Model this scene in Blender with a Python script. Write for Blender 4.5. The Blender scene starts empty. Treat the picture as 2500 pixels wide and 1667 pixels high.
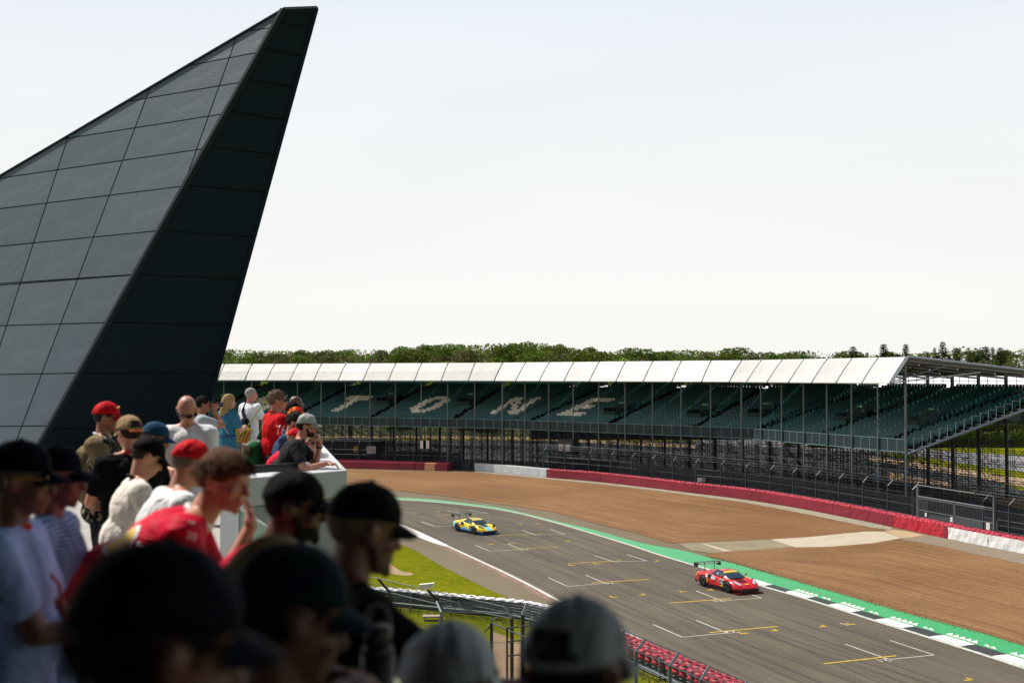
import bpy, bmesh, math, random
import numpy as np
from mathutils import Vector, Matrix, noise, geometry
from mathutils.bvhtree import BVHTree

R = math.radians
random.seed(7)
sc = bpy.context.scene
COL = sc.collection

# ------------------------------------------------------------ camera, sky, sun
H = 13.56                      # eye height above the circuit
F = 3000.0                     # focal length in pixels of the 2500 wide photograph
PITCH = math.atan(82.5 / F)
cam_d = bpy.data.cameras.new('camera')
cam = bpy.data.objects.new('camera', cam_d)
COL.objects.link(cam)
cam.location = (0, 0, H)
cam.rotation_euler = (R(90) + PITCH, 0, 0)
cam_d.sensor_width = 36
cam_d.lens = F / 2500 * 36
cam_d.clip_start = 0.1
cam_d.clip_end = 6000
cam_d.dof.use_dof = True
cam_d.dof.focus_distance = 42
cam_d.dof.aperture_fstop = 2.2
sc.camera = cam

SUN_EL, SUN_AZ = 56.0, -60.0   # azimuth from +Y, negative towards -X
world = bpy.data.worlds.new("World")
sc.world = world
world.use_nodes = True
wt = world.node_tree
bg = wt.nodes['Background']
sky = wt.nodes.new('ShaderNodeTexSky')
sky.sky_type = 'NISHITA'
sky.sun_disc = False
sky.sun_elevation = R(SUN_EL)
sky.sun_rotation = R(SUN_AZ)
sky.dust_density = 2.0
sky.air_density = 1.0
tc = wt.nodes.new('ShaderNodeTexCoord')
mp = wt.nodes.new('ShaderNodeMapping'); mp.inputs['Scale'].default_value = (1.2, 1.2, 5.0)
mp.inputs['Rotation'].default_value = (0.15, 0.1, 0.4)
wn = wt.nodes.new('ShaderNodeTexNoise'); wn.inputs['Scale'].default_value = 1.6
wn.inputs['Detail'].default_value = 6; wn.inputs['Distortion'].default_value = 0.6
wr = wt.nodes.new('ShaderNodeMapRange'); wr.inputs[1].default_value = 0.38; wr.inputs[2].default_value = 0.68
wr.inputs[3].default_value = 0.93; wr.inputs[4].default_value = 0.985
mx = wt.nodes.new('ShaderNodeMixRGB')
mv = wt.nodes.new('ShaderNodeMixRGB'); mv.inputs[1].default_value = (16.9, 16.6, 15.7, 1); mv.inputs[2].default_value = (14.6, 15.6, 16.6, 1)   # thin high cloud veil, creamier low down
sz0 = wt.nodes.new('ShaderNodeSeparateXYZ'); wt.links.new(tc.outputs['Generated'], sz0.inputs[0])
mr0 = wt.nodes.new('ShaderNodeMapRange'); mr0.inputs[1].default_value = 0.0; mr0.inputs[2].default_value = 0.32; wt.links.new(sz0.outputs[2], mr0.inputs[0]); wt.links.new(mr0.outputs[0], mv.inputs[0]); wt.links.new(mv.outputs[0], mx.inputs[2])
wt.links.new(tc.outputs['Generated'], mp.inputs[0]); wt.links.new(mp.outputs[0], wn.inputs[0])
wt.links.new(wn.outputs[0], wr.inputs[0])
# the veil of haze is thick low down and lets the blue through overhead
sz = wt.nodes.new('ShaderNodeSeparateXYZ'); wt.links.new(tc.outputs['Generated'], sz.inputs[0])
ev = wt.nodes.new('ShaderNodeMapRange'); ev.interpolation_type = 'SMOOTHSTEP'
ev.inputs[1].default_value = 0.25; ev.inputs[2].default_value = 0.6; ev.inputs[3].default_value = 1.0; ev.inputs[4].default_value = 0.10
wt.links.new(sz.outputs[2], ev.inputs[0])
ml = wt.nodes.new('ShaderNodeMath'); ml.operation = 'MULTIPLY'; wt.links.new(wr.outputs[0], ml.inputs[0]); wt.links.new(ev.outputs[0], ml.inputs[1])
wt.links.new(ml.outputs[0], mx.inputs[0])
wt.links.new(sky.outputs[0], mx.inputs[1]); wt.links.new(mx.outputs[0], bg.inputs[0])
bg.inputs[1].default_value = 0.05

sun_d = bpy.data.lights.new('sun', 'SUN')
sun_d.energy = 5.0
sun_d.angle = R(0.53)
sun_d.color = (1.0, 0.94, 0.86)
sun = bpy.data.objects.new('sun', sun_d); COL.objects.link(sun)
sd = Vector((math.sin(R(SUN_AZ)) * math.cos(R(SUN_EL)), math.cos(R(SUN_AZ)) * math.cos(R(SUN_EL)), math.sin(R(SUN_EL))))
sun.rotation_euler = sd.to_track_quat('Z', 'Y').to_euler()

vs = sc.view_settings
vs.view_transform = 'Standard'; vs.look = 'None'; vs.gamma = 1.0; vs.use_curve_mapping = False
vs.exposure = 0.25
sc.render.engine = 'CYCLES'
sc.cycles.use_denoising = True
sc.cycles.max_bounces = 6
sc.cycles.transparent_max_bounces = 24
sc.cycles.caustics_reflective = False; sc.cycles.caustics_refractive = False

# ------------------------------------------------------------ helpers
FWD = Vector((0, math.cos(PITCH), math.sin(PITCH))); UP = Vector((0, -math.sin(PITCH), math.cos(PITCH)))
CAM = Vector((0, 0, H))
def ray(x, y): return FWD + Vector((1, 0, 0)) * ((x - 1250) / F) + UP * ((833.5 - y) / F)
def G(x, y, z=0.0):            # point of the level z seen at a photo pixel
    r = ray(x, y); return CAM + r * ((z - H) / r.z)
def P(x, y, d):                # point at distance d (along Y) seen at a photo pixel
    r = ray(x, y); return CAM + r * (d / r.y)

def tag(o, label=None, cat=None, group=None, kind=None):
    if label: o['label'] = label
    if cat: o['category'] = cat
    if group: o['group'] = group
    if kind: o['kind'] = kind
    return o
def empty(name, loc=(0, 0, 0), rz=0.0):
    o = bpy.data.objects.new(name, None); COL.objects.link(o); o.location = loc; o.rotation_euler = (0, 0, rz)
    o.empty_display_size = 0.2
    return o

class MB:
    def __init__(s): s.v = []; s.f = []; s.m = []; s.uv = None
    def add(s, vs, fs, m=0):
        b = len(s.v); s.v.extend([tuple(v) for v in vs]); s.f.extend([tuple(i + b for i in f) for f in fs]); s.m.extend([m] * len(fs)); return s
    def box(s, c, size, rz=0.0, mat=None, m=0):
        x, y, z = size[0] / 2, size[1] / 2, size[2] / 2
        M = mat if mat is not None else Matrix.Rotation(rz, 3, 'Z')
        c = Vector(c)
        vs = [c + M @ Vector((a * x, b * y, e * z)) for e in (-1, 1) for a, b in ((-1, -1), (1, -1), (1, 1), (-1, 1))]
        return s.add(vs, [(3, 2, 1, 0), (4, 5, 6, 7), (0, 1, 5, 4), (1, 2, 6, 5), (2, 3, 7, 6), (3, 0, 4, 7)], m)
    def tube(s, p0, p1, r, n=5, r1=None, m=0, cap=True):
        p0 = Vector(p0); p1 = Vector(p1); r1 = r if r1 is None else r1
        d = p1 - p0
        if d.length < 1e-6: return s
        q = d.to_track_quat('Z', 'Y').to_matrix()
        vs = []
        for p, rr in ((p0, r), (p1, r1)):
            for k in range(n):
                a = 2 * math.pi * k / n
                vs.append(p + q @ Vector((rr * math.cos(a), rr * math.sin(a), 0)))
        fs = [(k, (k + 1) % n, n + (k + 1) % n, n + k) for k in range(n)]
        if cap: fs += [tuple(range(n - 1, -1, -1)), tuple(range(n, 2 * n))]
        return s.add(vs, fs, m)
    def path(s, pts, r, n=6, m=0):
        for a, b in zip(pts[:-1], pts[1:]): s.tube(a, b, r, n, m=m)
        return s
    def capsule(s, p0, r0, p1, r1, n=12, m=0, flat=None):
        p0 = Vector(p0); p1 = Vector(p1); d = p1 - p0
        if d.length < 1e-6: d = Vector((0, 0, 1e-4))
        q = d.to_track_quat('Z', 'Y').to_matrix()
        rings = []
        for k in range(1, 4):
            a = math.pi / 2 * (1 - k / 3.0); rings.append((p0 - d.normalized() * r0 * math.sin(a), r0 * math.cos(a)))
        for k in range(0, 3):
            a = math.pi / 2 * (k / 3.0); rings.append((p1 + d.normalized() * r1 * math.sin(a), r1 * math.cos(a)))
        vs = [p0 - d.normalized() * r0]
        for c, rr in rings:
            for k in range(n):
                a = 2 * math.pi * k / n
                vs.append(c + q @ Vector((rr * math.cos(a), rr * math.sin(a), 0)))
        vs.append(p1 + d.normalized() * r1)
        fs = [(0, 1 + (k + 1) % n, 1 + k) for k in range(n)]
        for j in range(len(rings) - 1):
            b = 1 + j * n
            fs += [(b + k, b + (k + 1) % n, b + n + (k + 1) % n, b + n + k) for k in range(n)]
        b = 1 + (len(rings) - 1) * n; e = len(vs) - 1
        fs += [(b + k, b + (k + 1) % n, e) for k in range(n)]
        return s.add(vs, fs, m)
    def ell(s, c, rad, M=None, nu=16, nv=10, m=0):
        c = Vector(c); M = M or Matrix.Identity(3)
        vs = [c + M @ Vector((0, 0, -rad[2]))]
        for j in range(1, nv):
            t = math.pi * j / nv - math.pi / 2
            for k in range(nu):
                a = 2 * math.pi * k / nu
                vs.append(c + M @ Vector((rad[0] * math.cos(t) * math.cos(a), rad[1] * math.cos(t) * math.sin(a), rad[2] * math.sin(t))))
        vs.append(c + M @ Vector((0, 0, rad[2])))
        fs = [(0, 1 + (k + 1) % nu, 1 + k) for k in range(nu)]
        for j in range(nv - 2):
            b = 1 + j * nu
            fs += [(b + k, b + (k + 1) % nu, b + nu + (k + 1) % nu, b + nu + k) for k in range(nu)]
        b = 1 + (nv - 2) * nu; e = len(vs) - 1
        fs += [(b + k, b + (k + 1) % nu, e) for k in range(nu)]
        return s.add(vs, fs, m)
    def torus(s, c, Rr, r, M=None, n=18, k=8, m=0):
        c = Vector(c); M = M or Matrix.Identity(3); vs = []
        for i in range(n):
            a = 2 * math.pi * i / n
            for j in range(k):
                b = 2 * math.pi * j / k
                vs.append(c + M @ Vector(((Rr + r * math.cos(b)) * math.cos(a), (Rr + r * math.cos(b)) * math.sin(a), r * math.sin(b) * 1.25)))
        fs = [(i * k + j, ((i + 1) % n) * k + j, ((i + 1) % n) * k + (j + 1) % k, i * k + (j + 1) % k) for i in range(n) for j in range(k)]
        return s.add(vs, fs, m)
    def dark_inside(s, n, k):      # unpainted rubber on the inner side of a painted tyre
        s.m = [1 if abs(j + .5 - k / 2) < 1.1 else 0 for i in range(n) for j in range(k)]; return s
    def mesh(s, name, mats, smooth=False):
        me = bpy.data.meshes.new(name)
        me.from_pydata(s.v, [], s.f)
        for mt in (mats if isinstance(mats, (list, tuple)) else [mats]): me.materials.append(mt)
        if any(s.m): me.polygons.foreach_set('material_index', s.m)
        if smooth: me.polygons.foreach_set('use_smooth', [True] * len(me.polygons))
        if s.uv is not None:
            ul = me.uv_layers.new(name='UVMap')
            li = np.zeros(len(me.loops), dtype=np.int32); me.loops.foreach_get('vertex_index', li)
            ul.data.foreach_set('uv', np.array(s.uv, dtype=np.float32)[li].ravel())
        me.update(); return me
    def build(s, name, mats, parent=None, smooth=False, loc=None):
        o = bpy.data.objects.new(name, s.mesh(name, mats, smooth)); COL.objects.link(o)
        if parent is not None: o.parent = parent
        if loc is not None: o.location = loc
        return o
def inst(name, me, parent=None, loc=(0, 0, 0), rz=0.0, scale=None):
    o = bpy.data.objects.new(name, me); COL.objects.link(o)
    if parent is not None: o.parent = parent
    o.location = loc; o.rotation_euler = (0, 0, rz)
    if scale: o.scale = scale
    return o

# ------------------------------------------------------------ materials
MATS = {}
def mat(name, col, rough=0.6, metal=0.0, noise_s=0, noise_a=0.0, bump=0.0, bump_s=40, spec=0.5, coat=0.0, alpha=1.0, emis=None, sheen=0.0, trans=0.0, coord='Object'):
    if name in MATS: return MATS[name]
    m = bpy.data.materials.new(name); m.use_nodes = True; MATS[name] = m
    nt = m.node_tree; b = nt.nodes['Principled BSDF']
    b.inputs['Base Color'].default_value = (*col, 1); b.inputs['Roughness'].default_value = rough
    b.inputs['Metallic'].default_value = metal; b.inputs['Specular IOR Level'].default_value = spec
    if coat: b.inputs['Coat Weight'].default_value = coat; b.inputs['Coat Roughness'].default_value = 0.08
    if sheen: b.inputs['Sheen Weight'].default_value = sheen
    if alpha < 1: b.inputs['Alpha'].default_value = alpha
    if trans: b.inputs['Transmission Weight'].default_value = trans
    if noise_a or bump:
        t = nt.nodes.new('ShaderNodeTexCoord')
    if noise_a:
        n = nt.nodes.new('ShaderNodeTexNoise'); n.inputs['Scale'].default_value = noise_s; n.inputs['Detail'].default_value = 5
        n.inputs['Roughness'].default_value = 0.65
        nt.links.new(t.outputs[coord], n.inputs[0])
        r = nt.nodes.new('ShaderNodeMapRange'); r.inputs[1].default_value = 0.3; r.inputs[2].default_value = 0.7
        r.inputs[3].default_value = 1 - noise_a; r.inputs[4].default_value = 1 + noise_a
        nt.links.new(n.outputs[0], r.inputs[0])
        x = nt.nodes.new('ShaderNodeMixRGB'); x.blend_type = 'MULTIPLY'; x.inputs[0].default_value = 1
        x.inputs[1].default_value = (*col, 1); nt.links.new(r.outputs[0], x.inputs[2]); nt.links.new(x.outputs[0], b.inputs['Base Color'])
    if bump:
        n2 = nt.nodes.new('ShaderNodeTexNoise'); n2.inputs['Scale'].default_value = bump_s; n2.inputs['Detail'].default_value = 4
        nt.links.new(t.outputs[coord], n2.inputs[0])
        bu = nt.nodes.new('ShaderNodeBump'); bu.inputs['Strength'].default_value = 1.0; bu.inputs['Distance'].default_value = bump
        nt.links.new(n2.outputs[0], bu.inputs['Height']); nt.links.new(bu.outputs[0], b.inputs['Normal'])
    return m

class NT:
    """small node-graph builder"""
    def __init__(s, name):
        s.m = bpy.data.materials.new(name); s.m.use_nodes = True; s.nt = s.m.node_tree; s.b = s.nt.nodes['Principled BSDF']; MATS[name] = s.m
    def n(s, kind, **kw):
        nd = s.nt.nodes.new(kind)
        for k, v in kw.items():
            if k.startswith('i_'):
                k = k[2:]; k = int(k) if k.isdigit() else k.replace('_', ' ')
                if isinstance(v, tuple) and len(v) == 3 and nd.inputs[k].type == 'RGBA': v = (*v, 1)
                nd.inputs[k].default_value = v
            else: setattr(nd, k, v)
        return nd
    def l(s, a, b): s.nt.links.new(a, b)
    def co(s, kind='Object', scale=(1, 1, 1), rot=(0, 0, 0)):
        t = s.n('ShaderNodeTexCoord'); mp = s.n('ShaderNodeMapping'); mp.inputs['Scale'].default_value = scale; mp.inputs['Rotation'].default_value = rot
        s.l(t.outputs[kind], mp.inputs[0]); return mp.outputs[0]
    def noise(s, co, scale, detail=4, rough=0.6, dist=0.0):
        n = s.n('ShaderNodeTexNoise', i_Scale=scale, i_Detail=detail, i_Roughness=rough, i_Distortion=dist); s.l(co, n.inputs[0]); return n.outputs[0]
    def rng(s, v, a, b, c, d):
        r = s.n('ShaderNodeMapRange', i_1=a, i_2=b, i_3=c, i_4=d); s.l(v, r.inputs[0]); return r.outputs[0]
    def mix(s, f, a, b, mode='MIX'):
        x = s.n('ShaderNodeMixRGB', blend_type=mode)
        for i, v in ((0, f), (1, a), (2, b)):
            if isinstance(v, (int, float)): x.inputs[i].default_value = v
            elif isinstance(v, tuple): x.inputs[i].default_value = (*v, 1)
            else: s.l(v, x.inputs[i])
        return x.outputs[0]
    def bump(s, h, dist):
        bu = s.n('ShaderNodeBump', i_Strength=1.0, i_Distance=dist); s.l(h, bu.inputs['Height']); s.l(bu.outputs[0], s.b.inputs['Normal'])
    def math(s, op, a, b=0.0):
        x = s.n('ShaderNodeMath', operation=op)
        for i, v in ((0, a), (1, b)):
            if isinstance(v, (int, float)): x.inputs[i].default_value = v
            else: s.l(v, x.inputs[i])
        return x.outputs[0]
    def base(s, c): 
        if isinstance(c, tuple): s.b.inputs['Base Color'].default_value = (*c, 1)
        else: s.l(c, s.b.inputs['Base Color'])

white_line = mat('white_line_paint', (0.50, 0.485, 0.45), 0.7, noise_s=3, noise_a=0.3)
yellow_line = mat('yellow_line_paint', (0.50, 0.34, 0.02), 0.7, noise_s=4, noise_a=0.3)
galv = mat('galvanised_steel', (0.15, 0.175, 0.195), 0.6, 0.3)
galv_light = mat('bright_galvanised_steel', (0.42, 0.46, 0.5), 0.4, 0.6)
dark_steel = mat('dark_steel', (0.05, 0.065, 0.08), 0.5, 0.3)
black_post = mat('black_painted_post', (0.02, 0.022, 0.025), 0.5)
red_tyre = mat('red_painted_tyre', (0.42, 0.012, 0.034), 0.5, noise_s=3, noise_a=0.25)
white_tyre = mat('white_painted_tyre', (0.75, 0.74, 0.74), 0.55, noise_s=4, noise_a=0.15)
concrete = mat('pale_concrete', (0.40, 0.345, 0.255), 0.85, noise_s=0.8, noise_a=0.12)

# smooth polyline through points
def smooth(pts, n=8):
    pts = [Vector(p) for p in pts]; out = []
    q = [pts[0] * 2 - pts[1]] + pts + [pts[-1] * 2 - pts[-2]]
    for i in range(1, len(q) - 2):
        for k in range(n):
            t = k / n
            a, b, c, d = q[i - 1], q[i], q[i + 1], q[i + 2]
            out.append(0.5 * ((2 * b) + (c - a) * t + (2 * a - 5 * b + 4 * c - d) * t * t + (3 * b - a - 3 * c + d) * t ** 3))
    out.append(pts[-1]); return out
def resample(pts, n):
    pts = [Vector(p) for p in pts]; L = [0]
    for a, b in zip(pts[:-1], pts[1:]): L.append(L[-1] + (b - a).length)
    out = []; j = 0
    for k in range(n):
        t = L[-1] * k / (n - 1)
        while j < len(L) - 2 and L[j + 1] < t: j += 1
        out.append(pts[j].lerp(pts[j + 1], (t - L[j]) / max(1e-9, L[j + 1] - L[j])))
    return out
def plen(pts): return sum((Vector(b) - Vector(a)).length for a, b in zip(pts[:-1], pts[1:]))
def offset(pts, o):            # to the left of travel
    out = []
    for i, p in enumerate(pts):
        a = pts[max(0, i - 1)]; b = pts[min(len(pts) - 1, i + 1)]
        d = (Vector(b) - Vector(a)); d.z = 0; d.normalize()
        out.append(Vector(p) + Vector((-d.y, d.x, 0)) * o)
    return out
def px_curve(pp, n=8): return smooth([G(*p) for p in pp], n)
def strip(name, A, B, z, m, n=120, nv=1, parent=None):
    A = resample(A, n); B = resample(B, n); mb = MB(); uv = []; L = plen(A); W = sum((a - b).length for a, b in zip(A, B)) / n
    for i in range(n):
        for j in range(nv + 1):
            p = A[i].lerp(B[i], j / nv); mb.v.append((p.x, p.y, z)); uv.append((L * i / (n - 1), W * j / nv))
    for i in range(n - 1):
        for j in range(nv):
            a = i * (nv + 1) + j
            f = (a, a + 1, a + nv + 2, a + nv + 1)
            mb.f.append(f); mb.m.append(0)
    mb.uv = uv
    o = mb.build(name, m, parent)
    me = o.data
    if len(me.polygons) and me.polygons[0].normal.z < 0: me.flip_normals()
    return o
def poly(name, pts, z, m, parent=None):
    vs = [Vector((p[0], p[1], z)) for p in pts]
    tr = geometry.tessellate_polygon([vs]); mb = MB()
    mb.add(vs, [tuple(t) for t in tr]); o = mb.build(name, m, parent)
    if o.data.polygons[0].normal.z < 0: o.data.flip_normals()
    return o
def line(name, a, b, w, z, m, parent=None):
    a = Vector(a); b = Vector(b); d = (b - a); d.z = 0; d.normalize(); n = Vector((-d.y, d.x, 0)) * w / 2
    return poly(name, [a - n, b - n, b + n, a + n], z, m, parent)
# ------------------------------------------------------------ ground and circuit
g = NT('grass_field'); c = g.co('Object')
n1 = g.noise(c, 0.12, 5); n2 = g.noise(c, 2.2, 4); n3 = g.noise(c, 14.0, 3)
a = g.mix(g.rng(n1, 0.35, 0.65, 0, 1), (0.078, 0.118, 0.005), (0.145, 0.160, 0.009))
a = g.mix(g.rng(n2, 0.42, 0.72, 0, 0.75), a, (0.26, 0.20, 0.014))
a = g.mix(1.0, a, g.rng(n3, 0.25, 0.75, 0.6, 1.3), 'MULTIPLY'); g.base(a); g.b.inputs['Roughness'].default_value = 1.0; g.b.inputs['Specular IOR Level'].default_value = 0.0; g.bump(n3, 0.03)
grass_m = g.m
GS = 3500
mb = MB(); mb.add([(-GS, -GS, 0), (GS, -GS, 0), (GS, GS, 0), (-GS, GS, 0)], [(0, 1, 2, 3)])
ground = tag(mb.build('ground', grass_m), kind='structure')

# asphalt of the racing surface: streaked along the direction of travel through its UVs
def asphalt_mat(name, c0, c1, streak):
    g = NT(name); uv = g.co('UV', (0.02, 1, 1)); o = g.co('Object')
    s1 = g.noise(g.co('UV', (0.035, 1.1, 1)), 1.4, 7, 0.7, 0.25); s2 = g.noise(g.co('UV', (0.012, 3.5, 1)), 1.0, 6, 0.65, 0.12); gr = g.noise(o, 9.0, 5, 0.8); big = g.noise(o, 0.08, 3)
    a = g.mix(g.rng(big, 0.3, 0.7, 0, 1), c0, c1)
    a = g.mix(g.math('MULTIPLY', g.rng(s1, 0.42, 0.64, 0, 1), g.rng(s2, 0.42, 0.62, 0.15, 1.0)), a, (0.030, 0.026, 0.024)) if streak else a
    a = g.mix(1.0, a, g.rng(gr, 0.25, 0.75, 0.62, 1.38), 'MULTIPLY'); g.base(a)
    g.b.inputs['Roughness'].default_value = 0.82; g.b.inputs['Specular IOR Level'].default_value = 0.3; g.bump(gr, 0.006); return g.m
track_m = asphalt_mat('track_asphalt', (0.088, 0.073, 0.052), (0.126, 0.105, 0.073), True)
run_m = asphalt_mat('run_off_asphalt', (0.125, 0.100, 0.060), (0.16, 0.125, 0.078), False)
service_m = mat('service_road_asphalt', (0.016, 0.018, 0.021), 0.85, noise_s=0.5, noise_a=0.25)

OUTER = [(700, 1199), (850, 1209), (966, 1219.5), (1033, 1223.4), (1104.5, 1229.7), (1186, 1239.2), (1262.7, 1252.7), (1339, 1271.8), (1412, 1292.8), (1527, 1328), (1604, 1353.5), (1693, 1380.3), (1765, 1402), (1859, 1431.5), (1925, 1450.5), (1984, 1468), (2058, 1491.5), (2099, 1505), (2162.8, 1525), (2231.6, 1546.5), (2303, 1569), (2385, 1595), (2474, 1624), (2500, 1633), (2700, 1700), (2950, 1785)]
GREEN = [(700, 1195), (850, 1205), (966.7, 1214), (1040, 1218), (1104.5, 1224.5), (1211.6, 1238), (1288, 1254.5), (1364.7, 1273.5), (1440, 1291), (1527, 1315), (1591, 1330.5), (1668, 1344), (1726.5, 1359.8), (1795.4, 1376.4), (1884.7, 1402), (2002, 1432.5), (2104, 1462), (2206, 1491), (2308, 1518.3), (2410, 1546), (2500, 1573), (2700, 1634), (2950, 1712)]
INNER = [(700, 1183), (850, 1234), (959, 1274.4), (1033, 1305), (1094, 1331.5), (1160.6, 1362), (1237, 1397.5), (1313.7, 1436), (1381, 1472), (1545, 1549.5), (1700, 1622), (1850, 1695), (2100, 1830)]
oc = px_curve(OUTER); gc = px_curve(GREEN); ic = px_curve(INNER)
OC = resample(oc, 200); GC = resample(gc, 200)

BARR_L = [(600, 1137), (700, 1139.5), (825, 1143), (1012, 1147.5), (1091.6, 1150)]
BARR_R = [(1159, 1149.5), (1246, 1157), (1335, 1165.5), (1427, 1172.5), (1516, 1182), (1650, 1199), (1731, 1208), (1833, 1221), (1945, 1239.5), (2033, 1256), (2121, 1273.5), (2179, 1286), (2240, 1299), (2313.8, 1315), (2401, 1333), (2500, 1352.4), (2700, 1393)]
bl = px_curve(BARR_L); br = px_curve(BARR_R)

apron = strip('run_off', offset(resample(bl + br, 160), 1.5), px_curve([(700, 1215), (966, 1250), (1262, 1290), (1527, 1360), (1859, 1470), (2200, 1590), (2500, 1680), (2950, 1830)]), 0.004, run_m, 160)
tag(apron, kind='structure')
track = tag(strip('track', oc, ic, 0.010, track_m, 200, 2), kind='structure')

# inner run-off beside the grass
GRASS_EDGE = [(700, 1262), (850, 1296), (954, 1321.6), (1007.5, 1340.7), (1079, 1381.5), (1135, 1409.6), (1186, 1435), (1227, 1453), (1300, 1486), (1420, 1545), (1600, 1632), (1750, 1705), (2000, 1830)]
inner_run = tag(strip('inner_run_off', ic, px_curve(GRASS_EDGE), 0.008, run_m, 140), kind='structure')
red_edge = mat('faded_red_edge_paint', (0.19, 0.118, 0.078), 0.8, noise_s=0.9, noise_a=0.4)
icr = resample(ic, 140)
strip('red_edge_band', icr[30:], offset(icr, 0.75)[30:] if (offset(icr, 0.75)[40] - G(1000, 1420)).length < (icr[40] - G(1000, 1420)).length else offset(icr, -0.75)[30:], 0.013, red_edge, 110, parent=inner_run)
tri = [G(956, 1286), G(985, 1288), G(1014, 1306), G(956, 1311), G(860, 1290), G(860, 1262)]
tag(poly('grass_island', tri, 0.016, grass_m), kind='structure')
concrete_path = mat('worn_concrete', (0.24, 0.20, 0.14), 0.85, noise_s=0.6, noise_a=0.25)

# painted lines
def side_line(curve, w0, w1, z, m, name, parent, n=180):
    A = resample(curve, n); B = [p + (q - p) * 1 for p, q in zip(A, offset(A, w1))]
    return strip(name, offset(A, w0), offset(A, w1), z, m, n, parent=parent)
side_line(oc, 0.0, 0.28, 0.016, white_line, 'edge_line', track)
sgn = -1
side_line(ic[10:], -0.26, 0.0, 0.018, white_line, 'edge_line', track)
poly('white_painted_wedge', [G(*p) for p in [(850, 1234), (959, 1271), (987, 1282), (1033, 1302), (1094, 1330.5), (1089, 1334), (1058, 1325), (1007, 1306), (956, 1286), (850, 1250)]], 0.020, mat('wedge_white_paint', (0.62, 0.60, 0.56), 0.7, noise_s=0.7, noise_a=0.12), track)

# green painted strip
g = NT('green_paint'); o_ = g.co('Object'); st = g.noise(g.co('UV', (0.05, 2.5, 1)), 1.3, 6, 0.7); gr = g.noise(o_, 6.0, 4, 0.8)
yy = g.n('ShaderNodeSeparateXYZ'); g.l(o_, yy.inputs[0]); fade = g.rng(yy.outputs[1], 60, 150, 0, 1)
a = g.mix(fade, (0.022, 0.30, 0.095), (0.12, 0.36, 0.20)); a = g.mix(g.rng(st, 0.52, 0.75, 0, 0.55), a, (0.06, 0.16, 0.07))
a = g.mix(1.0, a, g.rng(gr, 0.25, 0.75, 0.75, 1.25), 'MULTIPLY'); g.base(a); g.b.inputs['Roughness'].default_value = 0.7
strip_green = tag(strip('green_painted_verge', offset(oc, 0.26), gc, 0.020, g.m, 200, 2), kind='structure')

# gravel traps
def gravel(name, c0, c1, c2, fur=1.0, pebble=5.0):
    g = NT(name); o = g.co('Object'); f1 = g.noise(g.co('UV', (0.03, 1.0, 1)), 1.5 * fur, 8, 0.75, 0.03); f2 = g.noise(g.co('UV', (0.012, 1.0, 1)), 3.2 * fur, 4, 0.65, 0.03); sp_ = g.noise(o, 2.4, 3, 0.9)
    pb = g.noise(o, pebble, 6, 0.85); bg_ = g.noise(o, 0.06, 3)
    a = g.mix(g.rng(bg_, 0.35, 0.65, 0, 1), c0, c1); a = g.mix(g.rng(f1, 0.42, 0.72, 0, 0.65), a, c2); pt = g.noise(g.co('UV', (0.10, 0.35, 1)), 1.2, 5, 0.7, 0.8); a = g.mix(g.rng(pt, 0.52, 0.75, 0, 0.25), a, tuple(min(1, q * 1.45) for q in c1))
    a = g.mix(1.0, a, g.rng(pb, 0.2, 0.8, 0.55, 1.45), 'MULTIPLY'); a = g.mix(1.0, a, g.rng(sp_, 0.25, 0.75, 0.8, 1.2), 'MULTIPLY'); a = g.mix(1.0, a, g.rng(f2, 0.3, 0.7, 0.60, 1.34), 'MULTIPLY'); g.base(a)
    g.b.inputs['Roughness'].default_value = 0.95; g.b.inputs['Specular IOR Level'].default_value = 0.15
    hh = g.math('ADD', g.math('MULTIPLY', f2, 1.0), g.math('MULTIPLY', pb, 0.6)); g.bump(hh, 0.08); return g.m
grav_m = gravel('raked_brown_gravel', (0.200, 0.104, 0.046), (0.262, 0.146, 0.068), (0.088, 0.044, 0.021))
grav_lo = [(700, 1178), (848, 1187), (958.6, 1197), (1048, 1207), (1109.6, 1214), (1186, 1226), (1262.7, 1236), (1339, 1247.6), (1395, 1262), (1481, 1284), (1553, 1301), (1611.7, 1319), (1655, 1326.7), (1757, 1322.5), (1872, 1317.8), (1976, 1311.6), (2078, 1301.4), (2142, 1297), (2176, 1294.5)]
grav_hi = [(700, 1141), (840, 1144.5), (1012, 1149.5), (1091, 1152), (1159, 1152.5), (1246, 1160), (1335, 1169), (1427, 1177), (1516, 1187), (1650, 1205), (1731, 1214), (1833, 1228), (1945, 1249), (2033, 1267), (2110, 1283), (2176, 1294)]
gv1 = tag(strip('gravel_trap', px_curve(grav_lo, 4), px_curve(grav_hi, 4), 0.035, grav_m, 160, 8), kind='structure')
grav2_lo = [(1722, 1357), (1782, 1371.5), (1834, 1386), (1910, 1409), (2002, 1435.5), (2104, 1465), (2206, 1495), (2308, 1522), (2410, 1549), (2500, 1577), (2700, 1640), (2900, 1702)]
grav2_hi = [(1731, 1349.6), (1785, 1345.8), (1885, 1339.4), (2000, 1334.5), (2060, 1331), (2129.6, 1325.7), (2193, 1317), (2240, 1322), (2300, 1333), (2360, 1347), (2430, 1361), (2500, 1377), (2700, 1420), (2900, 1465)]
gv2 = tag(strip('gravel_trap', px_curve(grav2_lo, 4), px_curve(grav2_hi, 4), 0.035, grav_m, 150, 8), kind='structure')
grey_m = gravel('loose_grey_gravel', (0.22, 0.175, 0.125), (0.27, 0.22, 0.16), (0.15, 0.12, 0.09), 1.0, 8.0)
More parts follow.
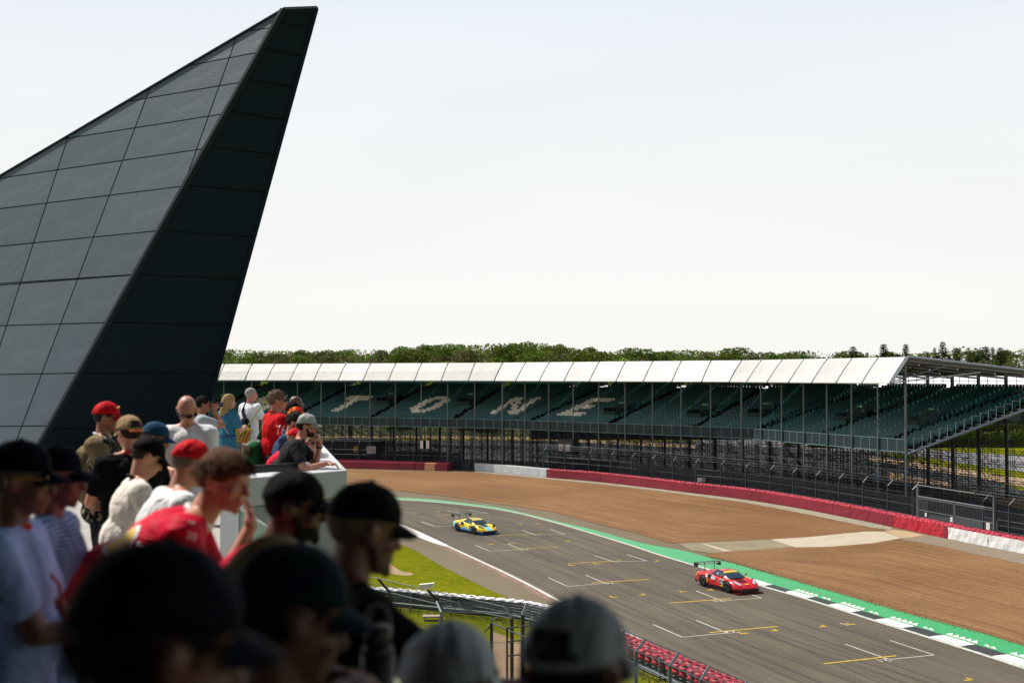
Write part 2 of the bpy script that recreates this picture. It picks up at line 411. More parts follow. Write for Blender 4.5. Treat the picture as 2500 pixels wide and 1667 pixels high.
gv3 = tag(poly('gravel_bank', [G(*p) for p in [(2193, 1317), (2260, 1306), (2313, 1316), (2401, 1335), (2500, 1354), (2700, 1396), (2900, 1440), (2900, 1467), (2700, 1422), (2500, 1379), (2430, 1363), (2360, 1349), (2300, 1335), (2240, 1324)]], 0.045, grey_m), kind='structure')
# loose stones: scattered over the gravel and spilt onto the asphalt edge
st_ = MB(); rs0 = random.Random(8); lo1, lo2 = resample(px_curve(grav_lo, 4), 300), resample(px_curve(grav2_lo, 4), 300); hi1, hi2 = resample(px_curve(grav_hi, 4), 300), resample(px_curve(grav2_hi, 4), 300)
for k in range(2200):
    lo_, hi_ = (lo1, hi1) if k % 3 == 0 else (lo2, hi2); i = rs0.randint(8, 298); f_ = rs0.uniform(-.006, .03) if k % 6 else rs0.random(); p = lo_[i].lerp(hi_[i], f_) + Vector((rs0.uniform(-.4, .4), rs0.uniform(-.4, .4), 0)); r_ = rs0.uniform(.015, .04) * (1.4 if f_ > .05 else 1)
    st_.add([(p.x - r_, p.y - r_, .03), (p.x + r_, p.y - r_ * .6, .03), (p.x + r_ * .2, p.y + r_, .03), (p.x, p.y, .04 + r_)], [(0, 1, 3), (1, 2, 3), (2, 0, 3)])
tag(st_.build('loose_stones', mat('loose_stone', (0.24, 0.15, 0.09), 0.95, noise_s=3, noise_a=.6)), kind='stuff')
# concrete crossing between the two gravel traps
tan_m = mat('tan_crossing', (0.21, 0.175, 0.105), 0.85, noise_s=0.5, noise_a=0.2)
cream_m = mat('cream_crossing', (0.42, 0.36, 0.27), 0.85, noise_s=0.6, noise_a=0.12)
crossing = tag(poly('crossing', [G(*p) for p in [(1655, 1327), (1757, 1323), (1879, 1317.5), (1941, 1336), (1885, 1340), (1785, 1346.5), (1735, 1350), (1690, 1345)]], 0.038, tan_m), kind='structure')
poly('slab', [G(*p) for p in [(1879.6, 1317.2), (1976.5, 1311.2), (2078.6, 1301), (2110, 1298), (2157, 1297.5), (2201, 1314.5), (2129.6, 1326.5), (2027.5, 1335), (1941, 1336.5)]], 0.040, cream_m, crossing)
poly('slab', [G(*p) for p in [(2157.5, 1296.5), (2180, 1293), (2215, 1297), (2275, 1310.4), (2240, 1312), (2201.5, 1314.5)]], 0.041, mat('ochre_slab', (0.38, 0.28, 0.16), 0.85, noise_s=0.6, noise_a=0.15), crossing)
poly('pale_band', [G(*p) for p in [(1713.8, 1328), (1722, 1328), (1785, 1345.8), (1768, 1346.5)]], 0.043, cream_m, crossing)
# pale verge at the foot of the barrier
verge_m = mat('pale_verge', (0.26, 0.235, 0.17), 0.9, noise_s=1.2, noise_a=0.35)
tag(strip('barrier_verge', px_curve([(1159, 1150), (1335, 1166.5), (1516, 1183.5), (1731, 1209.5), (1833, 1223), (1945, 1241), (2033, 1258), (2121, 1276), (2176, 1288)]), px_curve([(1159, 1152.5), (1335, 1169.5), (1516, 1188), (1731, 1215.5), (1833, 1230), (1945, 1251), (2033, 1269), (2121, 1287), (2178, 1295)]), 0.050, verge_m, 100), kind='structure')

# tan path and worn spot in the inner grass
tan_grav = gravel('tan_path_gravel', (0.36, 0.25, 0.15), (0.40, 0.28, 0.17), (0.24, 0.17, 0.11), 1.0, 9.0)
tag(poly('gravel_path', [G(*p) for p in [(915, 1350), (924, 1357), (935, 1361), (957, 1380), (977, 1393), (996, 1397), (1010, 1400), (1004, 1404), (985, 1405), (952, 1400), (938, 1388), (926, 1371)]], 0.012, tan_grav), kind='structure')
tag(poly('gravel_patch', [G(*p) for p in [(1200, 1541), (1228, 1550), (1262, 1566), (1330, 1600), (1400, 1700), (1380, 1800), (1220, 1760), (1205, 1600)]], 0.012, tan_grav), kind='structure')

# ------------------------------------------------------------ kerb blocks
kerb_out = px_curve([(1693, 1379.6), (1757, 1395), (1828.6, 1411), (1889.8, 1429), (1948.5, 1446.5), (2004.6, 1462), (2068, 1481), (2127, 1499), (2193, 1518), (2262, 1538.7), (2344, 1563), (2420, 1586), (2500, 1611), (2700, 1673), (2900, 1735)])
kerb_in = offset(px_curve(OUTER[11:]), 0.30)
kerb = empty('kerb', G(1900, 1440)); tag(kerb, kind='structure')
bpy.context.view_layer.update()
KO = resample(kerb_out, 400); KI = resample(kerb_in, 400)
def nearest(p, C): return min(C, key=lambda q: (q - p).length_squared)
kwhite = mat('kerb_white', (0.70, 0.69, 0.66), 0.6, noise_s=2.5, noise_a=0.12)
kblack = mat('kerb_black', (0.022, 0.023, 0.028), 0.6, noise_s=2.5, noise_a=0.4)
start = nearest(G(1693, 1380), KI)
def along(C, s):
    n = len(C); L = plen(C); t = max(0, min(L - 1e-4, s)); acc = 0
    for a, b in zip(C[:-1], C[1:]):
        l = (b - a).length
        if acc + l >= t: return a.lerp(b, (t - acc) / l)
        acc += l
    return C[-1]
Lk = plen(KO)
s0 = 0.0; ref = nearest(G(1889.8, 1429), KO); acc = 0
for a, b in zip(KO[:-1], KO[1:]):
    if (b - ref).length < 0.15: s0 = acc; break
    acc += (b - a).length
seg = 2.35; k = 0; s = s0
def kblock(sa, sb, m):
    mb = MB(); nn = 4; vs = []
    for i in range(nn + 1):
        p = along(KO, sa + (sb - sa) * i / nn); q = nearest(p, KI)
        vs += [Vector((q.x, q.y, 0.022)), Vector((q.x, q.y, 0.03)).lerp(Vector((p.x, p.y, 0.07)), 0.5), Vector((p.x, p.y, 0.05)), Vector((p.x, p.y, 0.0))]
    fs = []
    for i in range(nn):
        for j in range(3): fs.append((i * 4 + j, i * 4 + 4 + j, i * 4 + 5 + j, i * 4 + 1 + j))
    mb.add(vs, fs); o = mb.build('kerb_block', m, kerb); o.matrix_parent_inverse = kerb.matrix_world.inverted()
    if o.data.polygons[0].normal.z < 0: o.data.flip_normals()
kblock(0.3, s0, kwhite)
while s < Lk - seg:
    kblock(s, s + seg, kblack if k % 2 == 0 else kwhite); s += seg; k += 1
# raised white teeth on the green side of the kerb
mb = MB(); s = s0 + 2.2; q_ = 0
while s < Lk - 1:
    if (q_ // 5) % 2 == 0 or q_ % 5 in (1, 2):
        p = along(KO, s); p2 = along(KO, s + 0.34); d = (p2 - p).normalized(); nrm = Vector((-d.y, d.x, 0))
        if (nearest(p, OC) - (p + nrm)).length < (nearest(p, OC) - p).length: nrm = -nrm
        w = 0.42 if (q_ // 5) % 2 == 0 else 0.22
        a = p + nrm * 0.25; b = p + nrm * (0.25 + w) ; c_ = p2 + nrm * 0.25 + d * 0.12
        mb.add([(a.x, a.y, .026), (b.x, b.y, .026), (c_.x, c_.y, .026), (a.x, a.y, .07), (b.x, b.y, .075)], [(0, 3, 4, 1), (0, 2, 3), (3, 2, 4), (1, 4, 2)])
    s += 0.47; q_ += 1
t_ = mb.build('rumble_teeth', kwhite, kerb); t_.matrix_parent_inverse = kerb.matrix_world.inverted()
t_['kind'] = 'stuff'

# ------------------------------------------------------------ starting grid marks
WL = [((2280, 1598.6), (2168, 1610)), ((2280, 1598.6), (2173, 1563)), ((2171, 1610), (2063, 1572)), ((1663, 1555.5), (1777, 1544.8)), ((1666, 1555.5), (1595, 1524.4)), ((1774, 1545), (1700, 1513.7)),
      ((1859, 1460), (1762, 1466.3)), ((1859, 1460), (1812, 1443)), ((1762, 1466.3), (1699, 1442.2)), ((1386.4, 1431.3), (1479, 1423.6)), ((1386.4, 1431.3), (1339, 1410)), ((1477, 1423.5), (1429.6, 1403.6)),
      ((1580, 1368.8), (1495.7, 1371.3)), ((1578, 1368.8), (1530.6, 1353)), ((1500, 1371.3), (1452, 1356)), ((1196, 1345.8), (1274, 1341.2)), ((1196, 1345.8), (1160, 1330.5)), ((1274, 1341.2), (1239, 1327)),
      ((1378.7, 1303.7), (1301, 1305.5)), ((1378.7, 1303.7), (1343, 1292)), ((1308, 1305.5), (1274.6, 1294)), ((1062, 1285), (1104, 1284)), ((1062, 1285), (1030.5, 1274)), ((1192.5, 1252.7), (1130, 1254.5)), ((1192.5, 1252.7), (1144, 1244.3)), ((1135, 1254.5), (1091.7, 1246.8)), ((2050.5, 1520.8), (2071, 1527))]
for p, q in WL: line('grid_line', G(*p), G(*q), 0.085, 0.018, white_line, track)
YL = [((2011, 1620.3), (2188, 1600.7), .2), ((1731.6, 1544.3), (1899.5, 1529), .2), ((1637, 1472), (1786.5, 1461), .2), ((1443.9, 1423), (1583.7, 1414), .2), ((1387.7, 1375.7), (1517.9, 1368.8), .2), ((1250, 1340.3), (1364.7, 1335.6), .16), ((1218, 1306.8), (1323.9, 1303.7), .16), ((1065, 1258.3), (1146.6, 1254), .16)]
for p, q, w in YL: line('grid_line', G(*p), G(*q), w * .8, 0.023, yellow_line, track)
SY = [(2009, 1530), (2079, 1524), (2365, 1660), (1818, 1546.5), (1891, 1539.7), (1671, 1444.8), (1734, 1440.3), (1500, 1457.5), (1568.5, 1452.4), (1458, 1377), (1603.5, 1370), (1397, 1380), (1198, 1328.7), (1252, 1326.7), (1269, 1280), (1317, 1278.7), (1385, 1321.8), (1071, 1248), (1112, 1245.8), (1014, 1252), (976, 1238)]
for i, p in enumerate(SY):
    c0 = G(*p); ul = Vector((-0.335, 0.942, 0)); ur = Vector((0.942, 0.335, 0))
    line('grid_mark', c0 - ur * .24, c0 + ur * .24, .16, 0.0235, yellow_line, track)
    line('grid_mark', c0 - ur * (.16 if i % 2 else -.16), c0 - ur * (.16 if i % 2 else -.16) + ul * .38, .14, 0.0275, yellow_line, track)
def text_mesh(txt, size, m, name, parent=None, M=None, ext=0.0):
    cu = bpy.data.curves.new(name, 'FONT'); cu.body = txt; cu.size = size; cu.align_x = 'CENTER'; cu.align_y = 'CENTER'; cu.extrude = ext
    o = bpy.data.objects.new(name, cu); COL.objects.link(o)
    dg = bpy.context.evaluated_depsgraph_get(); me = bpy.data.meshes.new_from_object(o.evaluated_get(dg))
    bpy.data.objects.remove(o); me.materials.clear(); me.materials.append(m); me.name = name
    r = bpy.data.objects.new(name, me); COL.objects.link(r)
    if parent is not None: r.parent = parent
    if M is not None: r.matrix_local = M
    return r
for txt, p in (('21', (2155, 1612)), ('22', (1785, 1543)), ('23', (1754, 1467)), ('24', (1489, 1424)), ('26', (1282, 1342))):
    c0 = G(*p); t = text_mesh(txt, 0.75, white_line, 'grid_number', track); t.location = (c0.x, c0.y, 0.0285); t.rotation_euler = (0, 0, R(199.6))

# skid marks
skid_m = mat('tyre_rubber_mark', (0.040, 0.034, 0.029), 0.7, noise_s=1.5, noise_a=0.35)
rs = random.Random(3); ICr = resample(ic, 200)
OCr = resample(oc, 200)
def tr(u, v):
    i = max(0, min(198, int(u * 199))); f = u * 199 - i
    a = OCr[i].lerp(OCr[i + 1], f); b = ICr[i].lerp(ICr[i + 1], f); return a.lerp(b, v)
for k in range(30):
    u0 = rs.uniform(0.16, 0.8); u1 = min(0.97, u0 + rs.uniform(0.06, 0.3)); v0 = rs.uniform(0.12, 0.85) if k > 8 else rs.uniform(.55, .8); v1 = v0 + rs.uniform(-0.16, 0.10)
    pts = [tr(u0 + (u1 - u0) * i / 14, v0 + (v1 - v0) * (i / 14) ** 1.4) for i in range(15)]
    w = rs.uniform(0.03, 0.085); A = []; B = []
    for i, p in enumerate(pts):
        ww = w * math.sin(math.pi * (0.06 + 0.88 * i / 14)); n_ = offset(pts, 1)[i] - p; A.append(p + n_ * ww); B.append(p - n_ * ww)
    strip('skid_mark', A, B, 0.0135 + 0.0001 * k, skid_m, 15, parent=track)

seam_m = mat('asphalt_seam', (0.050, 0.043, 0.034), 0.8); patch_m = mat('newer_asphalt_patch', (0.072, 0.062, 0.048), 0.85, noise_s=9, noise_a=.35)
for v_ in (0.30, 0.64): strip('asphalt_seam', [tr(u / 60, v_) for u in range(6, 58)], [tr(u / 60, v_ + .0022) for u in range(6, 58)], 0.0121, seam_m, 52, parent=track)
for (ua, ub, va, vb) in ((.60, .615, .04, .29), (.44, .452, .66, .95), (.70, .703, .02, .98)): strip('asphalt_patch', [tr(ua + (ub - ua) * k / 6, va) for k in range(7)], [tr(ua + (ub - ua) * k / 6, vb) for k in range(7)], 0.0127, patch_m, 7, 6, parent=track)

# service road and stand footprint behind the barrier
tag(poly('service_road', [G(*p) for p in [(300, 1134), (700, 1137), (825, 1140), (1091, 1147), (1159, 1147), (1335, 1163), (1516, 1180), (1731, 1206), (1945, 1237), (2121, 1271), (2313, 1312), (2500, 1350), (2900, 1436), (2900, 1290), (2560, 1215), (2300, 1140), (2120, 1100), (1700, 1078), (1228, 1075), (600, 1075), (300, 1072)]], 0.006, service_m), kind='structure')
# ground behind the stand: roads, tan tracks
poly_spec = [('road', [(1700, 1068), (2200, 1090), (2330, 1103), (2500, 1112), (2800, 1128), (2800, 1180), (2500, 1152), (2330, 1128), (2200, 1108), (1700, 1082)], mat('pale_grey_road', (0.17, 0.165, 0.17), 0.9, noise_s=0.1, noise_a=0.1), 0.010),
             ('gravel_path', [(2120, 1112), (2300, 1138), (2500, 1168), (2800, 1215), (2800, 1235), (2500, 1188), (2300, 1152), (2120, 1122)], tan_grav, 0.012),
             ('gravel_path', [(2170, 1152), (2300, 1175), (2500, 1215), (2800, 1280), (2800, 1350), (2500, 1245), (2300, 1200), (2170, 1170)], tan_grav, 0.014),
             ('gravel_path', [(500, 1058), (1300, 1066), (1700, 1086), (1700, 1094), (1300, 1073), (500, 1064)], tan_grav, 0.012)]
for nm, pp, mm, z in poly_spec: tag(poly(nm, [G(*p) for p in pp], z, mm), kind='structure')
# ------------------------------------------------------------ tyre barriers along the gravel
red_belt = NT('red_barrier_belt'); o_ = red_belt.co('Object'); n_ = red_belt.noise(o_, 0.5, 3); n2_ = red_belt.noise(o_, 1.6, 4, 0.6, 0.8)
red_belt.base(red_belt.mix(red_belt.rng(n_, 0.35, 0.7, 0, 1), (0.19, 0.008, 0.026), (0.27, 0.012, 0.036))); red_belt.b.inputs['Roughness'].default_value = 0.42; red_belt.bump(n2_, 0.10); red_belt = red_belt.m
crump = NT('crumpled_red_cover'); o_ = crump.co('Object'); n_ = crump.noise(o_, 1.1, 3, 0.5, 1.4); crump.base((0.42, 0.012, 0.035)); crump.b.inputs['Roughness'].default_value = 0.32; crump.bump(n_, 0.13); crump = crump.m
crw = NT('crumpled_white_cover'); o_ = crw.co('Object'); n_ = crw.noise(o_, 0.9, 3, 0.5, 1.2); crw.base((0.72, 0.73, 0.74)); crw.b.inputs['Roughness'].default_value = 0.4; crw.bump(n_, 0.035); crw = crw.m
red_top = mat('red_tyre_top', (0.40, 0.014, 0.04), 0.6, noise_s=2.2, noise_a=0.3)
dirty_white = mat('dirty_white_block', (0.55, 0.57, 0.60), 0.7, noise_s=0.8, noise_a=0.18)
orange_p = mat('orange_panel', (0.62, 0.30, 0.13), 0.6, noise_s=0.8, noise_a=0.1)
def barrier_run(pts, h, depth, m, name, parent, n, gap=0.0, wob=0.0):
    """front belt of a tyre barrier: one box-like block following the curve"""
    A = resample(pts, n); B = offset(A, depth)
    mb = MB()
    for i in range(n):
        a, b = A[i], B[i]; w = wob * math.sin(i * 1.7) + wob * math.sin(i * 0.6 + 1)
        mb.v += [(a.x, a.y, 0.02), (a.x + w, a.y - w, h * .5), (a.x, a.y, h), (b.x, b.y, h), (b.x, b.y, 0.02)]
    for i in range(n - 1):
        for j in range(4): mb.f.append((i * 5 + j, i * 5 + 5 + j, i * 5 + 6 + j, i * 5 + 1 + j)); mb.m.append(0)
    mb.f += [(0, 1, 2, 3, 4), tuple((n - 1) * 5 + k for k in (4, 3, 2, 1, 0))]; mb.m += [0, 0]
    me_o = mb.build(name, m, parent)
    bm = bmesh.new(); bm.from_mesh(me_o.data); bmesh.ops.recalc_face_normals(bm, faces=bm.faces); bm.to_mesh(me_o.data); bm.free()
    return me_o
def sub(curve, p0, p1):
    C = resample(curve, 400); a = min(range(400), key=lambda i: (C[i] - p0).length_squared); b = min(range(400), key=lambda i: (C[i] - p1).length_squared)
    return C[a:b + 1]
ring0 = MB().torus((0, 0, 0), 0.22, 0.09, n=10, k=5).mesh('tyre', red_top, True)
def barrier_top(pts, h, parent, rows=2, m=red_top, step=0.58):
    """painted tyres showing on top behind the belt"""
    mb = MB(); L = plen(pts); rs = random.Random(int(L)); n = int(L / step)
    for r_ in range(rows):
        C = resample(offset(pts, 0.30 + 0.56 * r_), n)
        for p in C: mb.torus((p.x + rs.uniform(-.05, .05), p.y + rs.uniform(-.05, .05), h + rs.uniform(-0.04, 0.03)), 0.20, 0.095, Matrix.Rotation(rs.uniform(-.1, .1), 3, 'X') @ Matrix.Rotation(rs.uniform(-.1, .1), 3, 'Y'), n=9, k=5)
    o = mb.build('tyre_tops', m, parent, True); o['kind'] = 'stuff'; return o
b1 = tag(empty('tyre_barrier'), 'dark red tyre barrier with one orange panel, left of the dark tunnel gap', 'barrier', 'red tyre barriers round the gravel trap')
barrier_run(sub(bl, G(500, 1135), G(1012, 1147.5)), 1.02, 1.3, red_belt, 'belt', b1, 40)
barrier_run(sub(bl, G(1037, 1148), G(1062, 1149)), 1.03, 1.3, orange_p, 'belt', b1, 6)
barrier_run(sub(bl, G(1013, 1147.5), G(1036, 1148)), 1.02, 1.3, red_belt, 'belt', b1, 6)
barrier_run(sub(bl, G(1063, 1149), G(1091.6, 1150)), 1.02, 1.3, red_belt, 'belt', b1, 6)
barrier_run(offset(sub(bl, G(500, 1135), G(1085, 1150)), 2.0), 1.15, 0.5, red_belt, 'rear_belt', b1, 50)
b2 = tag(empty('concrete_block_wall'), 'white painted block wall with black scuffs, at the left end of the long red barrier', 'barrier')
wl_ = sub(br, G(1159, 1149.5), G(1335, 1165.5)); nb = 8
W_ = resample(wl_, nb * 2 + 1)
for i in range(nb): 
    seg_ = W_[i * 2:i * 2 + 3]; e = (seg_[-1] - seg_[-2]).normalized() * 0.02; seg_ = [seg_[0], seg_[1], seg_[2] - e]
    barrier_run(seg_, 1.12, 0.9, dirty_white, 'block', b2, 3)
b3 = tag(empty('tyre_barrier'), 'long curved red tyre barrier with lumpy top below the grandstand', 'barrier', 'red tyre barriers round the gravel trap')
cuts = [1335.5, 1427, 1516, 1650, 1731, 1833, 1945, 2033, 2121, 2179]
yb = dict((x, y) for x, y in BARR_R); yb[1335.5] = 1165.5
for a, b in zip(cuts[:-1], cuts[1:]): barrier_run(sub(br, G(a, yb.get(a, 1200)), G(b, yb[b]) ), 1.06, 0.12, red_belt, 'belt', b3, 16, wob=0.02)
for a, b in ((2179.5, 2240), (2241, 2304)): barrier_run(sub(br, G(a, 1286 + (a - 2179) * 13 / 61), G(b, 1286 + (b - 2179) * 13.2 / 61)), 1.02, 0.3, crump, 'crumpled_cover', b3, 16, wob=0.05)
barrier_run(sub(br, G(2305, 1313), G(2314, 1315)), 1.04, 0.2, red_belt, 'belt', b3, 4)
barrier_run(sub(br, G(2314, 1315), G(2412, 1335)), 0.98, 0.2, crw, 'white_cover', b3, 26, wob=0.05)
barrier_run(sub(br, G(2412.6, 1335.1), G(2700, 1393)), 0.98, 0.2, crw, 'white_cover', b3, 40, wob=0.05)
back_ = barrier_run(offset(sub(br, G(1336, 1165.6), G(2700, 1393)), 0.35), 0.98, 1.0, mat('dark_red_tyre_stack', (0.16, 0.008, 0.025), 0.7), 'tyre_stack', b3, 120)
barrier_top(sub(br, G(1336, 1165.6), G(2690, 1392)), 1.03, b3)

# ------------------------------------------------------------ debris fence behind the barrier
mesh_m = NT('woven_wire_mesh'); o_ = mesh_m.co('UV'); 
def wiremat(name, col, scale, thick, base_alpha):
    """chain link: two crossing sets of wires, open between them"""
    g = NT(name); uv = g.co('UV', (scale, scale, scale)); sp = g.n('ShaderNodeSeparateXYZ'); g.l(uv, sp.inputs[0])
    s_ = g.math('ADD', sp.outputs[0], sp.outputs[1]); d_ = g.math('SUBTRACT', sp.outputs[0], sp.outputs[1])
    fa = g.math('ABSOLUTE', g.math('SUBTRACT', g.math('FRACT', s_), 0.5)); fb = g.math('ABSOLUTE', g.math('SUBTRACT', g.math('FRACT', d_), 0.5))
    mn = g.math('MINIMUM', fa, fb); al = g.math('LESS_THAN', mn, thick); al = g.math('MAXIMUM', al, base_alpha) if base_alpha else al
    g.l(al, g.b.inputs['Alpha']); g.base(col); g.b.inputs['Roughness'].default_value = 0.8; g.b.inputs['Specular IOR Level'].default_value = 0.0; return g.m
far_wire = wiremat('far_chain_link', (0.006, 0.007, 0.009), 9.0, 0.10, 0.0)
near_wire = wiremat('near_chain_link', (0.05, 0.055, 0.06), 11.0, 0.055, 0.0)
def mesh_panel(mb, a, b, z0, z1, a2=None, b2=None):
    """rectangular (or leaning) panel with UVs in metres"""
    a = Vector(a); b = Vector(b); a2 = Vector(a2) if a2 is not None else a; b2 = Vector(b2) if b2 is not None else b
    k = len(mb.v); L = (b - a).length; hgt = math.hypot(z1 - z0, (a2 - a).length)
    mb.v += [(a.x, a.y, z0), (b.x, b.y, z0), (b2.x, b2.y, z1), (a2.x, a2.y, z1)]; mb.f.append((k, k + 1, k + 2, k + 3)); mb.m.append(0)
    if mb.uv is None: mb.uv = []
    mb.uv += [(0, 0), (L, 0), (L, hgt), (0, hgt)]
def debris_fence(name, label, pts, h, spacing, lean, post_r, post_m, wire_m, parent=None, tips=True, rails=(1.0, 1.9, 2.6), side=-1, group=None):
    root = tag(empty(name), label, 'fence', group); L = plen(pts); n = max(2, int(round(L / spacing)) + 1); Q = resample(pts, n)
    O = [q + (p2 - q) * 1 for q, p2 in zip(Q, offset(Q, lean * side))]
    pm = MB(); nrm0 = (O[0] - Q[0]).normalized()
    for i, q in enumerate(Q):
        t = (O[i] - q); mb = MB().box((0, 0, h / 2), (post_r * 2, post_r * 2, h), rz=math.atan2(t.y, t.x)); mb.tube((0, 0, h - .05), (t.x, t.y, h + abs(lean) * 0.95), post_r * .85, 4)
        po = mb.build('post', post_m, root, loc=q)
        if tips:
            e = Vector((t.x, t.y, 0)).normalized(); tt = MB().tube((t.x * .92, t.y * .92, h + abs(lean) * 0.9), (t.x * 1.0 + e.x * 0.02, t.y + e.y * .02, h + abs(lean) * 0.99), post_r * 1.05, 4)
            tt = MB().tube((-t.x * .02, -t.y * .02, h), (-t.x * .6, -t.y * .6, h + abs(lean) * .55), post_r * .75, 4)
            tt.build('overhang_bracket', kwhite, po)
    wb = MB()
    for z in rails:
        for a, b in zip(Q[:-1], Q[1:]): wb.tube((a.x, a.y, z), (b.x, b.y, z), 0.018, 4)
    for f_ in (0.35, 0.68, 1.0):
        for a, b, oa, ob in zip(Q[:-1], Q[1:], O[:-1], O[1:]):
            p = a.lerp(oa, f_); q = b.lerp(ob, f_); zz = h + abs(lean) * .95 * f_; wb.tube((p.x, p.y, zz), (q.x, q.y, zz), 0.014, 4)
    wb.build('cable', dark_steel if post_r < .09 else galv, root)
    for i in range(n - 1):
        mp_ = MB(); mesh_panel(mp_, Q[i] - Q[i], Q[i + 1] - Q[i], 0.05, h); mesh_panel(mp_, (0, 0, 0), Q[i + 1] - Q[i], h, h + abs(lean) * .95, O[i] - Q[i], O[i + 1] - Q[i])
        mp_.build('wire_panel', wire_m, root, loc=Q[i])
    return root, Q
fenceR = offset(sub(br, G(1300, 1162), G(2182, 1286)), 2.0)
debris_fence('debris_fence', 'tall dark debris fence with leaning posts behind the long red barrier', fenceR, 3.3, 4.0, 0.95, 0.055, dark_steel, far_wire)
fenceL = offset(sub(bl, G(600, 1137), G(1055, 1149)), 2.7)
debris_fence('debris_fence', 'debris fence with warning signs behind the short left barrier', fenceL, 3.6, 4.3, 0.9, 0.05, dark_steel, far_wire)
fenceG = offset(sub(br, G(2340, 1321), G(2700, 1393)), 2.3)
debris_fence('debris_fence', 'debris fence to the right of the double gate behind the white covered barrier', fenceG, 3.2, 3.2, 0.95, 0.055, dark_steel, far_wire)
# signs hung on the fences
signs = tag(empty('fence_sign', G(1040, 1130, 0)), 'pair of small white warning signs at the right end of the left debris fence', 'sign')
for dx in (0, 1.35):
    p = P(1033 + dx * 5.3, 1085, fenceL[-1].y - 0.6); MB().box((0, 0, 0), (0.85, 0.03, 1.15)).build('panel', kwhite, None, loc=p).parent = signs
for o in list(signs.children): o.matrix_parent_inverse = Matrix.Translation(-signs.location)
def small_sign(x, y, d, w, h, m, label):
    p = P(x, y, d); o = MB().box((0, 0, 0), (w, 0.04, h)).add([], []).build('sign', m, None, loc=p); post = None
    tag(o, label, 'sign'); 
    q = MB().tube((0, 0.03, -p.z), (0, 0.03, h / 2), 0.025, 5).build('post', dark_steel, o); return o
small_sign(906, 1098, 182, 1.35, 1.1, kwhite, 'white rectangular notice on the rail of the left debris fence')
small_sign(868, 1096, 183, 0.6, 0.9, yellow_line, 'small yellow notice left of the white notice on the left fence')
small_sign(1376, 1141, 172, 1.2, 0.7, kwhite, 'small white board just behind the red barrier next to the white block wall')
small_sign(1712, 1171, 143.5, 0.9, 0.5, kwhite, 'small white board behind the middle of the long red barrier')
small_sign(1164, 1114, 186, 0.8, 0.8, kwhite, 'small white sign above the left end of the white block wall')
# double gate with tall mesh above
gate = tag(empty('double_gate'), 'wide grey steel double gate with barred leaves and white notices behind the crumpled red covers', 'gate')
ga = offset(sub(br, G(2187, 1288), G(2372, 1327)), 2.2); A_ = ga[0]; B_ = ga[-1]; du = (B_ - A_).normalized(); LG = (B_ - A_).length
def gp(s, z): q = A_ + du * s; return (q.x, q.y, z)
mb = MB()
for s in (0, LG): mb.box(gp(s, 1.9), (0.16, 0.16, 3.8), math.atan2(du.y, du.x))
mb.build('gate_post', galv, gate)
MB().tube(gp(0, 3.75), gp(LG, 3.75), 0.05, 6).tube(gp(0, 2.75), gp(LG, 2.75), 0.06, 6).build('top_rail', galv, gate)
for lf in range(2):
    s0_, s1_ = lf * LG / 2 + 0.12, (lf + 1) * LG / 2 - 0.06; mb = MB()
    for z in (0.15, 1.55, 2.6): mb.tube(gp(s0_, z), gp(s1_, z), 0.035, 5)
    for s in (s0_, s1_): mb.tube(gp(s, 0.1), gp(s, 2.62), 0.04, 5)
    lfo = mb.build('gate_leaf', galv, gate); mb = MB()
    for k in range(24): s = s0_ + (s1_ - s0_) * (k + .5) / 24; mb.tube(gp(s, 0.15), gp(s, 2.6), 0.014, 4)
    b_ = mb.build('bars', galv, lfo); b_['kind'] = 'stuff'
    mb = MB(); mesh_panel(mb, gp(s0_, 0), gp(s1_, 0), 2.75, 3.75); mb.build('wire_panel', far_wire, gate)
for s, w in ((LG * .12, .28), (LG * .47, .32), (LG * .93, .45)):
    q = gp(s, 1.25); MB().box((q[0] - .06, q[1] - .06, q[2]), (w, 0.02, w * 1.25), math.atan2(du.y, du.x)).build('notice', kwhite, gate)
# dark steel boards standing behind the debris fences
board_m = mat('dark_board', (0.012, 0.015, 0.02), 0.55, noise_s=.5, noise_a=.3)
for crv, lab in ((offset(sub(br, G(1300, 1162), G(2182, 1286)), 3.6), 'low dark steel board wall behind the long debris fence'), (offset(sub(bl, G(500, 1136), G(1091, 1150)), 4.6), 'dark board wall behind the left debris fence'), (offset(sub(br, G(2345, 1322), G(2700, 1393)), 3.6), 'dark board wall to the right of the double gate')):
    bw_ = tag(empty('board_wall', crv[0]), lab, 'board wall'); n = max(2, int(plen(crv) / 4)); Q_ = resample(crv, n + 1); off_ = crv[0]
    for a, b in zip(Q_[:-1], Q_[1:]):
        d_ = b - a
        for z in (0.35, 0.95, 1.55, 2.1): MB().box((0, 0, 0), (d_.length - .05, .06, .48), math.atan2(d_.y, d_.x)).build('board', board_m, bw_, loc=(a + b) / 2 - off_ + Vector((0, 0, z)))
        MB().box((0, 0, 1.2), (.1, .12, 2.4), math.atan2(d_.y, d_.x)).build('post', dark_steel, bw_, loc=a - off_ + Vector((0, 0, 0)))

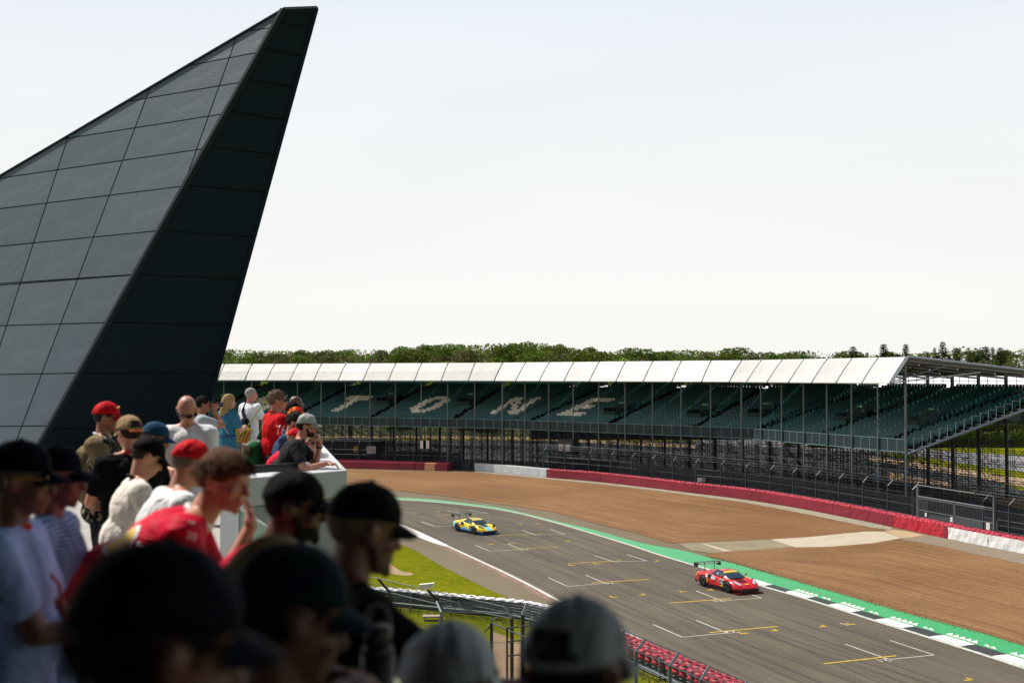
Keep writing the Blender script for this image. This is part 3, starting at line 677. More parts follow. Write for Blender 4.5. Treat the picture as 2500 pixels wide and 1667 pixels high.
# ------------------------------------------------------------ grandstand
teal = mat('teal_plastic_seat', (0.005, 0.088, 0.090), 0.42, noise_s=0.35, noise_a=0.22)
cream_seat = mat('cream_plastic_seat', (0.85, 0.78, 0.66), 0.5)
fascia_m = mat('teal_grey_fascia', (0.007, 0.027, 0.032), 0.6, noise_s=0.4, noise_a=0.15)
roof_m = NT('white_roof_membrane'); o_ = roof_m.co('Object'); n_ = roof_m.noise(o_, 0.25, 4, 0.6, 0.4); ri_ = roof_m.n('ShaderNodeObjectInfo'); roof_m.base(roof_m.mix(1.0, roof_m.mix(roof_m.rng(n_, 0.35, 0.7, 0, 1), (0.42, 0.42, 0.41), (0.56, 0.555, 0.54)), roof_m.rng(ri_.outputs['Random'], 0, 1, 0.84, 1.04), 'MULTIPLY')); roof_m.b.inputs['Roughness'].default_value = 0.55; roof_m.bump(roof_m.noise(o_, 0.9, 3), 0.03)
roof_m = roof_m.m
under_m = mat('beige_roof_lining', (0.33, 0.29, 0.24), 0.8, noise_s=0.6, noise_a=0.12)
deck_m = mat('dark_stepped_deck', (0.012, 0.016, 0.018), 0.8, noise_s=0.8, noise_a=0.3)
stair_m = mat('worn_timber_stair', (0.13, 0.10, 0.075), 0.8, noise_s=1.5, noise_a=0.4)
vom_m = mat('dark_green_vomitory', (0.02, 0.05, 0.05), 0.7)
K = [Vector((38.5, 120, 0)), Vector((27.5, 147, 0)), Vector((-1.3, 174, 0)), Vector((-41, 194, 0)), Vector((-74, 204, 0))]   # front line, right end first
stand = tag(empty('grandstand', K[1]), 'long curved grandstand of teal seats spelling TONE in cream under a white roof', 'grandstand')
ST = K[1]
segs = []
for a, b in zip(K[:-1], K[1:]):
    u = (b - a).normalized(); nb_ = Vector((u.y, -u.x, 0))     # back direction
    if nb_.y < 0: nb_ = -nb_
    if nb_.x < 0 and nb_.y < 0.2: nb_ = -nb_
    segs.append((a, b, u, nb_))
def mitre(i, end):             # extra length per metre of depth at segment ends
    if end == 0: j = i - 1
    else: j = i + 1
    if j < 0 or j >= len(segs): return 0.0
    dot = max(-1, min(1, segs[i][3].dot(segs[j][3]))); ang = math.acos(dot) / 2; return math.tan(ang)
Z0, RISE, PIT, NR = 6.25, 0.23, 0.80, 25
def bs(i, s, t, z): a, b, u, n = segs[i]; q = a + u * s + n * t; return Vector((q.x, q.y, z))
# seat mesh (local: x along the row, y back, z up)
def seat_geo(mb, M, w=0.43):
    pts = [(-w / 2, -.22, .40), (w / 2, -.22, .40), (w / 2, .14, .36), (-w / 2, .14, .36), (-w / 2, .24, .80), (w / 2, .24, .80), (-w * .42, .30, .80), (w * .42, .30, .80), (-w / 2, -.20, .34), (w / 2, -.20, .34), (-w / 2, .20, .32), (w / 2, .20, .32)]
    mb.add([M @ Vector(p) for p in pts], [(0, 1, 2, 3), (3, 2, 5, 4), (4, 5, 7, 6), (6, 7, 11, 10), (8, 9, 1, 0), (9, 8, 10, 11), (0, 3, 10, 8), (1, 9, 11, 2), (3, 4, 6, 10), (2, 11, 7, 5)])
sm = MB(); seat_geo(sm, Matrix.Identity(4)); seat_me = sm.mesh('seat', teal)
sm = MB(); seat_geo(sm, Matrix.Identity(4), .48); seat_cr = sm.mesh('seat', cream_seat)
GL = {'T': ["XXXXXXXXX", "XXXXXXXXX", "XXXXXXXXX", "...XXX...", "...XXX...", "...XXX...", "...XXX...", "...XXX...", "...XXX...", "...XXX..."],
      'O': ["..XXXXX..", ".XXXXXXX.", "XXX...XXX", "XXX...XXX", "XXX...XXX", "XXX...XXX", "XXX...XXX", "XXX...XXX", ".XXXXXXX.", "..XXXXX.."],
      'N': ["XXX....XX", "XXXX...XX", "XXXX...XX", "XX.XX..XX", "XX.XX..XX", "XX..XX.XX", "XX..XX.XX", "XX...XXXX", "XX...XXXX", "XX....XXX"],
      'E': ["XXXXXXXXX", "XXXXXXXXX", "XXX......", "XXX......", "XXXXXXX..", "XXXXXXX..", "XXX......", "XXX......", "XXXXXXXXX", "XXXXXXXXX"],
      'S': [".XXXXXXXX", "XXXXXXXXX", "XXX......", "XXX......", ".XXXXXXX.", "..XXXXXXX", "......XXX", "......XXX", "XXXXXXXXX", "XXXXXXXX."]}
# letters: (segment, s of the letter's left edge as seen, direction of reading)
LET = [('T', 2, 34.3), ('O', 2, 19.3), ('N', 2, 4.6), ('E', 1, None), ('S', 3, 4.6)]
LB = (segs[1][1] - segs[1][0]).length
LETP = {}
for ch, sg, s in LET: LETP.setdefault(sg, []).append((ch, s if s is not None else LB - 5.9))
AISLE = {0: [4.6, 16.6, 28.7], 1: [8.2, 22.0, 36.2], 2: [9.2, 23.6, 38.0], 3: [8.5, 23.0]}
VOM = {0: [(6.8, 7), (18.6, 7)], 1: [(2.2, 7), (24.6, 6), (10.8, 6)], 2: [(11.3, 10), (25.8, 10)], 3: [(10.8, 8)]}
allseats = []; deck = MB(); stairs = MB(); vom = MB()
for i, (a, b, u, nb_) in enumerate(segs):
    L = (b - a).length; m0, m1 = mitre(i, 0), mitre(i, 1); rz = math.atan2(nb_.y, nb_.x) - math.pi / 2
    for r_ in range(NR):
        t = 0.9 + r_ * PIT; z = Z0 + r_ * RISE; sA = -m0 * t + 0.1; sB = L + m1 * t - 0.1
        p0, p1 = bs(i, sA - .1, t - .4, z), bs(i, sB + .1, t - .4, z); q0, q1 = bs(i, sA - .1, t + .4, z), bs(i, sB + .1, t + .4, z)
        d0, d1 = Vector((0, 0, -RISE)), Vector((0, 0, -0.02))
        deck.add([p0 + d0, p1 + d0, p1, p0, q0, q1], [(0, 1, 2, 3), (3, 2, 5, 4)])
        n = int((sB - sA) / 0.5)
        for k in range(n):
            s = sA + 0.25 + k * (sB - sA) / n + (.22 if r_ % 2 else 0)
            if s > sB - .15: continue
            if any(abs(s - x) < 0.65 for x in AISLE[i]): continue
            if any(v - 1.2 < s < v + 1.2 and vr <= r_ < vr + 5 for v, vr in VOM[i]): continue
            cr = False
            for ch, ls in LETP.get(i, []):
                c_ = int((ls - s) / 0.5); rr = 14 - r_
                if 0 <= c_ < 9 and 0 <= rr < 10 and ls - s >= 0 and GL[ch][rr][c_] == 'X': cr = True
            allseats.append((bs(i, s, t, z), rz, cr))
    for x in AISLE[i]:
        for r_ in range(NR * 2):
            t = 0.5 + r_ * PIT / 2; z = Z0 + (t - 0.5) / PIT * RISE + 0.015; c_ = bs(i, x, t + .2, z - .04); stairs.box(c_, (1.0, 0.36, 0.12), rz)
    for v, vr in VOM[i]:
        t = 0.9 + vr * PIT; z = Z0 + vr * RISE
        vom = MB()
        for sx in (-1.1, 1.1): vom.box(bs(i, v + sx, t + 1.2, z + 0.75) - ST, (0.08, 2.6, 1.5), rz)
        vom.box(bs(i, v, t + 2.5, z + 1.2) - ST, (2.2, 0.1, 2.3), rz); vom.box(bs(i, v, t - .3, z + 0.55) - ST, (2.2, 0.06, 1.0), rz)
        vom.build('entrance_box', vom_m, stand)
view = sorted(allseats, key=lambda q: q[0].y)
for p, rz, cr in view[:300]:
    inst('seat', seat_cr if cr else seat_me, stand, p - ST, rz)
ms, mc = MB(), MB()
for p, rz, cr in view[300:]: seat_geo(mc if cr else ms, Matrix.Translation(p - ST) @ Matrix.Rotation(rz, 4, 'Z'), .48 if cr else .43)
o = ms.build('seating', teal, stand); o['kind'] = 'stuff'; o = mc.build('lettered_seating', cream_seat, stand); o['kind'] = 'stuff'; o['label'] = 'cream seats spelling letters'
def shifted(mb): mb.v = [(x - ST.x, y - ST.y, z - ST.z) for x, y, z in mb.v]; return mb
shifted(deck).build('stepped_deck', deck_m, stand); shifted(stairs).build('stair', stair_m, stand)['kind'] = 'stuff'
small = MB()                   # little lit exit signs over the entrances
for i in VOM:
    for v, vr in VOM[i]:
        t = 0.9 + vr * PIT; z = Z0 + vr * RISE; nb_ = segs[i][3]; small.box(bs(i, v, t + 2.40, z + 2.15), (0.9, .06, .22), math.atan2(nb_.y, nb_.x) - math.pi / 2)
shifted(small).build('exit_sign', mat('pale_green_sign', (0.12, 0.42, 0.25), 0.5), stand)
# front fascia, poles, roof
NB = {0: 7, 1: 9, 2: 10, 3: 7}
RZ, EZ, OV, DEPTH = 15.35, 12.82, 2.05, 20.3
frame_l = mat('fascia_frame', (0.16, 0.26, 0.28), 0.5)
cable = MB(); beams = MB()
for i, (a, b, u, nb_) in enumerate(segs):
    L = (b - a).length; nbay = NB[i]; rz = math.atan2(u.y, u.x); bw = L / nbay; m0, m1 = mitre(i, 0), mitre(i, 1)
    for k in range(nbay):
        for j in range(3):
            s = (k + (j + .5) / 3) * bw; w = bw / 3
            fo = MB().box((0, 0, 0), (w - 0.08, 0.05, 1.12), rz).build('fascia_panel', fascia_m, stand, loc=bs(i, s, 0.0, 6.68) - ST)
            cable.box(bs(i, s - w / 2, -0.03, 6.68), (0.06, 0.06, 1.26), rz)
        cable.box(bs(i, (k + .5) * bw, -0.03, 6.06), (bw, 0.07, 0.07), rz); cable.box(bs(i, (k + .5) * bw, -0.03, 7.29), (bw, 0.07, 0.05), rz)
        # front sloping roof panel, slightly inset for the dark joints
        e = 0.10; s0_, s1_ = k * bw + e, (k + 1) * bw - e
        ex0 = -m0 * -OV if k == 0 else 0; ex1 = -m1 * OV if k == nbay - 1 else 0
        x0 = m0 * OV if k == 0 else 0; x1 = -m1 * OV if k == nbay - 1 else 0
        v = [bs(i, s0_, 0, RZ), bs(i, s1_, 0, RZ), bs(i, s1_ + x1, -OV, EZ), bs(i, s0_ + x0, -OV, EZ)]
        mid = [v[3].lerp(v[0], .5) + Vector((0, 0, .10)), v[2].lerp(v[1], .5) + Vector((0, 0, .10))]; n_ = Vector((0, 0, -.08))
        c0 = sum(v, Vector()) / 4; mbp = MB().add([p - c0 for p in (v[0], v[1], mid[1], mid[0], v[2], v[3])] + [p - c0 + n_ for p in (v[0], v[1], mid[1], mid[0], v[2], v[3])], [(0, 1, 2, 3), (3, 2, 4, 5), (9, 8, 7, 6), (11, 10, 8, 9), (0, 3, 9, 6), (3, 5, 11, 9), (1, 7, 8, 2), (2, 8, 10, 4), (5, 4, 10, 11), (0, 6, 7, 1)])
        mbp.build('roof_panel', roof_m, stand, loc=c0 - ST)
        # top of the roof running back
        xb0 = -m0 * DEPTH if k == 0 else 0; xb1 = m1 * DEPTH if k == nbay - 1 else 0
        v = [bs(i, s0_, 0.05, RZ), bs(i, s1_, 0.05, RZ), bs(i, s1_ + xb1, DEPTH, RZ - 1.75), bs(i, s0_ + xb0, DEPTH, RZ - 1.75)]; c0 = sum(v, Vector()) / 4
        MB().add([p - c0 for p in v] + [p - c0 + Vector((0, 0, -.12)) for p in v], [(0, 3, 2, 1), (0, 1, 5, 4), (1, 2, 6, 5), (2, 3, 7, 6), (3, 0, 4, 7)], 0).add([p - c0 + Vector((0, 0, -.12)) for p in v], [(0, 1, 2, 3)], 1).build('roof_sheet', [roof_m, under_m], stand, loc=c0 - ST)
    for k in range(nbay + 1):
        if k == nbay and i < len(segs) - 1: continue
        s = k * bw; p = bs(i, s, -0.14, 0); MB().tube((0, 0, 0), (0, 0, RZ - .1), 0.085 if k else 0.13, 6).build('front_pole', mat('grey_green_pole', (0.14, 0.165, 0.18), 0.5, 0.3), stand, loc=p - ST)
        p = bs(i, s, DEPTH + (.3), 0); MB().box((0, 0, (RZ - 1.8) / 2), (0.28, 0.28, RZ - 1.85), rz).build('rear_column', dark_steel, stand, loc=p - ST)
        beams.tube(bs(i, s, 0, RZ - .35), bs(i, s, DEPTH, RZ - 2.1), 0.11, 4); beams.tube(bs(i, s, 0, RZ - .1), bs(i, s + 0, -OV, EZ + .02), 0.07, 5)
        beams.tube(bs(i, s, -OV, EZ + .05), bs(i, s, 5.5, RZ - .75), 0.055, 5)
    for t in (5, 10, 15): beams.tube(bs(i, 0, t, RZ - .35 - t * .087), bs(i, L, t, RZ - .35 - t * .087), 0.07, 4)
    for z in (12.9, 13.6): cable.tube(bs(i, -m0 * 19 * 0, 21.2, z), bs(i, L, 21.2, z), 0.03, 4)
    n = int(L / 1.45)
    for k in range(n): cable.tube(bs(i, k * L / n, 21.1, 11.8), bs(i, k * L / n, 21.1, 13.6), 0.035, 4)
shifted(cable).build('railing', frame_l, stand); shifted(beams).build('roof_truss', mat('grey_roof_truss', (0.20, 0.21, 0.22), 0.5, 0.2), stand)
# right hand end: roof edge beam, raking beam, stepped guard rails
mb = MB(); nA = segs[0][3]
def en(t, z, o=-0.25): return bs(0, o, t, z)
mb.tube(en(0, RZ), en(DEPTH, RZ - 1.75), 0.16, 4); mb.tube(en(-.1, 5.95), en(21, 11.8), 0.15, 4); mb.tube(en(0, RZ), en(-OV, EZ), .16, 4); mb.tube(en(-OV, EZ), en(9, RZ - 1.5), 0.07, 5)
for k in range(20):
    t = 0.6 + k * 1.04; z = 6.2 + t * 0.28; mb.tube(en(t, z), en(t, z + 1.1), 0.03, 4); mb.tube(en(t, z + 1.1), en(t + .9, z + 1.1), 0.03, 4); mb.box(en(t, z - .05, .1), (0.5, .35, .08), math.atan2(nA.y, nA.x) - math.pi / 2)
shifted(mb).build('end_frame', galv_light, stand)
# scaffolding below the deck
up, hz, dg = MB(), MB(), MB(); rs = random.Random(5)
scaf_m = mat('scaffold_tube', (0.022, 0.026, 0.032), 0.6, spec=0.3)
for i, (a, b, u, nb_) in enumerate(segs):
    L = (b - a).length; n = int(L / 1.55); m0, m1 = mitre(i, 0), mitre(i, 1)
    for dj, t in enumerate((0.25, 2.7, 5.1, 7.6, 10.1, 12.6, 15.1, 17.6, 20.1)):
        top = 6.0 + 0.28 * t; e0, e1 = -m0 * t, L + m1 * t
        n = int((e1 - e0) / (1.7 if dj < 3 else 2.1))
        for k in range(n + 1):
            s = e0 + (e1 - e0) * k / n
            up.tube(bs(i, s, t, 0), bs(i, s, t, top), 0.035 if dj else 0.045, 4, cap=False)
            if k < n and (k + dj) % 2 == 0:
                s2 = e0 + (e1 - e0) * (k + 1) / n
                for z in (0.2, 2.2, 4.2, 6.2, 8.2):
                    if z + 2 < top: (dg.tube(bs(i, s, t, z), bs(i, s2, t, z + 2), 0.028, 3, cap=False) if rs.random() < .75 else dg.tube(bs(i, s2, t, z), bs(i, s, t, z + 2), 0.028, 3, cap=False))
        for z in (1.0, 2.1, 3.15, 4.2, 5.3, 6.4, 7.5, 8.6, 9.7, 10.8):
            if z < top - .2: hz.tube(bs(i, e0, t, z), bs(i, e1, t, z), 0.03, 4, cap=False)
    for k in range(int(L / 2.1) + 1):
        s = k * 2.1
        for z in (2.1, 4.2, 6.4, 8.6):
            t0 = max(0.25, (z - 5.8) / .28); hz.tube(bs(i, s, t0, z), bs(i, s, 20.1, z), 0.028, 3, cap=False)
        dg.tube(bs(i, s, 2.7, 0.3), bs(i, s, 12, 8.9), 0.03, 3, cap=False); dg.tube(bs(i, s, 20, .3), bs(i, s, 7.6, 7.8), 0.03, 3, cap=False)
for m_, nm in ((up, 'scaffold_uprights'), (hz, 'scaffold_ledgers'), (dg, 'scaffold_braces')):
    o = shifted(m_).build(nm, scaf_m, stand); o['kind'] = 'stuff'
# plank stacks and light timber edges inside the scaffold
pl = MB(); rs = random.Random(9)
for k in range(150):
    i = rs.choice((0, 0, 1, 1, 2, 2, 2)); L = (segs[i][1] - segs[i][0]).length; s = rs.uniform(0, L - 3); t = rs.uniform(3, 18); z = rs.choice((2.15, 3.2, 4.25, 5.3)); 
    nb_ = segs[i][3]; pl.box(bs(i, s + 1.5, t, z), (rs.uniform(1.5, 3), 0.45, 0.06), math.atan2(nb_.y, nb_.x) - math.pi / 2)
shifted(pl).build('walk_boards', mat('weathered_board', (0.20, 0.19, 0.17), 0.8), stand)['kind'] = 'stuff'
# enclosed dark rooms below the deck and the tunnel mouth by the gap
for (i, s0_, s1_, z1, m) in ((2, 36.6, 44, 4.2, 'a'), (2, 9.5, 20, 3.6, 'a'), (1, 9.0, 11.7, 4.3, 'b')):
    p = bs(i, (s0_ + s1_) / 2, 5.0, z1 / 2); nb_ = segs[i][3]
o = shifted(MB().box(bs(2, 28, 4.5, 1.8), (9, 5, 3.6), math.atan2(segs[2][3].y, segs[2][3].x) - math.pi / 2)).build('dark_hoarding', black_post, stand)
q = MB(); q.box(bs(1, 27.2, -0.2, 4.0), (2.6, 1.2, 2.0), math.atan2(segs[1][3].y, segs[1][3].x) - math.pi / 2)
kio = tag(q.build('commentary_box', black_post), 'dark camera box with two pale openings hung beneath the fascia', 'box'); 
q = MB()
for sx in (26.7, 27.9): q.box(bs(1, sx, -0.83, 3.85), (0.85, 0.04, 0.9), math.atan2(segs[1][3].y, segs[1][3].x) - math.pi / 2)
q.build('pale_screen', mat('pale_screen', (0.35, 0.33, 0.33), 0.6), kio)
# ------------------------------------------------------------ far tents, buildings, hedge
tent_m = mat('white_tent_sheet', (0.72, 0.73, 0.74), 0.5); navy_c = mat('dark_side_wall', (0.010, 0.014, 0.018), 0.7)
def hall(name, label, a, b, depth, h, ridge, m, cat):
    a = Vector(a); b = Vector(b); u = (b - a); L = u.length; u.normalize(); n = Vector((-u.y, u.x, 0)); n = n if n.y > 0 else -n
    root = tag(empty(name, a), label, cat); bays = max(2, int(L / 8))
    mb = MB(); P_ = lambda s, t, z: tuple(u * s + n * t + Vector((0, 0, z)))
    mb.add([P_(0, 0, 0), P_(L, 0, 0), P_(L, 0, h), P_(0, 0, h), P_(0, depth, 0), P_(L, depth, 0), P_(L, depth, h), P_(0, depth, h), P_(0, depth / 2, ridge), P_(L, depth / 2, ridge)], [(0, 1, 2, 3), (5, 4, 7, 6), (1, 5, 6, 9, 2), (4, 0, 3, 8, 7)])
    mb.build('wall', m, root)
    for k in range(bays):
        s0_, s1_ = L * k / bays + .04, L * (k + 1) / bays - .04
        MB().add([P_(s0_, -.3, h + .01), P_(s1_, -.3, h + .01), P_(s1_, depth / 2, ridge + .02), P_(s0_, depth / 2, ridge + .02), P_(s1_, depth + .3, h + .01), P_(s0_, depth + .3, h + .01)], [(0, 1, 2, 3), (3, 2, 4, 5)]).build('roof_panel', tent_m, root)
    for k in range(bays):
        s = L * (k + .5) / bays; q = Vector(P_(s, -.04, h * .45)); MB().box((0, 0, 0), (L / bays * .35, .06, h * .5), math.atan2(u.y, u.x)).build('window', dark_steel, root, loc=q)
    return root
hall('marquee', 'long low white marquee roof glimpsed over the back row of the middle seats', (4, 262, 0), (62, 262, 0), 16, 8.6, 11.3, navy_c, 'marquee')
hall('marquee', 'large white marquee rising behind the right end of the grandstand', (74, 264, 0), (150, 240, 0), 18, 11.0, 14.2, navy_c, 'marquee')
# clipped hedge rows
leaf_mats = []
def leaf_mat(name, c0, c1):
    g = NT(name); oi = g.n('ShaderNodeObjectInfo'); o = g.co('Object'); n = g.noise(o, 0.55, 3); 
    a = g.mix(g.rng(n, 0.3, 0.7, 0, 1), c0, c1)
    h = g.n('ShaderNodeHueSaturation'); g.l(a, h.inputs['Color']); g.l(g.rng(oi.outputs['Random'], 0, 1, 0.485, 0.515), h.inputs['Hue']); g.l(g.rng(oi.outputs['Random'], 0, 1, 0.72, 1.35), h.inputs['Value'])
    g.l(h.outputs[0], g.b.inputs['Base Color']); g.b.inputs['Roughness'].default_value = 0.6; g.b.inputs['Specular IOR Level'].default_value = 0.25
    tr_ = g.n('ShaderNodeBsdfTranslucent'); g.l(h.outputs[0], tr_.inputs[0]); ms_ = g.n('ShaderNodeMixShader', i_0=0.35); out = g.nt.nodes['Material Output']
    g.l(g.b.outputs[0], ms_.inputs[1]); g.l(tr_.outputs[0], ms_.inputs[2]); g.l(ms_.outputs[0], out.inputs[0]); return g.m
lf_a = leaf_mat('oak_leaves', (0.048, 0.084, 0.006), (0.120, 0.170, 0.010))
lf_b = leaf_mat('spring_leaves', (0.11, 0.180, 0.008), (0.21, 0.28, 0.014))
lf_c = leaf_mat('dusky_leaves', (0.065, 0.068, 0.018), (0.115, 0.108, 0.028))
lf_d = leaf_mat('fir_needles', (0.022, 0.038, 0.014), (0.05, 0.07, 0.02))
bark = mat('grey_bark', (0.07, 0.055, 0.04), 0.9)
def clump(mb, c, s, rs):
    n = Vector((rs.gauss(0, 1), rs.gauss(0, 1), rs.gauss(0, 1) + .4)).normalized(); t = n.orthogonal().normalized(); t = Matrix.Rotation(rs.uniform(0, 6.28), 3, n) @ t; b = n.cross(t)
    a = s * rs.uniform(.6, 1.2); e = s * rs.uniform(.5, 1.0); c = Vector(c)
    mb.add([c - t * a, c - b * e + n * s * .2, c + t * a, c + b * e + n * s * .15], [(0, 1, 2, 3)])
def broad_tree(seed, lm, hgt=14.0, wid=5.2, nl=2600):
    rs = random.Random(seed); tk = MB(); cr = MB(); th = hgt * .30
    tk.tube((0, 0, -1), (rs.uniform(-.2, .2), rs.uniform(-.2, .2), th), .38, 7, .26)
    lobes = []
    for k in range(13):
        a = rs.uniform(0, 6.28); rr = wid * rs.uniform(.15, .68); z = hgt * rs.uniform(.36, .84); sz = wid * rs.uniform(.30, .50) * (1.15 - .45 * abs(z / hgt - .5))
        lobes.append((Vector((rr * math.cos(a), rr * math.sin(a), z)), sz)); tk.tube((0, 0, th * rs.uniform(.75, 1)), (rr * .8 * math.cos(a), rr * .8 * math.sin(a), z), .14, 5, .04)
    lobes.append((Vector((0, 0, hgt * .86)), wid * .34))
    for c, sz in lobes:
        for k in range(nl // 14):
            d = Vector((rs.gauss(0, 1), rs.gauss(0, 1), rs.gauss(0, 1))).normalized() * sz * rs.uniform(.72, 1.08) ** .8; d.z *= .8
            clump(cr, c + d, rs.uniform(.22, .42), rs)
    return cr.mesh('crown', lm), tk.mesh('trunk', bark)
def fir_tree(seed, hgt=17.0):
    rs = random.Random(seed); tk = MB(); cr = MB(); tk.tube((0, 0, -1), (0, 0, hgt * .98), .28, 6, .04)
    for k in range(22):
        z = hgt * (.14 + .84 * k / 22); r = 3.1 * (1 - (z / hgt)) ** .75 + .25
        for j in range(9):
            a = rs.uniform(0, 6.28); rr = r * rs.uniform(.75, 1.15)
            for q in range(9): f = (q + 1) / 9; clump(cr, (rr * f * math.cos(a) + rs.uniform(-.15, .15), rr * f * math.sin(a) + rs.uniform(-.15, .15), z - .55 * f * f * rr * .5), .30, rs)
    return cr.mesh('crown', lf_d), tk.mesh('trunk', bark)
KINDS_ = [('oak_tree', 'dark green oak', [broad_tree(1, lf_a), broad_tree(2, lf_a, 16, 6)]), ('spring_tree', 'bright green tree', [broad_tree(3, lf_b, 11, 4.6), broad_tree(4, lf_b, 13, 5.5)]), ('bare_tree', 'half bare tree', [broad_tree(5, lf_c, 15, 5, 1500), broad_tree(6, lf_c, 13.5, 5.4, 1900)]), ('fir_tree', 'dark pointed fir', [fir_tree(7), fir_tree(8, 14)])]
PROFILE = [(400, 858), (530, 852), (640, 855), (700, 845), (790, 854), (880, 850), (1000, 846), (1100, 838), (1200, 834), (1330, 838), (1440, 845), (1520, 854), (1620, 852), (1740, 853), (1900, 852), (2000, 858), (2120, 854), (2250, 850), (2330, 840), (2420, 850), (2500, 848), (2600, 844), (2800, 852)]
def prof(x):
    for (a, ya), (b, yb_) in zip(PROFILE[:-1], PROFILE[1:]):
        if a <= x <= b: return ya + (yb_ - ya) * (x - a) / (b - a)
    return 850
ROWS = [300, 335, 375, 425, 485, 560, 650, 760]
def terr(x, d):                # height of the wooded rise at world x, y
    px = 1250 + F * x / d; top = H + (916 - prof(px)) * 760 / F - 12.2
    f = max(0.0, min(1.0, (d - 270) / 490.0)); return top * f ** 0.7
mb = MB(); NX = 60
ys = [270, 300, 335, 375, 425, 485, 560, 650, 760, 900]
for j, d in enumerate(ys):
    for i in range(NX + 1):
        x = (-0.34 + 0.92 * i / NX) * d; mb.v.append((x, d, terr(x, d) - 0.5 if j else -0.6))
for j in range(len(ys) - 1):
    for i in range(NX): a = j * (NX + 1) + i; mb.f.append((a, a + 1, a + NX + 2, a + NX + 1)); mb.m.append(0)
hill = tag(mb.build('hills', mat('woodland_floor', (0.05, 0.06, 0.015), 0.95, noise_s=.05, noise_a=.3), smooth=True), kind='structure')
rs = random.Random(21); nt_ = 0
SPOT = ['behind the fin', 'right beside the fin', 'above the woman in blue', 'above the red polo man', 'above the letter T', 'between letters T and O', 'above the letter O', 'left of the letter N', 'above the letter N', 'right of the letter N', 'above the letter E', 'right of the letter E', 'above the camera box', 'over the plain middle seats', 'over the roof kink', 'right of the roof kink', 'over the fourth last roof panel', 'over the last white roof panels', 'at the roof corner', 'just right of the roof corner', 'over the open roof end', 'near the frame edge', 'at the frame edge', 'beyond the frame edge']
for ri, d in enumerate(ROWS):
    x = (-0.275 if ri < 7 else -0.26) * d; sp = 6.2 + ri * .95 + (0.6 if ri == 7 else 0)
    while x < 0.43 * d:
        px = 1250 + F * x / d
        if px < 475: x += sp * .5; continue
        y = d + rs.uniform(-14, 14)
        if px > 1980: wts = (0.20, .06, .2, .6 + (.4 if px > 2150 else 0))
        elif ri < 3: wts = (.38, .37, .22, .03)
        else: wts = (.45, .2, .35, .0)
        kd = rs.choices(range(4), wts)[0]; nm, lb, ms_ = KINDS_[kd]; cm, tm = ms_[rs.randint(0, 1)]
        root = empty(nm, (x, y, terr(x, d) - .3)); root.rotation_euler = (0, 0, rs.uniform(0, 6.28)); sc_ = rs.uniform(.72, 1.05) * (.80 if ri > 4 else 1.0) * (0.8 if ri == 0 else 1.0) * (.98 if kd == 3 else 1)
        root.scale = (sc_ * rs.uniform(1.15, 1.45) * (1 if kd < 3 else 1.1), sc_ * rs.uniform(1.15, 1.45) * (1 if kd < 3 else 1.1), sc_)
        inst('crown', cm, root); inst('trunk', tm, root)
        sz_ = 'small' if sc_ < .78 else 'tall' if sc_ > .94 else 'medium'
        where = 'behind the left part of the roof' if px < 1000 else 'behind the middle of the roof' if px < 1750 else 'behind the right end of the roof'
        dep = ['in front', 'low down', 'on the slope', 'on the skyline'][min(3, ri // 2)]; side__ = 'left side' if ((px + 40) % 85) < 42 else 'right side'
        fine = int((px + 40) // 85); spot = SPOT[max(0, min(len(SPOT) - 1, fine - 5))]
        tag(root, '%s %s %s %s, %s' % (sz_, lb, dep, spot, side__), 'tree', 'trees of the wood behind the grandstand'); x += sp * rs.uniform(.75, 1.25); nt_ += 1
from collections import defaultdict
dl = defaultdict(list)
for o in bpy.data.objects:
    if o.get('category') == 'tree': dl[o['label']].append(o)
for lb_, os_ in sorted(dl.items()):
    if len(os_) > 1:
        os_.sort(key=lambda o: o.location.x / o.location.y); names = ['leftmost one', 'second one', 'third one', 'fourth one', 'fifth one', 'sixth one']
        for o, w_ in zip(os_, ['left one', 'right one'] if len(os_) == 2 else names): o['label'] = lb_ + ', ' + w_
for o in bpy.data.objects:
    if o.get('category') == 'tree' and len(o['label'].split()) > 16: o['label'] = o['label'].replace(' dark ', ' ').replace(' bright ', ' ').replace('half bare', 'bare').replace('last white roof', 'last roof')
for lm, nm, sd_ in ((lf_a, 'undergrowth', 1), (lf_b, 'undergrowth', 2), (lf_c, 'undergrowth', 3)):
    rs2 = random.Random(sd_); ug = MB()
    for k in range(8000):
        d = 295 + 480 * rs2.random() ** 1.2; x = rs2.uniform(-.28, .5) * d; n_ = noise.noise((x * .05, d * .03, sd_ * 7.0))
        if n_ < -0.05: continue
        if sd_ < 3 and x / d > .24 and rs2.random() < .75: continue
        clump(ug, (x, d, terr(x, d) + rs2.uniform(0, 1) ** 1.5 * (6 + 5 * n_)), rs2.uniform(.6, 1.2), rs2)
    for k in range(9000):
        d = rs2.choice((575, 660, 750)) + rs2.uniform(-18, 18); x = rs2.uniform(-.28, .46) * d; n_ = noise.noise((x * .035, d * .02, 3.0 + sd_ * 2.5))
        if n_ < -.1: continue
        if sd_ < 3 and x / d > .24 and rs2.random() < .8: continue
        clump(ug, (x, d, terr(x, d) + 5 + rs2.uniform(0, 1) ** .6 * (4.5 + 5 * noise.noise((x * .03, d * .01, 1.0)))), rs2.uniform(.45, .95), rs2)
    tag(ug.build(nm, lm), kind='stuff')
hd = MB(); rs = random.Random(4)
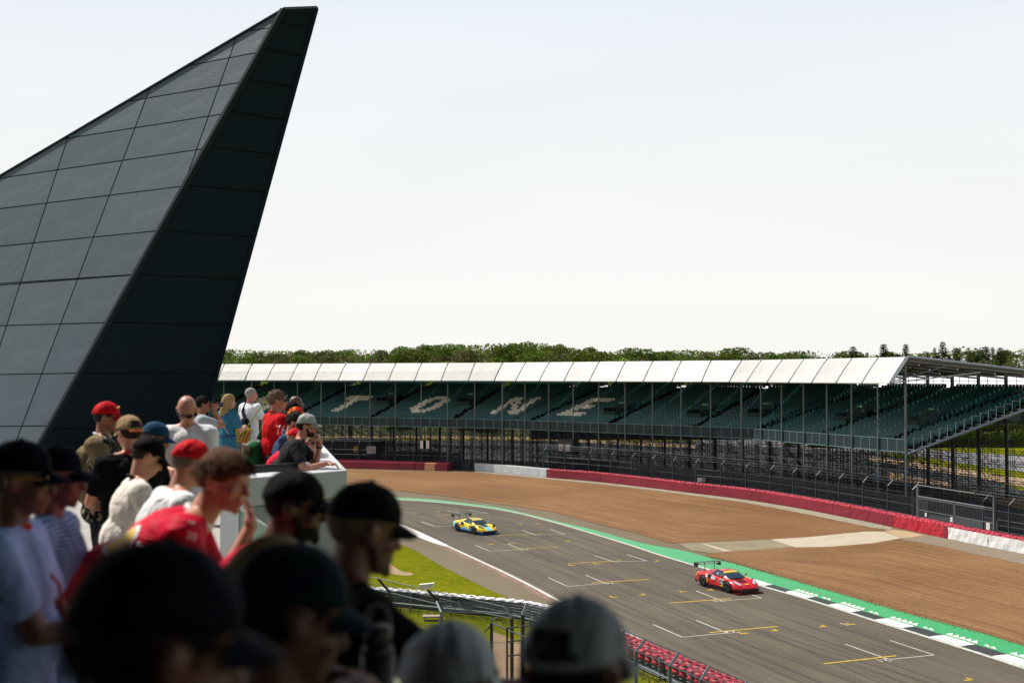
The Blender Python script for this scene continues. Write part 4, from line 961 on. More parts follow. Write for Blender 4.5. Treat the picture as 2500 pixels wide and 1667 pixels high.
for (x0, x1, d, z1, name, label) in ((56, 118, 232, 3.0, 'hedge', 'long clipped dark hedge beyond the right end scaffolding'), (54, 118, 243, 4.4, 'hedge', 'taller hedge row behind the clipped hedge at the right')):
    hb = MB(); hb.box(((x0 + x1) / 2, d, z1 / 2 - .3), (x1 - x0, 1.6, z1 - .6))
    for k in range(2600): clump(hb, (rs.uniform(x0, x1), d + rs.uniform(-1.3, 1.0), rs.uniform(.1, z1) + .2 * math.sin(k)), .45, rs)
    tag(hb.build(name, lf_a), label, 'hedge')
# ------------------------------------------------------------ clad fin of the pit building, upper left
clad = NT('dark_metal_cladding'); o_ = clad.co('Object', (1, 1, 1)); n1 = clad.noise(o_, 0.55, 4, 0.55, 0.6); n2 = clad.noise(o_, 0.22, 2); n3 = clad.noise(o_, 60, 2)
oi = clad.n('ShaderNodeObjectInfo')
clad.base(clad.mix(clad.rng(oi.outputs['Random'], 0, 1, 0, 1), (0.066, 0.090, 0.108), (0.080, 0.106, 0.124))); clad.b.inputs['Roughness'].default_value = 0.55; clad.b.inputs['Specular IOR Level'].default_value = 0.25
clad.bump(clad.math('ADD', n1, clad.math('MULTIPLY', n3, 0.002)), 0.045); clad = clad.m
clad_shade = NT('shaded_side_cladding'); o_ = clad_shade.co('Object'); clad_shade.base((0.009, 0.0160, 0.0225)); clad_shade.b.inputs['Metallic'].default_value = 0.0; clad_shade.b.inputs['Roughness'].default_value = 0.6; clad_shade.b.inputs['Specular IOR Level'].default_value = 0.03; clad_shade.bump(clad_shade.noise(o_, 0.5, 3), 0.1); clad_shade = clad_shade.m  # near-black copy of the cladding: shade of the fin's right face put into its colour
joint_m = mat('black_joint', (0.004, 0.005, 0.006), 0.8)
edge_m = mat('fin_edge_trim', (0.012, 0.017, 0.024), 0.8, spec=0.1)
D0 = 30.0
CT = P(693, 25, D0); CB = P(100, 1083, D0)
u1 = Vector((-0.843, 0.538, 0)); u2 = Vector((0.803, 0.595, 0)); cv = (CB - CT).normalized()
nL = u1.cross(cv).normalized(); nR = u2.cross(cv).normalized()
if nL.dot(CAM - CT) < 0: nL = -nL
if nR.dot(CAM - CT) < 0: nR = -nR
def onp(x, y, n, off=0.0):
    r = ray(x, y); o = CT + n * off; return CAM + r * ((o - CAM).dot(n) / r.dot(n))
def clip(pl, a, b):            # keep the part of polygon pl left of line a->b (pixels)
    out = []; f = lambda p: (b[0] - a[0]) * (p[1] - a[1]) - (b[1] - a[1]) * (p[0] - a[0])
    for i in range(len(pl)):
        p, q = pl[i], pl[(i + 1) % len(pl)]; fp, fq = f(p), f(q)
        if fp >= 0: out.append(p)
        if (fp >= 0) != (fq >= 0): t = fp / (fp - fq); out.append((p[0] + (q[0] - p[0]) * t, p[1] + (q[1] - p[1]) * t))
    return out
def area(pl): return 0.5 * sum(pl[i][0] * pl[(i + 1) % len(pl)][1] - pl[(i + 1) % len(pl)][0] * pl[i][1] for i in range(len(pl)))
def inset(pl, d):
    if area(pl) < 0: pl = pl[::-1]
    n = len(pl); out = pl
    for i in range(n):
        a, b = pl[i], pl[(i + 1) % n]; L = math.hypot(b[0] - a[0], b[1] - a[1])
        if L < .5: continue
        nx, ny = -(b[1] - a[1]) / L * d, (b[0] - a[0]) / L * d; out = clip(out, (a[0] + nx, a[1] + ny), (b[0] + nx, b[1] + ny))
        if len(out) < 3: return []
    return out
fin = tag(empty('building_fin', (CB.x, CB.y, 11.5)), 'huge dark metal clad fin of the pit building leaning to the right against the sky', 'building')
FL = fin.location.copy()
Z = 2.016 / 0.9 * 0.9          # zoom used when the joints were read: 900 px -> 2016
def zp(x, y): return (x / 2.24, y / 2.24)
TOP = zp(1545, 62); 
left_face = [(693, 25), (693 - 1000 * .862, 25 + 1000 * .508)]     # along the sloping upper edge
E0 = (693, 25); E1 = (100, 1083); slope = (430 - 25) / 693.0
LF = [E0, (697 - 5 - 3, 33)]
Lpoly = [(693, 25), (0, 432), (-400, 667), (-400, 1300), (-21, 1300)]
cz = lambda y: 693 + (y - 25) * (100 - 693) / (1083 - 25.0)
Lpoly[-1] = (cz(1300), 1300)
Rtop, Rbot = (773, 22), (521, 946); rx = lambda y: 773 + (y - 22) * (521 - 773) / (946 - 22.0)
Rpoly = [(693, 25), (773, 22), (rx(1300), 1300), (cz(1300), 1300)]
if area(Lpoly) < 0: Lpoly = Lpoly[::-1]
if area(Rpoly) < 0: Rpoly = Rpoly[::-1]
# joints on the left face: level joints given by y at the crease and at x=0, slanted joints by two points
HJ = []                        # (x1,y1,x2,y2)
for a, b in (((1500, 150), (1380, 168)), ((1410, 288), (1075, 352)), ((1325, 450), (720, 552)), ((1220, 625), (370, 757)), ((1110, 815), (0, 975)), ((995, 1020), (0, 1142)), ((857, 1263), (0, 1347)), ((722, 1502), (0, 1551))):
    HJ.append((zp(*a), zp(*b)))
d2 = 1.0629
for a, b in (((303, 632), (0, 655)), ((240, 741), (0, 748)), ((165, 857), (0, 860)), ((100, 978), (0, 979)), ((30, 1100), (0, 1099)), ((-40, 1220), (-80, 1219))): HJ.append(((a[0] * d2, a[1] * d2), (b[0] * d2, b[1] * d2)))
VJ = []
for a, b in (((1285, 230), (1010, 1000)), ((812, 505), (400, 1568)), ((370, 757), (45, 1568)), ((-120, 1030), (-330, 1568))): VJ.append((zp(*a), zp(*b)))
def xat(l, y): (x0, y0), (x1, y1) = l; return x0 + (x1 - x0) * (y - y0) / (y1 - y0)
VJ += []
def cells(polygon, hj, vj):
    # order level joints top to bottom, slanted joints left to right; build the cell polygons
    res = [polygon]
    for (a, b) in hj + vj:
        nx_ = []
        for p in res:
            q1 = clip(p, a, b); q2 = clip(p, b, a)
            for q in (q1, q2):
                if len(q) >= 3 and abs(area(q)) > 25: nx_.append(q)
        res = nx_
    return res
# long joints that run down the whole face (read lower in the photo)
VJ2 = [((zp(1285, 230)), (zp(1010, 1000))), ((381 * 1.0, 240.0), (0 + 34, 1083 + 30)), (zp(370, 757), (-78, 1083)), ((-55, 460), (-300, 1083)), ((-190, 560), (-430, 1100))]
VJ2[1] = (zp(812, 505), (40, 1075))
def build_face(polygon, n, hj, vj, m, name, outline=0.0):
    base = [onp(x, y, n, -0.05) for x, y in polygon]
    if (base[1] - base[0]).cross(base[2] - base[0]).dot(n) < 0: base = base[::-1]
    MB().add([p - FL for p in base], [tuple(range(len(base)))]).build('backing', joint_m, fin)
    for c in cells(polygon, hj, vj):
        q = inset(c, 1.35)
        if len(q) < 3: continue
        pts = [onp(x, y, n, 0.0) for x, y in q]
        if (pts[1] - pts[0]).cross(pts[2] - pts[0]).dot(n) < 0: pts = pts[::-1]
        c0 = sum(pts, Vector()) / len(pts); k = len(pts); mb = MB().add([p - c0 for p in pts] + [p - c0 - n * .045 for p in pts], [tuple(range(k))] + [(i, k + i, k + (i + 1) % k, (i + 1) % k) for i in range(k)])
        mb.build('panel', m, fin, loc=c0 - FL)
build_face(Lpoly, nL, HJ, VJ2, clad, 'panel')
RJ = []
for a, b in (((1550, 130), (1690, 155)), ((1460, 272), (1645, 308)), ((1370, 437), (1600, 475)), ((1272, 613), (1555, 655)), ((1165, 803), (1500, 847)), ((1045, 1015), (1440, 1052)), ((895, 1262), (1380, 1293)), ((760, 1502), (1310, 1527))): RJ.append((zp(*a), zp(*b)))
for a, b in (((315, 631), (548, 640)), ((262, 741), (520, 745)), ((190, 857), (497, 857)), ((110, 985), (470, 975)), ((60, 1080), (430, 1066))): RJ.append(((a[0] * d2, a[1] * d2), (b[0] * d2, b[1] * d2)))
build_face(Rpoly, nR, RJ, [], clad_shade, 'panel')
# solid behind the faces, with trims along the edges
bk = Vector((0.02, 1.0, 0)) * 0 + (-(nL + nR)).normalized() * 3.5
a0, a1 = onp(693, 25, nL), onp(-400, 667, nL); a2 = onp(-400, 1300, nL); c1 = onp(773, 22, nR); c2 = onp(rx(1300), 1300, nR); c3 = onp(cz(1300), 1300, nL)
tb = u2 * 0.0 + (u1 + u2).normalized() * 1.6
tb = Vector((-0.42, .9, 0)); far = [a0 + tb * 1.2, c1 + tb * .8, c2 + tb * 2.5, c3 + tb * 3, a2 + tb, a1 + tb]
mb = MB(); fr = [a0, c1, c2, c3, a2, a1]
mb.add([p - FL for p in fr] + [p - FL for p in far], [(0, 1, 7, 6), (1, 2, 8, 7), (5, 0, 6, 11), (6, 7, 8, 9), (6, 9, 10, 11), (4, 5, 11, 10)])
mb.build('rear_cladding', clad_shade, fin)
def beam(name, p, q, r, m): MB().tube(p - FL, q - FL, r, 4).build(name, m, fin)
beam('edge_trim', a0 + nL * .02, c3 + nL * .02 + (c3 - a0) * 0, 0.085, edge_m)
beam('edge_trim', a0 + Vector((0, 0, .02)), a1 + Vector((0, 0, .02)), 0.05, edge_m)
beam('edge_trim', c1, c2, 0.07, clad_shade); beam('edge_trim', a0, c1 + (c1 - a0) * .02, 0.07, edge_m)

# ------------------------------------------------------------ terrace, parapet, roof above
ZF = 11.5                      # terrace floor
pave = mat('terrace_paving', (0.33, 0.31, 0.28), 0.8, noise_s=2, noise_a=0.15)
C1 = P(847, 1146, 12.5); C1 = Vector((C1.x, C1.y, 0)); C0 = P(598, 1166, 11.5); C0 = Vector((C0.x, C0.y, 0))
Cb = P(755, 1048, 21.5); Cb = Vector((Cb.x, Cb.y, 0))
edge = [Vector((-14, 40, 0)), Vector((-4.6, 27, 0)), Cb, C1, C0, Vector((-2.15, 9.8, 0)), Vector((-0.69, 6.0, 0)), Vector((-0.35, 4.5, 0)), Vector((1.0, 3.3, 0)), Vector((4.2, 2.6, 0)), Vector((9, 2.2, 0))]
mb = MB(); pts = edge + [Vector((9, -7, 0)), Vector((-22, -7, 0)), Vector((-22, 40, 0))]
vs_ = [Vector((p.x, p.y, ZF)) for p in pts]; lo = [Vector((p.x, p.y, ZF - 0.5)) for p in pts]; tr_ = geometry.tessellate_polygon([vs_]); nn = len(pts)
mb.add(vs_ + lo, [tuple(t) for t in tr_] + [tuple(nn + i for i in t[::-1]) for t in tr_] + [(i, nn + i, nn + (i + 1) % nn, (i + 1) % nn) for i in range(nn)])
floor = mb.build('terrace_floor', pave); bm = bmesh.new(); bm.from_mesh(floor.data); bmesh.ops.recalc_face_normals(bm, faces=bm.faces); bm.to_mesh(floor.data); bm.free(); tag(floor, kind='structure')
# building mass below the terrace
mb = MB(); pts2 = [p + Vector((-0.9, -0.5, 0)) for p in edge] + pts[nn - 3:]; n2_ = len(pts2)
mb.add([Vector((p.x, p.y, ZF - .5)) for p in pts2] + [Vector((p.x, p.y, 0)) for p in pts2], [(i, n2_ + i, n2_ + (i + 1) % n2_, (i + 1) % n2_) for i in range(n2_)])
tag(mb.build('pit_building_wall', clad_shade), kind='structure')
par_m = mat('white_rendered_parapet', (0.48, 0.51, 0.53), 0.7, noise_s=1.3, noise_a=0.05, bump=0.004, bump_s=30)
par_l = mat('grey_rendered_wall', (0.30, 0.325, 0.34), 0.7, noise_s=1.0, noise_a=0.07)
par = tag(empty('parapet', (C1.x, C1.y, ZF)), 'white rendered parapet with a sharp corner that the man in the grey cap leans on', 'wall')
PO = Vector((C1.x, C1.y, ZF))
def inner(pts, w):
    o = offset(pts, w); return o
run = [Vector((-4.6, 27, 0)), Cb, C1, C0, Vector((-2.15, 9.8, 0))]
def wall_piece(a, b, w0, z0, z1, m, name, a_in=None, b_in=None, shrink=0.0):
    """a,b outer edge; a_in,b_in inner edge"""
    v = [a, b, b_in, a_in]; mb = MB(); c = sum(v, Vector()) / 4
    lo = [p + (c - p) * 0 for p in v]
    mb.add([Vector((p.x, p.y, z0)) - PO for p in lo] + [Vector((p.x, p.y, z1)) - PO for p in v], [(0, 1, 5, 4), (1, 2, 6, 5), (2, 3, 7, 6), (3, 0, 4, 7), (4, 5, 6, 7), (3, 2, 1, 0)])
    o = mb.build(name, m, par); bm = bmesh.new(); bm.from_mesh(o.data); bmesh.ops.recalc_face_normals(bm, faces=bm.faces); bm.to_mesh(o.data); bm.free(); 
    bv = o.modifiers.new('bevel', 'BEVEL'); bv.width = 0.012; bv.segments = 2; return o
# inner edge of the cap, hand placed to make the wedge-shaped top of the photo
I1 = C1 + Vector((-0.50, -0.02, 0)); Ib = Cb + Vector((-0.55, 0.0, 0)); I0 = C0 + Vector((-0.30, 0.28, 0)); If = Vector((-5.2, 27, 0)); 
ZC = 12.6; CH = 0.27
wall_piece(Cb, C1, 0, ZC - CH, ZC, par_m, 'coping', Ib, I1)
wall_piece(C1 + (C0 - C1) * .003, C0, 0, ZC - CH, ZC, par_m, 'coping', I1 + (I0 - I1) * .003, I0)
wall_piece(Vector((-4.6, 27, 0)), Cb + (Vector((-4.6, 27, 0)) - Cb) * .003, 0, ZC - CH, ZC, par_m, 'coping', If, Ib)
dn = Vector((-.05, -.01, 0))
wall_piece(Cb + dn, C1 + dn, 0, ZF - 2.2, ZC - CH - .003, par_l, 'wall_face', Ib, I1)
wall_piece(C1 + dn + (C0 - C1) * .004, C0 + dn, 0, ZF - 2.2, ZC - CH - .003, par_l, 'wall_face', I1, I0)
wall_piece(Vector((-4.65, 27, 0)), Cb + dn, 0, ZF - .5, ZC - CH - .003, par_l, 'wall_face', If, Ib)
# dark handrail ledge behind the parapet
led = MB(); q0 = P(845 - 45, 1128, 12.9); 
MB().tube(Vector((I0.x - .10, I0.y + .12, ZC + .03)) - PO, Vector((I1.x + .02, I1.y + .12, ZC + .03)) - PO, 0.045, 6).build('handrail', black_post, par)
# glass balustrade towards the camera
glass = NT('green_tinted_glass'); glass.base((0.30, 0.50, 0.42)); glass.b.inputs['Roughness'].default_value = 0.05; glass.b.inputs['Alpha'].default_value = 0.42; glass.b.inputs['Specular IOR Level'].default_value = 0.9; glass = glass.m
bal = tag(empty('glass_balustrade', (-0.69, 6, ZF)), 'greenish glass balustrade panels running towards the camera beside the crowd', 'balustrade')
gl = [Vector((-2.44, 11.2, 0)), Vector((-2.15, 9.8, 0)), Vector((-1.45, 8.0, 0)), Vector((-0.69, 6.0, 0)), Vector((-0.36, 4.6, 0)), Vector((0.45, 3.75, 0)), Vector((1.5, 3.1, 0)), Vector((3.2, 2.75, 0))]
for a, b in zip(gl[:-1], gl[1:]):
    d_ = (b - a); c0 = (a + b) / 2; rz = math.atan2(d_.y, d_.x)
    MB().box((0, 0, 0), (d_.length - .03, 0.02, 0.95), rz).build('glass_pane', glass, bal, loc=Vector((c0.x, c0.y, ZF + .52)) - bal.location)
    MB().box((0, 0, 0), (0.05, 0.08, 0.3), rz).build('clamp', galv, bal, loc=Vector((a.x, a.y, ZF + .15)) - bal.location)
stone = mat('beige_coping_stone', (0.42, 0.36, 0.29), 0.8, noise_s=3, noise_a=.1)
# overhead roof of the building that shades the near spectators, and its rear wall
roof_pts = [(-22, 7.0), (-4.2, 6.9), (-3.85, 6.05), (-3.6, 5.3), (-3.5, 4.98), (-2.3, 4.85), (2, 4.5), (9, 4.3), (9, -8), (-22, -8)]
mb = MB(); vs_ = [Vector((x, y, 16.6)) for x, y in roof_pts]; v2 = [Vector((x, y, 17.1)) for x, y in roof_pts]; nn = len(vs_); tr_ = geometry.tessellate_polygon([vs_])
mb.add(vs_ + v2, [tuple(t) for t in tr_] + [tuple(nn + i for i in t) for t in tr_] + [(i, nn + i, nn + (i + 1) % nn, (i + 1) % nn) for i in range(nn)])
tag(mb.build('terrace_roof', mat('dark_soffit', (0.03, 0.035, 0.045), 0.7)), kind='structure')
tag(MB().box((-6.5, -8.1, 14), (31, .2, 6)).build('rear_wall', mat('dark_glazed_wall', (0.03, 0.035, 0.05), 0.4)), kind='structure')
# ------------------------------------------------------------ race cars
tyre_m = mat('tyre_rubber', (0.012, 0.012, 0.013), 0.7)
rim_m = mat('dark_wheel_rim', (0.05, 0.05, 0.055), 0.35, 0.8)
carbon = mat('carbon_black', (0.010, 0.011, 0.013), 0.35)
glass_c = mat('tinted_windscreen', (0.02, 0.045, 0.075), 0.06, spec=0.9)
def livery(name, kind):
    g = NT(name); o = g.co('Object'); sp = g.n('ShaderNodeSeparateXYZ'); g.l(o, sp.inputs[0]); X, Y, Zc = sp.outputs
    if kind == 'yellow':
        c = (0.80, 0.56, 0.012)
        w = g.noise(o, 1.3, 2, 0.5, 0.5)
        low = g.math('LESS_THAN', g.math('ADD', Zc, g.math('MULTIPLY', g.math('ABSOLUTE', g.math('ADD', X, 0.2)), 0.10)), 0.47); a = g.mix(low, c, (0.10, 0.42, 0.62))
        rear = g.math('LESS_THAN', g.math('ADD', X, g.math('MULTIPLY', Zc, 0.6)), -1.25); a = g.mix(rear, a, (0.13, 0.50, 0.66))
        ctr = g.math('LESS_THAN', g.math('ABSOLUTE', Y), 0.26); fr = g.math('GREATER_THAN', X, 0.95); a = g.mix(g.math('MULTIPLY', ctr, fr), a, (0.25, 0.60, 0.72))
        lo = g.math('LESS_THAN', Zc, 0.24); a = g.mix(lo, a, (0.01, 0.09, 0.42))
    else:
        a = g.mix(g.math('LESS_THAN', Zc, 0.30), (0.56, 0.006, 0.012), (0.16, 0.004, 0.008))
    g.base(a); g.b.inputs['Roughness'].default_value = 0.28; g.b.inputs['Coat Weight'].default_value = 0.6; g.b.inputs['Coat Roughness'].default_value = 0.06; return g.m
ST_ = [(2.34, .50, .15, .22, .33, .33), (2.22, .80, .12, .30, .46, .42), (1.95, .94, .12, .42, .62, .53), (1.62, .985, .12, .50, .75, .62), (1.30, 1.0, .12, .55, .80, .68), (1.0, .98, .12, .50, .79, .74), (.68, .94, .12, .42, .79, .79), (.2, .90, .12, .36, .82, .84), (-.3, .92, .12, .38, .86, .88), (-.75, .98, .12, .52, .93, .92), (-1.1, 1.0, .12, .60, .98, .94), (-1.42, 1.0, .12, .60, .98, .94), (-1.8, .98, .14, .60, .94, .92), (-2.15, .93, .2, .60, .88, .88), (-2.27, .86, .3, .6, .82, .82)]
def race_car(name, label, paint, contact_rear, contact_front, number, extra, wing=True, banner=None, group=None):
    r, f = Vector(contact_rear), Vector(contact_front); h = (f - r); h.z = 0; h.normalize(); left = Vector((-h.y, h.x, 0)); o = (r + f) / 2 + left * .98; o.z = 0.012
    root = tag(empty(name, o, math.atan2(h.y, h.x)), label, 'race car' if wing else 'car', group)
    mb = MB()
    for (x, w, zb, zs, zf, zc) in ST_:
        half = [(0, zb), (.8 * w, zb), (w, zb + .09), (w * .985, (zb + zs) / 2 + .05), (w, zs), (.95 * w, zf - .05), (.76 * w, zf), (.46 * w, zc + .25 * (zf - zc)), (0, zc)]
        full = half + [(-y, z) for y, z in half[-2:0:-1]]
        mb.v += [(x, y, z) for y, z in full]
    n = 16
    for i in range(len(ST_) - 1):
        for k in range(n): mb.f.append((i * n + k, i * n + (k + 1) % n, (i + 1) * n + (k + 1) % n, (i + 1) * n + k)); mb.m.append(0)
    mb.f += [tuple(range(n)), tuple((len(ST_) - 1) * n + k for k in range(n - 1, -1, -1))]; mb.m += [0, 0]
    body = mb.build('body', paint, root, True); bm = bmesh.new(); bm.from_mesh(body.data); bmesh.ops.recalc_face_normals(bm, faces=bm.faces); bm.to_mesh(body.data); bm.free()
    sb = body.modifiers.new('s', 'SUBSURF'); sb.levels = 1; sb.render_levels = 2
    # cabin
    g = MB(); A = [(.98, .60, .79), (.62, .58, .97), (.22, .50, 1.13), (-.1, .47, 1.17), (-.5, .45, 1.17), (-1.0, .40, 1.09), (-1.7, .30, .95)]
    B = [(.98, .70, .76), (.55, .76, .82), (.1, .78, .86), (-.35, .77, .89), (-.75, .74, .92), (-1.15, .64, .95), (-1.7, .45, .93)]
    def quadstrip(i0, i1, m): 
        q = MB()
        for i in range(i0, i1):
            a, b = A[i], A[i + 1]; q.add([(a[0], a[1], a[2]), (a[0] + .03, 0, a[2] + .025), (a[0], -a[1], a[2]), (b[0], -b[1], b[2]), (b[0] + .03, 0, b[2] + .025), (b[0], b[1], b[2])], [(0, 1, 4, 5), (1, 2, 3, 4)])
        return q
    quadstrip(0, 2, None).build('windscreen', glass_c, root); quadstrip(2, 6, None).build('roof', paint, root)
    for sy in (1, -1):
        sw = MB(); sp = MB()
        for i in range(0, 6):
            a, b, c, d = A[i], A[i + 1], B[i + 1], B[i]; (sw if 1 <= i < 4 else sp).add([(a[0], a[1] * sy, a[2]), (b[0], b[1] * sy, b[2]), (c[0], c[1] * sy, c[2]), (d[0], d[1] * sy, d[2])], [(0, 1, 2, 3) if sy < 0 else (3, 2, 1, 0)])
        sw.build('side_window', glass_c, root); sp.build('side_pillar', paint, root)
        MB().tube((.96, .63 * sy, .81), (.22, .52 * sy, 1.14), .028, 5).tube((.22, .52 * sy, 1.14), (-.5, .47 * sy, 1.18), .025, 5).build('pillar_trim', carbon, root)
    if banner: 
        a, b = A[1], A[2]; q = MB(); za = .62; f_ = .55
        pa = [a[k] + (b[k] - a[k]) * f_ for k in range(3)]; q.add([(pa[0], pa[1], pa[2] + .012), (pa[0] + .03, 0, pa[2] + .037), (pa[0], -pa[1], pa[2] + .012), (b[0], -b[1], b[2] + .012), (b[0] + .03, 0, b[2] + .037), (b[0], b[1], b[2] + .012)], [(0, 1, 4, 5), (1, 2, 3, 4)]); q.build('sun_strip', banner, root)
    # wheels
    for wx in (1.3, -1.3):
        for sy in (1, -1):
            w = empty('wheel', (wx, .86 * sy, .345)); w.parent = root
            RX = Matrix.Rotation(math.pi / 2, 3, 'X'); tm = MB()
            prof_ = [(.24, -.15), (.30, -.155), (.338, -.12), (.345, 0), (.338, .12), (.30, .155), (.24, .15)]; nn = 28
            for rr, yy in prof_: 
                for k in range(nn): a = 2 * math.pi * k / nn; tm.v.append((rr * math.cos(a), yy, rr * math.sin(a)))
            for j in range(len(prof_) - 1):
                for k in range(nn): tm.f.append((j * nn + k, j * nn + (k + 1) % nn, (j + 1) * nn + (k + 1) % nn, (j + 1) * nn + k)); tm.m.append(0)
            tm.build('tyre', tyre_m, w, True)
            rm = MB().torus((0, .145 * sy, 0), .235, .012, RX, 24, 5); rm.tube((0, .06 * sy, 0), (0, .075 * sy, 0), .232, 20); rm.tube((0, .06 * sy, 0), (0, .15 * sy, 0), .04, 8)
            for k in range(10):
                a = 2 * math.pi * k / 10; rm.tube((.03 * math.cos(a), .13 * sy, .03 * math.sin(a)), (.23 * math.cos(a), .14 * sy, .23 * math.sin(a)), .013, 4)
            rm.build('rim', rim_m, w)
            ar = MB(); nn = 18
            for k in range(nn + 1):
                a = math.pi * (-.06 + 1.12 * k / nn)
                for rr, yy in ((.36, 1.0), (.425, 1.012), (.36, .75)): ar.v.append((wx + rr * math.cos(a), yy * sy, .345 + rr * math.sin(a)))
            for k in range(nn): ar.f += [(k * 3, k * 3 + 1, k * 3 + 4, k * 3 + 3), (k * 3, k * 3 + 3, k * 3 + 5, k * 3 + 2)]; ar.m += [0, 0]
            for k in range(1): 
                c0 = [(wx + .37 * math.cos(2 * math.pi * q / 24), 1.004 * sy, .345 + .37 * math.sin(2 * math.pi * q / 24)) for q in range(24) if math.sin(2 * math.pi * q / 24) > -.62]
                ar.add(c0, [tuple(range(len(c0)))])
            ar.build('wheel_arch', carbon, root)
            w.location.y = .885 * sy
    if not wing: return root
    wh = MB().box((-2.12, 0, 1.33), (.36, 1.78, .035)); wh.box((-2.32, 0, 1.40), (.12, 1.78, .02)); wing_o = wh.build('rear_wing', carbon, root)
    for sy in (1, -1):
        MB().box((-2.18, .9 * sy, 1.27), (.46, .025, .26)).build('end_plate', carbon, wing_o); MB().tube((-1.95, .38 * sy, .9), (-1.92, .38 * sy, 1.42), .024, 5).tube((-1.92, .38 * sy, 1.42), (-2.15, .38 * sy, 1.36), .024, 5).build('wing_support', carbon, wing_o)
        MB().box((-1.99, .0, 1.353), (.10, 1.5, .006)).build('wing_sticker', extra['wing'], wing_o) if sy > 0 else None
        m_ = MB().ell((.62, .98 * sy, .93), (.06, .10, .06), nu=10, nv=6).tube((.66, .72 * sy, .84), (.62, .95 * sy, .90), .018, 5); m_.build('mirror', extra['mirror'], root, True)
        hl = MB(); hl.add([(2.10, .50 * sy, .565), (1.72, .80 * sy, .765), (1.60, .78 * sy, .80), (1.98, .46 * sy, .60), (2.06, .60 * sy, .535), (1.80, .86 * sy, .70)], [(0, 1, 2, 3), (4, 5, 1, 0)]); hl.build('headlight', extra['lamp'], root)
        MB().ell((-.62, .93 * sy, .80), (.20, .07, .14), nu=12, nv=8).build('side_intake', carbon, root, True)
        MB().box((0, .97 * sy, .14), (1.8, .10, .05)).build('side_skirt', carbon, root); MB().box((1.98, .98 * sy, .32), (.30, .12, .018), mat=Matrix.Rotation(-.35, 3, 'Y')).build('dive_plane', extra['splitter'], root)
        q = MB().box((.72, .965 * sy, .56), (.40, .03, .30)); q.build('number_panel', extra['panel'], root)
        t = text_mesh(number, .30, extra['digit'], 'race_number', root); t.matrix_local = Matrix.Translation((.72, .985 * sy, .55)) @ (Matrix.Rotation(math.pi / 2, 4, 'X') if sy < 0 else Matrix.Rotation(math.pi, 4, 'Z') @ Matrix.Rotation(math.pi / 2, 4, 'X'))
    MB().add([(2.18, .62, .12), (2.52, .0, .12), (2.18, -.62, .12), (1.9, -.98, .12), (1.9, .98, .12), (2.42, .55, .12), (2.42, -.55, .12), (2.2, .98, .12), (2.2, -.98, .12)], [(4, 7, 5, 1, 6, 8, 3)]).box((2.12, 0, .10), (.5, 1.94, .03)).box((2.36, 0, .10), (.12, 1.3, .03)).build('splitter', extra['splitter'], root)
    MB().add([(2.33, .62, .20), (2.35, .4, .16), (2.35, -.4, .16), (2.33, -.62, .20), (2.30, -.72, .33), (2.37, -.3, .31), (2.37, .3, .31), (2.30, .72, .33)], [tuple(range(8))]).box((2.22, 0, .25), (.25, 1.36, .16)).build('front_grille', carbon, root)
    for k in range(5): MB().box((1.22 + k * .10, 0, .735 - k * .022), (.055, .62, .022), mat=Matrix.Rotation(.30, 3, 'Y')).build('bonnet_louvre', extra['vent'], root)
    for (x, y, z, w, hh, m) in extra['stickers']:
        for sy in ((1, -1) if y else (1,)): MB().box((x, y * sy, z), (w, .02, hh) if abs(y) > .9 else (w, hh, .012), mat=Matrix.Rotation(0.18 if abs(y) < .9 and x > 1 else 0, 3, 'Y')).build('sticker', m, root)
    MB().box((-2.28, 0, .30), (.12, 1.7, .22)).build('diffuser', carbon, root)
    MB().tube((.9, .10, .83), (.55, -.05, 1.02), .012, 4).build('wiper', carbon, root)
    return root
ylw = mat('sticker_yellow', (0.80, 0.55, 0.02), 0.4); wht = mat('sticker_white', (0.75, 0.75, 0.75), 0.4); orn = mat('sticker_orange', (0.75, 0.30, 0.03), 0.4); blk = mat('sticker_black', (0.015, 0.015, 0.02), 0.4); dred = mat('gloss_red', (0.5, 0.008, 0.015), 0.3)
lamp_w = mat('headlight_glass', (0.55, 0.60, 0.68), 0.15); lamp_d = mat('headlight_dark', (0.02, 0.02, 0.025), 0.15); sky_b = mat('gloss_sky_blue', (0.14, 0.50, 0.68), 0.3); deep_b = mat('gloss_deep_blue', (0.008, 0.06, 0.36), 0.3)
rc = race_car('race_car', 'red racing car numbered 66 with yellow sun strip, nearest on the track', livery('red_livery', 'red'), G(1716.4, 1431.5), G(1775.4, 1447), '66', dict(wing=wht, mirror=dred, lamp=lamp_w, splitter=mat('dark_gloss_red', (0.20, 0.005, 0.01), 0.35), panel=blk, digit=wht, vent=mat('dark_red_louvre', (0.14, 0.004, 0.006), 0.4),
    stickers=[(-.25, .955, .70, .45, .16, wht), (-.85, 1.0, .78, .24, .22, wht), (.72, .972, .74, .40, .07, wht), (-1.95, .985, .72, .22, .12, orn), (.72, .972, .36, .36, .05, ylw), (1.92, .62, .58, .10, .22, ylw), (2.02, 0, .575, .10, .28, ylw), (1.05, .70, .80, .12, .22, orn)]), banner=ylw, group='racing cars on the track')
for sy in (1, -1):
    q = MB().tube((-.60 - .25, .985 * sy, .48), (-.60 - .25, 1.0 * sy, .48), .12, 16); q.build('round_sticker', mat('gold_roundel', (0.62, 0.30, 0.03), 0.4), rc)
    t = text_mesh('77', .20, wht, 'window_number', rc); t.matrix_local = Matrix.Translation((-.05, .735 * sy, .98)) @ (Matrix.Rotation(math.pi / 2 - (.95 if 0 else .55), 4, 'X') if sy < 0 else Matrix.Rotation(math.pi, 4, 'Z') @ Matrix.Rotation(math.pi / 2 - .55, 4, 'X'))
